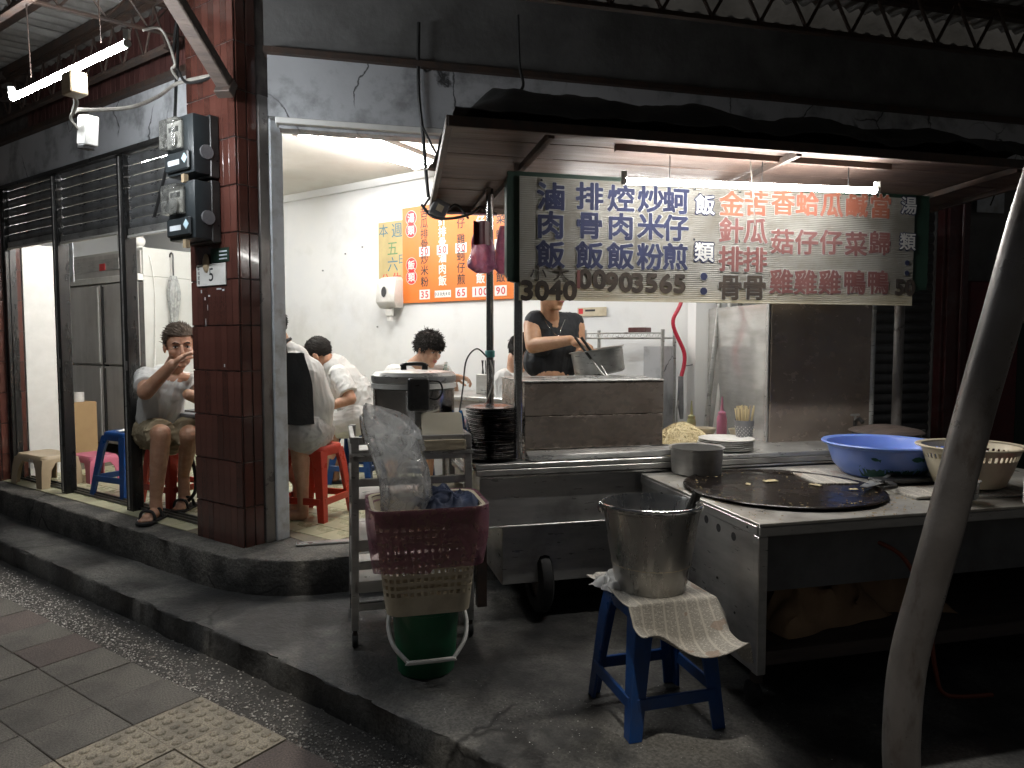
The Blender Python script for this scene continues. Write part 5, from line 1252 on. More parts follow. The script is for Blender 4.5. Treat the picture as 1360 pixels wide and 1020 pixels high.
MB().grid(lambda u, v: (-.035 + .07 * u, -.075 + .01 * math.sin(u * 7), -.07 - .05 * v), 8, 4).build('tissue', m_white, t, solid=.001)

# fridge with four doors
t = sthing('upright_fridge', 'tall four door steel fridge with red label behind the seated man', 'fridge', -5.20, 1.2, FT)
FW, FD, FH = 1.62, .85, 2.24
MB().box(0, FW, .03, FD, .12, FH - .30).build('cabinet', m_fridge_side, t, bevel=.004)
MB().box(0, FW, .03, FD, FH - .298, FH).build('compressor_cover', m_fridge_side, t, bevel=.004)
MB().box(.02, FW - .02, .012, .0299, FH - .27, FH - .03).build('louvre_panel', m_fridge, t, bevel=.003)
MB().box(.12, FW - .45, .004, .0118, FH - .20, FH - .08).build('louvre', m_steel_dark, t)
MB().box(-.005, FW + .005, -.03, .0295, FH - .345, FH - .275).build('control_strip', m_whitep, t, bevel=.004)
MB().box(FW * .46, FW * .54, .0005, .0115, FH - .20, FH - .125).build('red_label', m_redink, t)
MB().box(FW * .86, FW * .95, .004, .0118, FH - .235, FH - .10).build('grey_label', m_grey_plastic, t)
MB().box(FW * .82, FW * .97, -.034, -.0305, FH - .335, FH - .29).build('maker_label', m_orange, t)
for x0, x1 in ((.01, FW / 2 - .03), (FW / 2 + .03, FW - .01)):
    for z0, z1 in ((.13, .985), (1.005, FH - .36)):
        d = MB().box(x0, x1, -.025, .029, z0, z1).build('door', m_fridge, t, bevel=.006)
        hx = x1 - .03 if x0 < .5 else x0 + .03
        MB().box(hx - .018, hx + .018, -.035, -.0255, z0 + .02, z1 - .02).build('handle_strip', m_whitep if x0 < .5 else m_black, d, bevel=.003)
MB().box(FW / 2 - .028, FW / 2 + .028, -.01, .029, .13, FH - .36).build('mullion', m_black, t)
MB().box(FW - .005, FW + .002, -.02, .028, .13, FH - .36).build('gasket', m_black, t)
for x in (.06, FW - .06):
    for y in (.1, FD - .1): MB().cyl((x, y, 0), .025, 0, .119, 10).build('leg', m_black, t)
# camera on the fridge
t = sthing('security_camera', 'small white round camera standing on the fridge corner', 'camera', -3.72, 1.27, FT + FH)
MB().ell((0, 0, .075), (.062, .062, .062), 18, 12).build('ball', m_whitep, t); MB().cyl((0, 0, 0), .04, 0, .02, 14).build('base', m_whitep, t)
MB().lathe([(.0005, -.066), (.03, -.064), (.035, -.05)], 16, M=Matrix.Translation((0.005, 0, .075)) @ Matrix.Rotation(R(85), 4, 'X') @ Matrix.Scale(-1, 4, (0, 0, 1))).build('lens', m_ink, t)
o = MB().tube(smooth_path([SW(-3.70, 1.30, FT + FH + .03), SW(-3.575, 1.30, FT + FH - .1), SW(-3.572, 1.34, FT + 1.8), SW(-3.55, 1.32, FT + 1.2), SW(-3.45, 1.25, FT + .95)], 8), .006, 6).build('camera_cable', m_whitep); tag(o, 'thin white cable hanging down the fridge side from the camera', 'cable')
# umbrellas on the fridge side
def umbrella(y, z, mat, lab, L=.62, r=.045):
    t = sthing('folded_umbrella', lab, 'umbrella', -3.53, y, z)
    MB().tube(smooth_path([(-.045, 0, .0), (-.04, 0, .03), (-.01, 0, .045), (.012, 0, .02), (.014, 0, -.05), (.014, 0, -.20)], 5), .009, 8).build('crook_handle', m_black, t)
    def fn(u, v):
        a = u * 6.283; r_ = r * (.25 + 1.1 * math.sin(min(1, v * 1.5 + .12) * 2.2)) * (1 + .22 * math.sin(a * 6 + v * 5)) * (1 - .55 * v)
        return (.014 + r_ * math.cos(a), r_ * math.sin(a) * 1.2, -.20 - L * v)
    MB().grid(fn, 36, 12).build('canopy', mat, t, smooth=60)
    MB().tube([(.014, 0, -.19 - L), (.014, 0, -.25 - L)], .006, 6).build('tip', m_steel, t)
    MB().lathe([(.02, -.26), (.028, -.24), (.02, -.21)], 12, (.014, 0, 0)).build('collar', mat if mat is not m_teal else m_black, t)
umbrella(1.52, FT + 2.16, m_bag2 if 'm_bag2' in globals() else film('milky_umbrella', (.74, .75, .74), .55), 'folded clear umbrella hanging on the fridge side, nearer the doors')
umbrella(1.86, FT + 2.16, m_teal, 'folded teal umbrella hanging on the fridge side, next to the tiled pillar')
# white board leaning behind the far left opening and clutter
t = sthing('partition_board', 'tall white painted board standing just inside the far left opening', 'partition', -3.58, .12, FT)
MB().box(-.035, 0, 0, .40, 0, 2.15).build('board', m_white, t, bevel=.003)
MB().box(.0005, .002, .27, .274, .02, 2.14).build('joint_line', m_grey_plastic, t)
t = sthing('stock_shelf', 'dark shelf of stored goods seen between the white board and the door post', 'shelf', -6.30, 1.25, FT)
for x in (0, .9):
    for y in (0, .4): MB().bar((x, y, 0), (x, y, 1.9), .03).build('upright', m_black, t)
for z in (.45, .9, 1.3, 1.85): MB().box(-.01, .91, -.01, .41, z, z + .02).build('board', m_steel_dark, t)
items = [((.5, .2, .47), (.3, .25, .22), m_card, 'cardboard carton on the lower board of the stock shelf'), ((.2, .2, .92), (.25, .25, .2), m_brownpaper, 'brown carton on the middle board of the stock shelf'), ((.62, .2, .92), (.28, .26, .26), m_card, 'cardboard carton on the middle board of the stock shelf'), ((.45, .2, 1.32), (.4, .3, .26), m_navy, 'dark blue sack on the upper board of the stock shelf'), ((.3, .2, .02), (.4, .3, .34), m_card, 'cardboard carton on the floor under the stock shelf')]
for (x, y, z), (a, b_, c), mt, lab in items:
    o = MB().box(-a / 2, a / 2, -b_ / 2, b_ / 2, 0.0008, c).build('carton', mt, loc=SW(-6.30 + x, 1.25 + y, FT + z), rotz=RS, bevel=.006); tag(o, lab, 'carton')
t = sthing('carton', 'tall cardboard carton with red characters beside the tan stool', 'carton', -4.25, .85, FT)
MB().box(-.14, .14, -.12, .12, 0, .62).build('box', m_card, t, bevel=.006)
mb = Lets(); vlet(mb, '蛋工房', .02, .40, .09, -.1212, .004, .11); mb.build('red_lettering', m_redink, t)
o = MB().lathe([(.02, 0), (.055, 0), (.055, .10), (.02, .10)], 20, close=True).build('tissue_roll', m_white, loc=SW(-4.25, .85, FT + .62), rotz=0); tag(o, 'white paper roll on top of the tall carton', 'paper roll')
t = sthing('wall_calendar', 'pale calendar sheets hanging at the top beside the white board', 'calendar', -3.95, .62, 2.20)
MB().box(0, .22, 0, .006, 0, .42).build('sheets', m_plaster2, t); MB().tube([(.11, .003, .42), (.11, .003, .52)], .003, 6).build('cord', m_cable, t)

# seated man's table (folding leg) behind the pillar
t = sthing('folding_table', 'dark folding table between the seated man and the pillar', 'table', -.88, .50, FT)
MB().prism(rrect(1.0, .62, .05, 4), .70, .728).build('top', m_grey_plastic, t, bevel=.005)
for y in (-.24, .24):
    MB().tube(smooth_path([(-.40, y, .70), (-.36, y, .60), (-.22, y, .34), (-.20, y, .16), (-.30, y, .06), (-.42, y, .012)], 6), .014, 8).build('leg', m_post, t)
    MB().tube(smooth_path([(.40, y, .70), (.36, y, .60), (.22, y, .34), (.20, y, .16), (.30, y, .06), (.42, y, .012)], 6), .014, 8).build('leg', m_post, t)
MB().tube([(-.21, -.24, .25), (-.21, .24, .25)], .010, 8).build('stretcher', m_post, t)
o = MB().lathe([(.0005, 0), (.045, 0), (.055, .15), (.051, .15), (.042, .006), (.0005, .006)], 20).build('grey_cup', m_plaster2, loc=SW(-.92, .34, FT + .729)); tag(o, 'pale grey cup on the folding table before the seated man', 'cup')
o = MB().box(-.14, .14, -.09, .09, 0, .012).build('black_tray', m_black, loc=SW(-1.08, .36, FT + .729), rotz=RS, bevel=.003); tag(o, 'thin black tray at the edge of the folding table', 'tray')
# crumpled tissue on the step
rag('crumpled_tissue', m_white, SW(-1.08, -.10, FZ + .006), RS, .13, .09, .05, 21, 'crumpled white tissue on the step below the man sandal', 'tissue', 14)

# dining table at the back with food, bottle, chopstick box
p = at(640, 520, 5.75)
t = thing('dining_table', 'grey steel dining table behind the rice cooker', 'table', (p.x - .05, p.y, FT), RS)
MB().box(-.60, .55, -.30, .30, .80, .835).build('top', m_steel, t, bevel=.006); MB().box(-.58, .53, -.28, .28, .74, .799).build('apron', m_steel_dark, t)
for x in (-.55, .5):
    for y in (-.26, .26): MB().bar((x, y, 0), (x, y, .74), .035).build('leg', m_steel_dark, t)
TZ = FT + .835
q = at(592, 500, 5.75); 
t = thing('drink_bottle', 'clear bottle with green label on the table by the curly haired diner', 'bottle', (q.x, q.y, TZ), 0)
MB().lathe([(.0005, 0), (.036, 0), (.040, .01), (.040, .15), (.014, .22), (.014, .235), (.0005, .235)], 20).build('body', film('bottle_plastic', (.55, .66, .58), .3, .1, .5), t, smooth=60)
MB().lathe([(.0405, .055), (.0412, .06), (.0412, .145), (.0405, .15)], 20).build('label', M('green_label', (.02, .22, .07), .5, col2=(.3, .4, .15), scale=18), t); MB().cyl((0, 0, 0), .016, .236, .256, 12).build('cap', m_whitep, t)
q = at(648, 505, 5.7); t = thing('chopstick_box', 'steel chopstick box with dark chopsticks on the dining table', 'box', (q.x, q.y, TZ), RS)
MB().box(-.085, .085, -.05, .05, 0, .16).build('case', m_steel, t, bevel=.005)
for k in range(12): MB().tube([(-.06 + k * .011, 0, .14), (-.07 + k * .0135 + rr.uniform(-.02, .02), rr.uniform(-.02, .02), .27)], .004, 6).build('chopstick', m_ink, t)
q = at(668, 520, 5.62); t = thing('food_plate', 'plate of browned food on the dining table beside the post', 'plate', (q.x, q.y - .02, TZ), 0)
MB().lathe(plate_prof, 24).build('plate_body', m_blackplate, t)
mb = MB()
for k in range(40): mb.ell((rr.gauss(0, .035), rr.gauss(0, .035), .012 + rr.random() * .025), (.016, .012, .008), 6, 4, Matrix.Rotation(rr.random() * 6, 4, 'Z'))
mb.build('food', m_food, t, weld=False)
q = at(668, 497, 5.66); bx = tag(MB().lathe([(.0005, 0), (.03, 0), (.03, .12), (.0005, .12)], 14).build('yellow_can', M('yellow_can', (.7, .55, .05), .4), loc=(q.x + .02, q.y + .12, TZ)), 'yellow drink can on the dining table behind the plate', 'can')

# wire rack at the back, pot held by the cook, hose, pipes, label on wall
p = at(835, 520, 5.25)
t = thing('wire_rack', 'grey steel wire rack against the wall behind the cook', 'rack', (p.x, p.y, FT), RS + R(4))
for x in (-.30, .30):
    for y in (-.13, .13): MB().tube([(x, y, 0), (x, y, 1.34)], .014, 8).build('upright', m_steel, t)
for z in (.45, .85, 1.28):
    MB().tube([(-.31, -.13, z), (.31, -.13, z)], .008, 6).tube([(-.31, .13, z), (.31, .13, z)], .008, 6).tube([(-.31, -.13, z + .035), (.31, -.13, z + .035)], .006, 6).build('shelf_rim', m_steel, t)
    m = MB()
    for k in range(15): m.tube([(-.29 + k * .0414, -.13, z), (-.29 + k * .0414, .13, z)], .004, 5)
    for k in range(14): m.tube([(-.30 + k * .043, -.13, z), (-.278 + k * .043, -.13, z + .035), (-.257 + k * .043, -.13, z)], .003, 4)
    m.build('wire_shelf', m_steel, t)
MB().box(.16, .30, -.125, .125, .0, 1.22).build('grey_board', m_fascia, t)
o = MB().box(-.07, .07, -.05, .05, 0, .035).build('maroon_tin', m_maroon, loc=t.matrix_basis @ Vector((.08, 0, 1.322)), rotz=RS, bevel=.004); tag(o, 'flat maroon tin on the top wire shelf', 'tin')
a = [at(905, 400, 5.0), at(894, 430, 5.0), at(909, 470, 5.0), at(905, 500, 4.98)]
o = MB().tube(smooth_path([at(925, 330, 5.05)] + a, 8), .014, 8).build('red_hose', m_redhose); tag(o, 'curly red air hose hanging beside the wire rack', 'hose')
t = thing('spray_gun', 'grey spray gun hanging at the end of the red hose', 'spray gun', at(904, 515, 4.98))
MB().tube([(0, 0, .08), (0, 0, -.12), (.01, 0, -.22)], [.018, .022, .012], 10).build('grip', m_grey_plastic, t); MB().tube([(0, 0, -.05), (-.03, -.02, -.14), (-.028, -.02, -.26)], .006, 6).build('trigger', m_steel, t)
for k, (x0, x1, mt, lab) in enumerate(((958, 934, m_steel, 'slim steel pipe leaning on the wall left of the steel guard'), (972, 946, m_whitep, 'white pipe leaning on the wall between two steel pipes'), (986, 958, m_steel_dark, 'darker steel pipe leaning nearest the steel guard'))):
    o = MB().tube([at(x0, 380, 4.98), at(x1, 600, 4.90)], .016, 10).build('leaning_pipe', mt); tag(o, lab, 'pipe')
o = MB().tube(smooth_path([at(941, 400, 5.1), at(935, 450, 5.1), at(925, 480, 5.1), at(910, 486, 5.1)], 6), .005, 6).build('wall_wire', m_grey_plastic); tag(o, 'thin grey wire hanging on the wall left of the leaning pipes', 'cable')
q = SW(.98, 2.352, 1.86); t = thing('wall_sticker', 'small pale sticker with red square on the wall below the menu sign', 'sticker', q, RS)
MB().box(0, .26, -.004, 0, -.05, .02).build('paper', m_cream, t); MB().box(.01, .05, -.0052, -.0041, -.03, .012).build('red_mark', m_redink, t); MB().box(.07, .16, -.0052, -.0041, -.012, .004).build('printed_line', m_ink, t)
# pot the cook reaches over
p = at(797, 492, 4.52); t = thing('stock_pot', 'tilted steel stock pot in front of the cook', 'pot', (p.x, p.y, 1.402), 0)
MB().lathe([(.0005, 0), (.15, 0), (.16, .01), (.165, .15), (.176, .155), (.176, .160), (.16, .158), (.152, .012), (.0005, .008)], 36, M=Matrix.Rotation(R(-9), 4, 'Y')).build('body', m_steel, t)
# ================================================================== METERS, CABLES, HOUSE NUMBER ON THE PILLAR
m_glass = film('meter_window', (.5, .5, .47), .25, .15, .5)
def meter(z, lab):
    t = sthing('electricity_meter', lab, 'meter', -.245, -.117, z)
    MB().box(-.145, .145, -.165, -.001, 0, .345).build('housing', m_meter, t, bevel=.016, bseg=2)
    MB().box(-.150, .150, -.060, -.0, -.012, .357).build('back_plate', m_black, t, bevel=.006)
    MB().box(-.13, .12, -.188, -.166, .02, .13).build('terminal_cover', m_meter, t, bevel=.008)
    MB().box(-.125, .055, -.225, -.166, .15, .325).build('window_block', m_glass, t, bevel=.014, bseg=2)
    MB().box(-.115, .04, -.176, -.1665, .16, .315).build('dial_plate', m_whitep, t, bevel=.002)
    MB().box(-.09, .01, -.180, -.1765, .255, .285).build('register', m_ink, t); MB().lathe([(.0005, 0), (.045, 0), (.045, .004), (.0005, .004)], 20, M=Matrix.Translation((-.04, -.19, .205)) @ Matrix.Rotation(R(90), 4, 'X')).build('spinning_disc', m_steel, t)
    MB().lathe([(.0005, -.001), (.030, -.001), (.030, 0), (.0005, 0)], 4, M=Matrix.Translation((.085, -.189, .085)) @ Matrix.Rotation(R(90), 4, 'X')).build('blue_sticker', M('pale_blue_sticker', (.45, .6, .68), .5), t, smooth=0)
    MB().box(-.09, .03, -.1895, -.1882, .055, .085).build('name_strip', m_plaster2, t)
    MB().lathe([(.0005, 0), (.042, 0), (.042, .012), (.0005, .012)], 18, M=Matrix.Translation((.1455, -.085, .13)) @ Matrix.Rotation(R(90), 4, 'Y')).build('knockout', m_grey_plastic, t)
    MB().box(.03, .06, -.178, -.150, -.05, -.001).build('seal_tag', m_tan, t)
meter(2.60, 'upper grey electricity meter on the tiled pillar with blue diamond sticker')
meter(2.215, 'lower grey electricity meter on the tiled pillar just above the number plate')
t = sthing('house_number', 'white enamel plate numbered 5 on the tiled pillar under the meters', 'number plate', -.20, -.118, 1.95)
MB().box(-.16, .15, -.008, 0, 0, .135).build('plate', m_whitep, t, bevel=.003)
mb = MB(); write(mb, '5', .0, .068, .115, -.0085, .004); mb.build('numeral', m_ink, t, smooth=0)
mb = Lets(); vlet(mb, '鄰和里路', -.135, .112, .026, -.0085, .0, .029); mb.build('small_lettering', m_ink, t)
t = sthing('green_sticker', 'torn dark green sticker above the number plate on the pillar', 'sticker', -.15, -.117, 2.09)
MB().box(-.06, .13, -.002, 0, 0, .085).build('sheet', m_dkgreen, t); mb = MB()
for k in range(3): mb.box(.03, .11, -.0032, -.0021, .015 + k * .022, .024 + k * .022)
mb.build('printed_line', m_plaster2, t)
MB().ell((-.10, -.01, .0), (.035, .012, .06), 10, 8).build('wire_seal', m_tan, t)
mb = MB()
for k, (x, z, w_, h_) in enumerate(((-.33, 1.91, .012, .02), (-.29, 1.865, .008, .018), (-.25, 1.885, .018, .010), (-.16, 1.925, .05, .008), (-.10, 1.915, .02, .010), (-.285, 1.70, .004, .05), (-.262, 1.80, .004, .035), (-.10, 1.45, .010, .018))): mb.box(x, x + w_, -.1175, -.1165, z, z + h_)
o = mb.build('paint_residue', m_plaster2, loc=SW(0, 0, 0), rotz=RS); tag(o, 'scraps of old white paint and glue on the pillar tiles below the number plate', 'paint scraps', kind='stuff')

def cable(name, pts, r, mat, lab, n=8): return tag(MB().tube(smooth_path(pts, n), r, 6).build(name, mat), lab, 'cable')
cable('hanging_cable', [at(233, -30, 4.6), at(236, 60, 4.62), at(234, 110, 4.60), at(231, 170, 4.55), at(222, 220, 4.62), at(205, 288, 4.7)], .010, m_cable, 'black cable hanging past the pillar head down beside the upper meter')
cable('hanging_cable', [at(241, -20, 4.5), at(230, 70, 4.55), at(238, 95, 4.5), at(250, 110, 4.45), at(285, 100, 4.4), at(292, 80, 4.35), at(330, 60, 4.5), at(350, 45, 4.8)], .009, m_cable, 'black cable looping round the timber strut at the pillar head')
cable('hanging_cable', [at(278, 102, 4.45), at(280, 122, 4.45), at(290, 145, 4.43), at(295, 153, 4.43)], .010, m_cable, 'short black cable end dangling on the pillar head')
cable('hanging_cable', [at(190, 40, 4.4), at(215, 40, 4.5), at(232, 82, 4.5), at(228, 92, 4.52), at(236, 105, 4.5)], .008, m_cable_w, 'pale wire twisting between the truss and the pillar head')
cable('lamp_wire', [SW(.05, -1.0, 2.84), at(101, 135, 3.62), at(98, 148, 3.7), at(104, 146, 3.75), at(130, 146, 3.95), at(175, 142, 4.2), at(210, 128, 4.4), at(233, 112, 4.5), at(262, 104, 4.45), at(284, 100, 4.4)], .011, m_cable_w, 'pale lamp wire sagging from the street tube to the pillar head')
cable('lamp_wire', [at(98, 148, 3.7), at(94, 158, 3.72), at(103, 170, 3.74), at(110, 178, 3.75)], .008, m_cable_w, 'pale wire loop feeding the hanging switch box')
p = at(99, 106, 3.50); t = thing('junction_box', 'cream junction box hanging under the street tube light', 'junction box', p, RS)
MB().box(-.05, .05, -.04, .04, -.075, .030).build('case', m_tan, t, bevel=.006); MB().box(-.035, .02, -.0425, -.0405, -.05, .005).build('cover', m_tan, t, bevel=.001)
p = at(117, 174, 3.75); t = thing('switch_box', 'tilted white switch box dangling on wires before the fascia', 'switch box', p, RS)
mb = MB().box(-.045, .045, -.035, .035, -.075, .075, Matrix.Rotation(R(8), 4, 'Y')); mb.build('case', m_whitep, t, bevel=.006); MB().box(-.03, .04, -.037, .02, -.095, -.0755, Matrix.Rotation(R(8), 4, 'Y')).build('end_cap', m_black, t, bevel=.003)
# wires at the cart roof corner
cable('roof_wire', [at(556, 30, 4.55), at(556, 120, 4.55), at(562, 180, 4.55), at(566, 230, 4.5), at(569, 262, 4.5)], .012, m_cable, 'black cable dropping from the awning to the cart roof corner')
cable('roof_wire', [at(560, 165, 4.5), at(572, 190, 4.4), at(582, 208, 4.3)], .007, m_cable, 'thin black wire slanting to the edge of the cart roof')
cable('roof_wire', [at(560, 272, 4.4), at(575, 288, 4.35), at(600, 290, 4.3), at(625, 284, 4.25), at(640, 275, 4.25), at(650, 290, 4.2)], .009, m_cable, 'tangled black wire looping under the corner of the cart roof')
cable('roof_wire', [at(562, 276, 4.4), at(574, 262, 4.4), at(590, 280, 4.38), at(606, 272, 4.35), at(622, 290, 4.3)], .007, m_cable, 'second tangled wire under the corner of the cart roof')
cable('roof_wire', [at(688, 20, 4.3), at(690, 85, 4.3), at(695, 112, 4.25), at(688, 125, 4.15)], .009, m_cable, 'black cable hanging from the awning onto the tarpaulin')
cable('roof_wire', [at(994, 195, 3.75), at(999, 240, 3.55), at(1003, 300, 3.50)], .0035, m_cable_w, 'thin wire hanging across the red dish names on the menu board')
cable('roof_wire', [at(410, 10, 4.7), at(380, 45, 4.6), at(350, 70, 4.6), at(404, 62, 4.8), at(440, 70, 5.1)], .006, m_cable, 'thin black wires crossing above the grey lintel')
p = at(583, 278, 4.36); t = thing('roof_socket', 'dusty socket box tied under the corner of the cart roof', 'socket box', p, RC)
MB().box(-.05, .05, -.04, .04, -.05, .05, Matrix.Rotation(R(25), 4, 'Y')).build('case', m_grey_plastic, t, bevel=.006); MB().box(-.02, .02, -.045, -.0405, -.02, .02, Matrix.Rotation(R(25), 4, 'Y')).build('face', m_cream, t)

# ================================================================== RIGHT SIDE: the neighbour's dark stall and plants
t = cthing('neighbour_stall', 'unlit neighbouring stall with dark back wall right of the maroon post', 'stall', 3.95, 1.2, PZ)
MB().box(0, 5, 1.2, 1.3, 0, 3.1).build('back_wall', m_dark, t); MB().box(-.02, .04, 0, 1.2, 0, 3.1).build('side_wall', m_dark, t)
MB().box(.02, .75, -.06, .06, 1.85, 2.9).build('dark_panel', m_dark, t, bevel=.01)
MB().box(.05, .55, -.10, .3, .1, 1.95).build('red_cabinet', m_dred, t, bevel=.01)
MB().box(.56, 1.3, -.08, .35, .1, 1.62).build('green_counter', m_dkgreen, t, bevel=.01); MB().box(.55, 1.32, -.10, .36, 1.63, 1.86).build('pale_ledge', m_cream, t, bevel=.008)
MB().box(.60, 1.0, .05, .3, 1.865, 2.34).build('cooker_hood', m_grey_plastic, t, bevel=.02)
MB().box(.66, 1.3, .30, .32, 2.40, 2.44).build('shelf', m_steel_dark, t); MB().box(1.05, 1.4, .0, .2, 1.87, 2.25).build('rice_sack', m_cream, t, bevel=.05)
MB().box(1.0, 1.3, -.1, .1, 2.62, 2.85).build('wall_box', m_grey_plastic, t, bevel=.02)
t = cthing('house_number', 'faded plate numbered 7 beside the maroon post in the dark', 'number plate', 4.02, 1.09, 2.62)
MB().box(0, .26, -.01, 0, 0, .19).build('plate', m_plaster2, t, bevel=.003); mb = MB(); write(mb, '7', .14, .10, .14, -.0105, .004); mb.build('numeral', m_ink, t, smooth=0)
def plant(x, y, h_, n, lab, seed):
    t = cthing('potted_plant', lab, 'plant', x, y, PZ); q = random.Random(seed)
    MB().lathe([(.0005, 0), (.14, 0), (.19, .3), (.17, .3), (.0005, .27)], 18).build('pot', m_rubber, t)
    st = MB(); lf = MB()
    for k in range(9):
        a = q.random() * 6.28; l = h_ * q.uniform(.5, 1); pts = [(0, 0, .27), (.12 * math.cos(a), .12 * math.sin(a), .3 + l * .5), (q.uniform(.25, .5) * math.cos(a), q.uniform(.25, .5) * math.sin(a), .3 + l)]
        pth = smooth_path(pts, 5); st.tube(pth, .010, 5)
        for i in range(n):
            p = pth[q.randrange(3, len(pth))]; b = q.random() * 6.28; L = q.uniform(.08, .17); d = Vector((math.cos(b), math.sin(b), q.uniform(-.6, .4))); s_ = d.cross(Vector((0, 0, 1))).normalized() * L * .22
            c = p + Vector((q.gauss(0, .08), q.gauss(0, .08), q.gauss(0, .08))); lf.add([c, c + d * L * .5 + s_, c + d * L, c + d * L * .5 - s_], [(0, 1, 2, 3)])
    st.build('stems', m_wood, t); lf.build('foliage', m_leaf, t, smooth=0, weld=False)
plant(4.9, .4, 1.9, 26, 'dark leafy potted plant at the far right edge, taller one', 3)
plant(4.5, -.3, 1.1, 22, 'dark leafy potted plant at the far right behind the bent pipe', 9)
plant(5.7, 1.0, 2.3, 26, 'dark shrub in a pot deep behind the bent pipe', 15)
o = MB().box(-.01, .03, -.12, .02, 0, .03).build('red_bowl', m_red, loc=SW(-3.92, -.15, FZ + .02), rotz=RS); o.data = MB().lathe([(.0005, 0), (.07, 0), (.12, .11), (.113, .11), (.065, .008), (.0005, .006)], 24).mesh('red_bowl', m_red)
tag(o, 'red plastic bowl on the step at the far left edge', 'bowl')
MATS_done = True

# ================================================================== PEOPLE
def remesh(mb, name, mat, voxel, smooth_it=5, wrinkle=None):
    me = bpy.data.meshes.new(name); me.from_pydata([tuple(v) for v in mb.v], [], mb.f)
    o = bpy.data.objects.new(name, me); COL.objects.link(o)
    m = o.modifiers.new('r', 'REMESH'); m.mode = 'VOXEL'; m.voxel_size = voxel; m.adaptivity = 0
    if smooth_it: s = o.modifiers.new('s', 'SMOOTH'); s.factor = .5; s.iterations = smooth_it
    bpy.context.view_layer.update(); dg = bpy.context.evaluated_depsgraph_get()
    me2 = bpy.data.meshes.new_from_object(o.evaluated_get(dg)); me2.name = name
    bpy.data.objects.remove(o); bpy.data.meshes.remove(me)
    if wrinkle:
        no = [v.normal.copy() for v in me2.vertices]
        for v, n_ in zip(me2.vertices, no): v.co += n_ * wrinkle(v.co)
    me2.materials.clear(); me2.materials.append(mat); me2.shade_smooth(); return me2
def folds(amp, dirv=(0, 0, 1), sc=9, seed=0):
    d = Vector(dirv).normalized()
    def f(p):
        q = p - d * p.dot(d) * .80
        a = noise.noise(q * sc * 1.5 + Vector((seed, 0, 0))); b = noise.noise(q * sc * 3.1 + Vector((0, seed, 0))); c = noise.noise(p * 5 + Vector((seed, seed, 0)))
        return amp * (max(0, 1 - abs(a) * 5) * (.5 + c) + .35 * max(0, 1 - abs(b) * 4)) - amp * .3
    return f
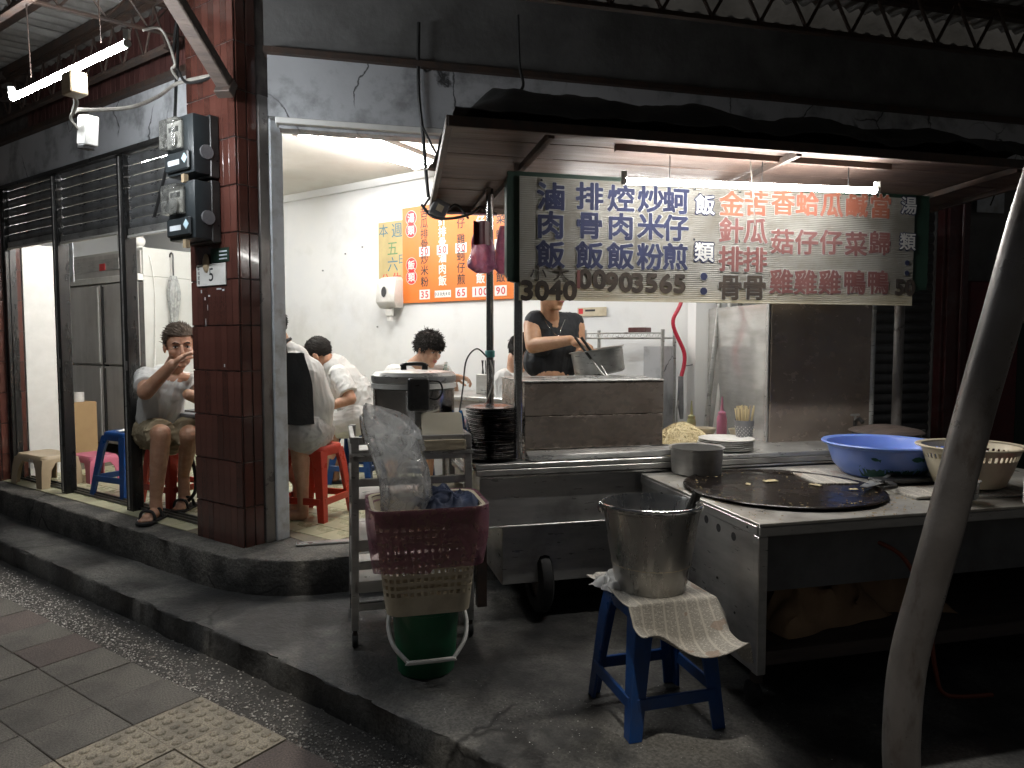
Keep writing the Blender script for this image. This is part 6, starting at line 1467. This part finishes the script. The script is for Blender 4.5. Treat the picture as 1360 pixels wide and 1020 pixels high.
class Fig:
    def __init__(s, label, root, k=1.0):
        s.t = thing('person', label, 'person', root); s.root = Vector(root); s.k = k; s.L = {}
    def mb(s, n): return s.L.setdefault(n, MB())
    def cap(s, n, a, b, ra, rb=None, flat=(0, 0), asp=1.0):
        a = Vector(a) - s.root; b = Vector(b) - s.root; rb = ra if rb is None else rb; ra *= s.k; rb *= s.k
        s.mb(n).tube([a, a.lerp(b, .33), a.lerp(b, .67), b], [ra, ra + (rb - ra) * .33, ra + (rb - ra) * .67, rb], 14)
        if not flat[0]: s.mb(n).ell(a, (ra, ra, ra), 12, 8)
        if not flat[1]: s.mb(n).ell(b, (rb, rb, rb), 12, 8)
    def ell(s, n, c, r, rot=None):
        s.mb(n).ell(Vector(c) - s.root, [q * s.k for q in r], 16, 12, rot)
    def chain(s, n, pts, rs):
        for (a, b, ra, rb) in zip(pts, pts[1:], rs, rs[1:]): s.cap(n, a, b, ra, rb)
    def head(s, c, fwd, up=(0, 0, 1), neck=None, hs=1.0, skin='skin', eyes=True):
        fwd = Vector(fwd).normalized(); up = Vector(up); rt = fwd.cross(up).normalized(); up = rt.cross(fwd).normalized()
        k = s.k * hs; Rm = Matrix((rt, fwd, up)).transposed().to_4x4(); c = Vector(c); s.hc, s.hR, s.hk = c, Rm, k
        P = lambda x, y, z: c + Rm @ (Vector((x, y, z)) * k)
        s.P = P; m = s.mb(skin)
        def E(x, y, z, a, b_, d): m.ell(P(x, y, z) - s.root, (a * k, b_ * k, d * k), 16, 12, Rm)
        E(0, -.012, .030, .076, .096, .088); E(0, .020, -.028, .064, .070, .085); E(0, .034, -.074, .049, .050, .043); E(0, .068, -.102, .024, .018, .017)
        for sx in (-1, 1):
            E(sx * .028, .079, .023, .027, .012, .009); E(sx * .040, .060, -.026, .024, .024, .022); E(sx * .079, -.004, -.010, .010, .021, .032); E(sx * .010, .100, -.035, .009, .011, .008)
        E(0, .081, -.060, .027, .018, .020)
        hs_ = s.k; a, b = P(0, .094, .008), P(0, .113, -.030)
        s.k = k; s.cap(skin, a, b, .0085, .0125); s.k = hs_
        if neck is not None: s.cap(skin, P(0, -.018, -.06), neck, .053, .058)
        s.feat = eyes
    def face(s):
        P, Rm, k = s.P, s.hR, s.hk
        for sx in (-1, 1):
            e = MB().ell(P(sx * .031, .0835, .003) - s.root, (.0135 * k, .0075 * k, .0062 * k), 12, 8, Rm).build('eye', m_eyew, s.t)
            MB().ell(P(sx * .031, .0885, .003) - s.root, (.0058 * k, .004 * k, .0056 * k), 10, 8, Rm).build('iris', m_ink, e)
            MB().tube([P(sx * .0165, .0895, .0065) - s.root, P(sx * .031, .0925, .0105) - s.root, P(sx * .046, .084, .0055) - s.root], [.0016 * k, .0024 * k, .0016 * k], 6).build('eyelid', m_lip if False else m_hair_g, s.t)
            MB().tube([P(sx * .013, .0925, .024) - s.root, P(sx * .032, .0935, .0295) - s.root, P(sx * .050, .079, .0235) - s.root], [.003 * k, .0042 * k, .002 * k], 6).build('eyebrow', m_hair, s.t)
        s.lips()
    def lips(s):
        P, Rm, k = s.P, s.hR, s.hk
        MB().ell(P(0, .0955, -.0545) - s.root, (.021 * k, .0065 * k, .0042 * k), 14, 8, Rm).ell(P(0, .0945, -.0640) - s.root, (.018 * k, .0070 * k, .0052 * k), 14, 8, Rm).build('lips', m_lip, s.t)
    def hair(s, mat, pred, n, L, comb, seed=0, thick=.006, curl=0, lift=.25, grow=1.05):
        q = random.Random(seed); m = MB(); k = s.hk; R3 = s.hR.to_3x3()
        A = (.080 * grow, .101 * grow, .093 * grow); nu, nv = 56, 40; vs = []; fs = []
        for j in range(nv + 1):
            for i in range(nu):
                th = math.pi * j / nv; ph = 2 * math.pi * i / nu; p = Vector((A[0] * math.sin(th) * math.cos(ph), A[1] * math.sin(th) * math.sin(ph) - .012, A[2] * math.cos(th) + .030)); vs.append(p)
        keep = [pred(p) for p in vs]
        for j in range(nv):
            for i in range(nu):
                f = (j * nu + i, j * nu + (i + 1) % nu, (j + 1) * nu + (i + 1) % nu, (j + 1) * nu + i)
                if all(keep[x] for x in f): fs.append(f)
        used = sorted({i for f in fs for i in f}); mp = {u: i for i, u in enumerate(used)}
        sc = MB().add([s.P(*(vs[u] * (1 + .03 * noise.noise(vs[u] * 40)))) - s.root for u in used], [tuple(mp[i] for i in f) for f in fs])
        o = sc.build('hair', mat, s.t, solid=.006 * k, smooth=80)
        cnt = 0
        while cnt < n:
            v = Vector((q.gauss(0, 1), q.gauss(0, 1), q.gauss(0, 1))).normalized(); p = Vector((A[0] * v.x, A[1] * v.y - .012, A[2] * v.z + .030))
            if not pred(p): continue
            cnt += 1; d = Vector(comb(p)).normalized(); nrm = Vector((v.x / A[0], v.y / A[1], v.z / A[2])).normalized(); d = (d - nrm * d.dot(nrm)).normalized(); l = L * q.uniform(.6, 1.25); pts = []; x = p - nrm * .004
            dd = (d + nrm * lift * q.uniform(.3, 1.6)).normalized()
            for z in range(5):
                pts.append(s.P(*x) - s.root); dd = (dd + Vector((q.gauss(0, curl), q.gauss(0, curl), q.gauss(0, curl))) - nrm * .045 * z).normalized(); x = x + dd * l / 4
            m.tube(pts, [thick * k * w_ for w_ in (.9, 1, .85, .6, .15)], 4, False)
        m.build('hair_locks', mat, s.t, smooth=80, weld=False)
    def hand(s, wr, d, pn, side=1, curl=(.5, .5, .6, .7), thumb=.6, n='skin', k=None):
        k = (k or s.k); wr = Vector(wr); d = Vector(d).normalized(); pn = Vector(pn); pn = (pn - d * pn.dot(d)).normalized(); sd = d.cross(pn) * side
        Rm = Matrix((sd, d, pn)).transposed().to_4x4(); s.mb(n).ell(wr + d * .048 * k - s.root, (.040 * k, .052 * k, .017 * k), 14, 10, Rm)
        ks = s.k; s.k = k
        for i, (off, ln) in enumerate(((.030, .92), (.010, 1.05), (-.010, 1.0), (-.029, .80))):
            p = wr + (d * .088 + sd * off) * k; a = curl[0] * .4; 
            for L_, r_, c_ in ((.040 * ln, .0095, curl[1]), (.026 * ln, .0088, curl[2]), (.020 * ln, .0080, curl[3])):
                dv = d * math.cos(a) + pn * math.sin(a) + sd * off * 1.2; q = p + dv.normalized() * L_ * k; s.cap(n, p, q, r_, r_ * .93); p = q; a += c_
        p = wr + (d * .022 + sd * .030) * k; dv = (d * .7 + sd * .75 + pn * .4 * thumb).normalized()
        for L_, r_ in ((.042, .0125), (.030, .0105), (.024, .0092)):
            q = p + dv * L_ * k; s.cap(n, p, q, r_, r_ * .93); p = q; dv = (dv + d * .35 - sd * .35 * thumb + pn * .35 * thumb).normalized()
        s.k = ks
    def finish(s, layers):
        for n, (name, mat, vox, sm, wr) in layers.items(): put(remesh(s.L[n], name, mat, vox, sm, wr), name, s.t)

# ---- seated man by the pillar
k = 1.22
root = Vector((at(212, 575, 5.2).x, 5.2, FT))
A = Fig('seated man in white tee and khaki shorts with his hand raised to his mouth', root, k)
hc = at(239, 459, 5.02); to_cam = (Vector((0, 0, 1.5)) - hc).normalized()
sh_r, sh_l = at(196, 503, 5.05), at(263, 507, 5.18); nb = at(226, 497, 5.16)
A.head(hc, to_cam + Vector((.10, 0, -.12)), (-.05, 0, 1), nb, hs=1.02)
el, wr = at(193, 521, 4.86), at(229, 484, 4.80)
A.chain('skin', [sh_r, el, wr], [.052, .044, .030])
A.hand(wr, at(244, 473, 4.82) - wr, Vector((.35, .2, -.9)), 1, (.8, .7, 1.0, .8), .7)
A.chain('skin', [sh_l, at(268, 530, 5.0), at(250, 524, 4.9)], [.05, .042, .032])
A.cap('skin', nb + Vector((0, .03, -.03)), at(216, 560, 5.30), .07, .085)
A.cap('skin', sh_r, sh_l, .05, .05)
hipr, hipl = at(201, 573, 5.28), at(246, 571, 5.34); knr, knl = at(214, 576, 4.92), at(252, 577, 5.02)
A.cap('skin', hipr, hipl, .09, .09); A.cap('skin', at(216, 555, 5.30), at(222, 575, 5.32), .085, .10)
anr = at(207, 662, 4.97); A.chain('skin', [hipr, knr, knr.lerp(anr, .3), anr], [.075, .054, .052, .034])
anl = at(244, 630, 5.32); A.chain('skin', [hipl, knl, knl.lerp(anl, .3), anl], [.075, .054, .050, .034])
for an, dx in ((anr, .0), (anl, .03)):
    f0 = Vector((an.x, an.y, FT + .05)); A.cap('skin', an, f0, .034, .036); A.cap('skin', f0, f0 + Vector((dx, -.13, -.016)), .034, .030)
    for q in range(5): A.cap('skin', f0 + Vector((dx - .03 + q * .016, -.13, -.02)), f0 + Vector((dx - .034 + q * .017, -.175 + abs(q - 1) * .008, -.026)), .0105, .009)
A.cap('shirt', sh_r.lerp(sh_l, .12) + Vector((0, .02, -.02)), sh_l.lerp(sh_r, .1) + Vector((0, .02, -.02)), .068, .068)
A.cap('shirt', at(222, 508, 5.17), at(215, 545, 5.24), .115, .122); A.cap('shirt', at(215, 540, 5.24), at(215, 563, 5.28), .126, .134); A.cap('shirt', at(209, 514, 5.14), at(205, 555, 5.26), .090, .105)
A.cap('shirt', nb + Vector((0, 0, -.035)), nb + Vector((0, .01, -.10)), .072, .10)
A.cap('shirt', sh_r, sh_r.lerp(el, .62), .070, .066, (0, 1)); A.cap('shirt', sh_l, sh_l.lerp(at(268, 530, 5.0), .6), .07, .066, (0, 1))
A.cap('shorts', hipr, hipl, .115, .115); A.cap('shorts', at(216, 562, 5.28), at(222, 577, 5.3), .135, .135)
A.cap('shorts', hipr, hipr.lerp(knr, .92), .100, .082, (0, 1)); A.cap('shorts', hipl, hipl.lerp(knl, .90), .100, .084, (0, 1))
A.finish({'skin': ('body', m_skin, .0055, 4, None), 'shirt': ('shirt', m_shirt, .008, 6, folds(.010, (.3, 0, 1), 9, 3)), 'shorts': ('shorts', m_shorts, .008, 6, folds(.012, (1, 1, .2), 10, 5))})
A.face()
def hl(p, front=.066, side=-.005, back=-.065): return p.z > (front if p.y > .055 else (side + (front - side) * max(0, (p.y - .02) / .035) if p.y > -.01 else back + (side - back) * max(0, min(1, (p.y + .06) / .05)))) 
A.hair(m_hair_g, hl, 1900, .038, lambda p: (p.x * 3 + .5, -.8, .0 - 6 * max(0, -(p.z - .05))), 2, .0026, .10, .18)
for an, dx in ((anr, .0), (anl, .03)):
    f0 = Vector((an.x, an.y, FT)) - root; so_ = MB().prism([(x, y) for x, y in rrect(.115, .31, .05, 5)], 0, .018); so_.v = [v + f0 + Vector((dx, -.06, .002)) for v in so_.v]; so_.build('sandal', m_rubber, A.t, bevel=.003)
    for y in (-.12, -.02): MB().tube(smooth_path([f0 + Vector((dx - .055, y, .015)), f0 + Vector((dx - .035, y - .005, .078)), f0 + Vector((dx + .035, y - .005, .078)), f0 + Vector((dx + .055, y, .015))], 4), .010, 6).build('sandal_strap', m_rubber, A.t)

# ---- customer from behind on the red stool
k = 1.15; root = Vector((at(410, 590, 5.0).x, 5.03, FT))
Bp = Fig('customer in white tee and pale shorts seen from behind, head hidden by the jamb', root, k)
hipc = at(411, 572, 5.05); ch = at(398, 505, 5.02); nb = at(376, 462, 4.98)
Bp.head(at(360, 436, 4.95), (-.8, .25, -.45), (-.3, 0, 1), nb)
Bp.cap('skin', hipc, ch, .12, .12); Bp.cap('skin', ch, nb, .11, .06)
shn, shf = at(390, 482, 4.88), at(385, 480, 5.2)
Bp.chain('skin', [shn, at(374, 530, 4.86), at(352, 520, 4.95)], [.048, .04, .03]); Bp.chain('skin', [shf, at(368, 530, 5.2), at(350, 520, 5.1)], [.048, .04, .03])
for dy, ank in ((-.09, at(402, 652, 4.93)), (.09, at(396, 640, 5.12))):
    h = hipc + Vector((0, dy, -.03)); kn = h + Vector((-.42, 0, -.02)); 
    kn = Vector((at(398, 590, ank.y).x, ank.y, FT + .52)) if dy < 0 else kn
    Bp.chain('skin', [h, kn, kn.lerp(ank, .35), ank], [.085, .058, .054, .036]); Bp.cap('skin', ank, (ank.x, ank.y, FT + .04), .036, .034); Bp.cap('skin', (ank.x, ank.y, FT + .04), (ank.x - .13, ank.y, FT + .03), .034, .028)
    Bp.cap('shorts', h, h.lerp(kn, .85), .115, .09, (0, 1))
Bp.cap('shirt', at(411, 556, 5.05), ch, .148, .152); Bp.cap('shirt', ch, at(388, 478, 5.0), .150, .105); Bp.cap('shirt', at(388, 478, 5.0), nb + Vector((.02, 0, -.02)), .10, .07); Bp.cap('shirt', at(415, 540, 5.05), at(404, 500, 5.04), .135, .13)
Bp.cap('shirt', shn, at(377, 516, 4.87), .072, .07, (0, 1)); Bp.cap('shirt', shf, at(372, 518, 5.2), .072, .07, (0, 1))
Bp.cap('shorts', hipc + Vector((0, -.09, 0)), hipc + Vector((0, .09, 0)), .142, .142)
Bp.finish({'skin': ('body', m_skin_pale, .007, 4, None), 'shirt': ('shirt', m_shirt, .009, 6, folds(.010, (0, 0, 1), 6, 11)), 'shorts': ('shorts', m_shirt_g, .009, 6, folds(.010, (1, 0, .2), 9, 8))})
Bp.face(); Bp.hair(m_hair, hl, 900, .032, lambda p: (p.x * 3, -.7, -.4), 4, .0028, .08, .15)
t = thing('shoulder_bag', 'black shoulder bag hanging at the side of the customer seen from behind', 'bag', at(392, 520, 4.84), R(20))
def bagf(u, v): 
    w_ = .13 + .05 * v; return ((u - .5) * w_ + .03 * v, -.02 * math.sin(u * 3.14) * math.sin(v * 3.0) + .006 * noise.noise(Vector((u * 4, v * 4, 0))), .26 - .48 * v)
MB().grid(bagf, 12, 18).build('bag_body', m_top, t, solid=.05, smooth=60)
MB().tube(smooth_path([(-.05, 0, .24), (-.06, .02, .33), (-.02, .08, .36)], 5), .012, 6).build('strap', m_top, t)

# ---- diner leaning on the blue stool
k = 1.18; root = Vector((at(478, 600, 6.35).x, 6.35, FT))
Cc = Fig('diner in white tee and white shorts leaning over the table on the blue stool', root, k)
hc = at(424, 470, 6.25); nb = at(436, 482, 6.28); Cc.head(hc, (-.75, .25, -.65), (-.6, 0, .8), nb)
hip = at(476, 556, 6.35); chs = at(455, 505, 6.32)
Cc.chain('skin', [hip, chs, nb], [.12, .11, .06])
sn, sf = at(450, 497, 6.14), at(443, 490, 6.5); en = at(466, 530, 6.05); wn = at(434, 541, 6.02)
Cc.chain('skin', [sn, en, wn], [.05, .042, .03]); Cc.hand(wn, (-1, .1, .1), (0, .2, -1), 1); Cc.chain('skin', [sf, at(440, 530, 6.55), at(415, 530, 6.5)], [.05, .04, .03])
for dy, kn, an in ((-.10, at(440, 566, 6.2), at(445, 618, 6.25)), (.10, at(432, 566, 6.5), at(436, 610, 6.5))):
    h = hip + Vector((0, dy, -.02)); Cc.chain('skin', [h, kn, kn.lerp(an, .35), an], [.09, .06, .054, .036]); f0 = Vector((an.x, an.y, FT + .045)); Cc.cap('skin', an, f0, .036, .034); Cc.cap('skin', f0, f0 + Vector((-.15, -.02, -.015)), .034, .028)
    Cc.cap('shorts', h, h.lerp(kn, .92), .120, .098, (0, 1))
    so_ = MB().prism(rrect(.30, .11, .05, 4), 0, .02); so_.v = [v + f0 - root + Vector((-.06, 0, -.044)) for v in so_.v]; so_.build('sandal', m_rubber, Cc.t)
Cc.cap('shirt', at(477, 546, 6.35), chs, .148, .142); Cc.cap('shirt', chs, at(444, 489, 6.30), .140, .11); Cc.cap('shirt', at(444, 489, 6.30), nb + Vector((.01, 0, -.015)), .09, .068); Cc.cap('shirt', at(470, 520, 6.35), at(480, 552, 6.37), .14, .135)
Cc.cap('shirt', sn, sn.lerp(en, .78), .075, .072, (0, 1)); Cc.cap('shirt', sf, at(441, 520, 6.55), .072, .068, (0, 1)); Cc.cap('shorts', hip + Vector((0, -.1, 0)), hip + Vector((0, .1, 0)), .135, .135)
Cc.finish({'skin': ('body', m_skin, .0075, 4, None), 'shirt': ('shirt', m_shirt, .009, 5, folds(.014, (.7, 0, 1), 8, 21)), 'shorts': ('shorts', m_shirt, .009, 5, folds(.012, (1, 0, .1), 9, 31))})
Cc.face(); Cc.hair(m_hair, lambda p: hl(p, .06, -.02, -.07), 1200, .030, lambda p: (p.x * 3, -.7, -.5), 6, .0028, .08, .15)

# ---- curly haired diner
k = 1.20; root = Vector((at(553, 560, 6.2).x, 6.2, FT))
D = Fig('curly haired diner in white tee bending over his food behind the rice cooker', root, k)
hc = at(570, 464, 6.08); nb = at(550, 486, 6.2); D.head(hc, (.62, -.62, -.30), (.20, -.1, 1), nb, hs=.98)
sl, sr = at(523, 497, 6.18), at(588, 496, 6.25); hip = at(545, 575, 6.3)
D.chain('skin', [nb, at(552, 515, 6.25), hip], [.06, .11, .12]); D.cap('skin', sl, sr, .05, .05)
D.chain('skin', [sl, at(512, 540, 6.1), at(560, 528, 5.95)], [.05, .042, .03]); wr = at(600, 499, 5.98); D.chain('skin', [sr, at(604, 532, 6.12), wr], [.05, .042, .03]); D.hand(wr, (.9, -.1, -.15), (0, -.3, -.8), 1, (.6, .7, .8, .7))
for sx in (-1, 1):
    h = hip + Vector((sx * .1, 0, 0)); kn = h + Vector((.05 + sx * .05, -.45, -.02)); an = Vector((kn.x, kn.y + .05, FT + .10)); D.chain('skin', [h, kn, kn.lerp(an, .35), an], [.085, .058, .052, .036]); D.cap('skin', an, (an.x, an.y - .12, FT + .035), .036, .03); D.cap('shorts', h, h.lerp(kn, .8), .11, .09, (0, 1))
D.cap('shorts', hip + Vector((-.1, 0, 0)), hip + Vector((.1, 0, 0)), .13, .13)
D.cap('shirt', sl.lerp(sr, .1), sr.lerp(sl, .1), .072, .072); D.cap('shirt', at(553, 512, 6.24), hip, .140, .145); D.cap('shirt', at(536, 510, 6.22), at(570, 510, 6.26), .115, .11); D.cap('shirt', nb + Vector((-.005, .0, -.03)), at(553, 508, 6.24), .070, .12)
D.cap('shirt', sl, sl.lerp(at(512, 540, 6.1), .7), .076, .074, (0, 1)); D.cap('shirt', sr, sr.lerp(at(604, 532, 6.12), .65), .074, .07, (0, 1))
D.finish({'skin': ('body', m_skin_pale, .006, 4, None), 'shirt': ('shirt', m_shirt, .0085, 5, folds(.010, (.4, 0, 1), 8, 41)), 'shorts': ('shorts', m_shirt_g, .009, 5, None)})
D.face()
D.hair(m_hair, lambda p: hl(p, .040, -.012, -.055), 2600, .042, lambda p: (p.x * 5 + .1, .5 if p.y > .0 else -.6, -.2), 12, .0030, .50, .28, 1.12)
D.t['label'] = 'curly haired diner in white tee bending over his food behind the rice cooker'
tag(stool(Vector((hip.x, hip.y, FT)), 0, m_blue, 'blue plastic stool hidden under the curly haired diner', .50, .30, .40))

# ---- diner hidden behind the cook
k = 1.15; root = Vector((at(690, 540, 5.5).x, 5.5, FT))
E_ = Fig('diner mostly hidden behind the cook, only ear and cheek showing', root, k)
hc = at(694, 468, 5.45); nb = at(684, 492, 5.5); E_.head(hc, (.72, -.30, -.55), (.35, 0, 1), nb)
hip = at(672, 585, 5.55); E_.chain('skin', [nb, at(680, 525, 5.52), hip], [.06, .11, .12])
E_.chain('skin', [at(668, 505, 5.4), at(675, 545, 5.3), at(700, 512, 5.25)], [.048, .04, .03]); E_.hand(at(700, 512, 5.25), (.8, -.1, .3), (0, .3, -1))
E_.cap('shirt', at(684, 515, 5.52), hip, .135, .14); E_.cap('shirt', at(672, 505, 5.5), at(694, 505, 5.55), .085, .085); E_.cap('shirt', at(668, 505, 5.4), at(673, 535, 5.34), .07, .068, (0, 1))
for sx in (-1, 1):
    h = hip + Vector((0, sx * .1, 0)); kn = h + Vector((.40, 0, -.0)); an = Vector((kn.x - .03, kn.y, FT + .10)); E_.chain('skin', [h, kn, an], [.085, .058, .036]); E_.cap('skin', an, (an.x + .12, an.y, FT + .035), .036, .03); E_.cap('shorts', h, h.lerp(kn, .8), .11, .09, (0, 1))
E_.cap('shorts', hip + Vector((0, -.1, 0)), hip + Vector((0, .1, 0)), .13, .13)
E_.finish({'skin': ('body', m_skin_pale, .0075, 4, None), 'shirt': ('shirt', m_shirt, .009, 5, folds(.01, (0, 0, 1), 8, 51)), 'shorts': ('shorts', m_navy, .010, 5, None)})
E_.face(); E_.hair(m_hair, lambda p: hl(p, .055, -.012, -.06), 900, .032, lambda p: (p.x * 3, .2, -.6), 14, .0028, .1, .15)
stool(Vector((hip.x, hip.y, FT)), 0, m_red, 'red plastic stool under the diner hidden behind the cook', .50, .30, .40)

# ---- the cook
k = 1.10; root = Vector((at(733, 600, 4.78).x, 4.78, FT))
Wm = Fig('woman cook in charcoal sleeveless top reaching with tongs over the boiler', root, k)
hc = at(733, 384, 4.70); nb = at(731, 428, 4.78); Wm.head(hc, (.62, -.78, -.10), (.04, 0, 1), nb, hs=1.05)
sr, sl = at(707, 432, 4.74), at(766, 434, 4.86)
er, wr = at(708, 459, 4.64), at(757, 452, 4.46)
Wm.chain('skin', [sr, sr.lerp(er, .5), er], [.055, .053, .047]); Wm.chain('skin', [er, er.lerp(wr, .35), wr], [.047, .043, .029]); Wm.hand(wr, at(781, 461, 4.42) - wr, (.1, .5, -1), 1, (.6, .8, .9, .8), .8)
eL, wl = at(768, 474, 4.82), at(783, 467, 4.62); Wm.chain('skin', [sl, eL, wl], [.052, .043, .028]); Wm.hand(wl, at(800, 468, 4.55) - wl, (.1, -.2, -1), -1, (.5, .7, .9, .7), .7)
Wm.cap('skin', sr, sl, .045, .045); Wm.chain('skin', [nb + Vector((0, 0, -.03)), at(734, 455, 4.84), at(733, 500, 4.86)], [.07, .095, .10]); hipw = at(733, 535, 4.86); Wm.cap('skin', at(733, 500, 4.84), hipw, .12, .14)
for sx in (-1, 1):
    h = hipw + Vector((sx * .085, 0, 0)); kn = Vector((h.x, h.y - .02, FT + .52)); an = Vector((h.x, h.y + .02, FT + .09)); Wm.chain('skin', [h, kn, kn.lerp(an, .3), an], [.085, .055, .05, .034]); Wm.cap('skin', an, (an.x, an.y - .14, FT + .035), .034, .028); Wm.cap('legs', h, an, .098, .055, (0, 1))
Wm.cap('legs', hipw + Vector((-.08, 0, .02)), hipw + Vector((.08, 0, .02)), .12, .12); Wm.cap('legs', at(733, 512, 4.85), hipw, .118, .13)
Wm.cap('top', at(724, 448, 4.82), at(746, 449, 4.86), .128, .124); Wm.cap('top', at(735, 462, 4.84), at(733, 488, 4.85), .140, .126); Wm.cap('top', at(733, 480, 4.85), at(733, 502, 4.86), .128, .126, (0, 1)); Wm.cap('top', at(716, 480, 4.84), at(750, 480, 4.86), .105, .105)
Wm.ell('top', at(722, 460, 4.74), (.078, .066, .066)); Wm.ell('top', at(749, 462, 4.77), (.078, .066, .066))
Wm.cap('top', at(711, 427, 4.745), at(722, 448, 4.80), .068, .10); Wm.cap('top', at(761, 429, 4.865), at(748, 448, 4.85), .066, .10); Wm.cap('top', at(711, 427, 4.76), at(761, 429, 4.88), .068, .068); Wm.cap('top', at(718, 437, 4.77), at(754, 439, 4.85), .085, .085)
Wm.finish({'skin': ('body', m_skin_w, .0055, 4, None), 'top': ('sleeveless_top', m_top, .0075, 5, folds(.008, (0, 0, 1), 8, 61)), 'legs': ('trousers', m_shorts, .010, 5, folds(.01, (0, 0, 1), 8, 71))})
Wm.face(); Wm.hair(m_hair, lambda p: hl(p, .06, -.02, -.085), 300, .06, lambda p: (p.x * 3, -.8, -.3), 16, .005, .03, .1)
nk = [at(722, 424, 4.74), at(730, 436, 4.665), at(741, 446, 4.655), at(745, 436, 4.68), at(750, 425, 4.76)]
MB().tube(smooth_path([p - root + Vector((0, -.022, 0)) for p in nk], 5), .0028, 6).build('necklace', m_chrome, Wm.t); MB().ell(nk[2] - root + Vector((0, -.026, -.012)), (.006, .004, .012), 8, 6).build('pendant', m_chrome, Wm.t)
t = thing('tongs', 'steel tongs with dark grips in the hand of the cook', 'tongs', at(775, 458, 4.40))
o0 = at(775, 458, 4.40)
for dx, q in ((0, 0), (8, .02)):
    MB().tube([at(764 + dx, 448, 4.41) - o0, at(785 + dx, 477, 4.36 + q) - o0], .009, 8).build('grip', m_black, t)
    MB().tube([at(785 + dx, 477, 4.36 + q) - o0, at(797 + dx * .7, 493, 4.33 + q) - o0, at(803 + dx * .4, 501, 4.31 + q) - o0], [.007, .007, .012], 8).build('jaw', m_steel, t)
bpy.data.objects.remove(_fo)
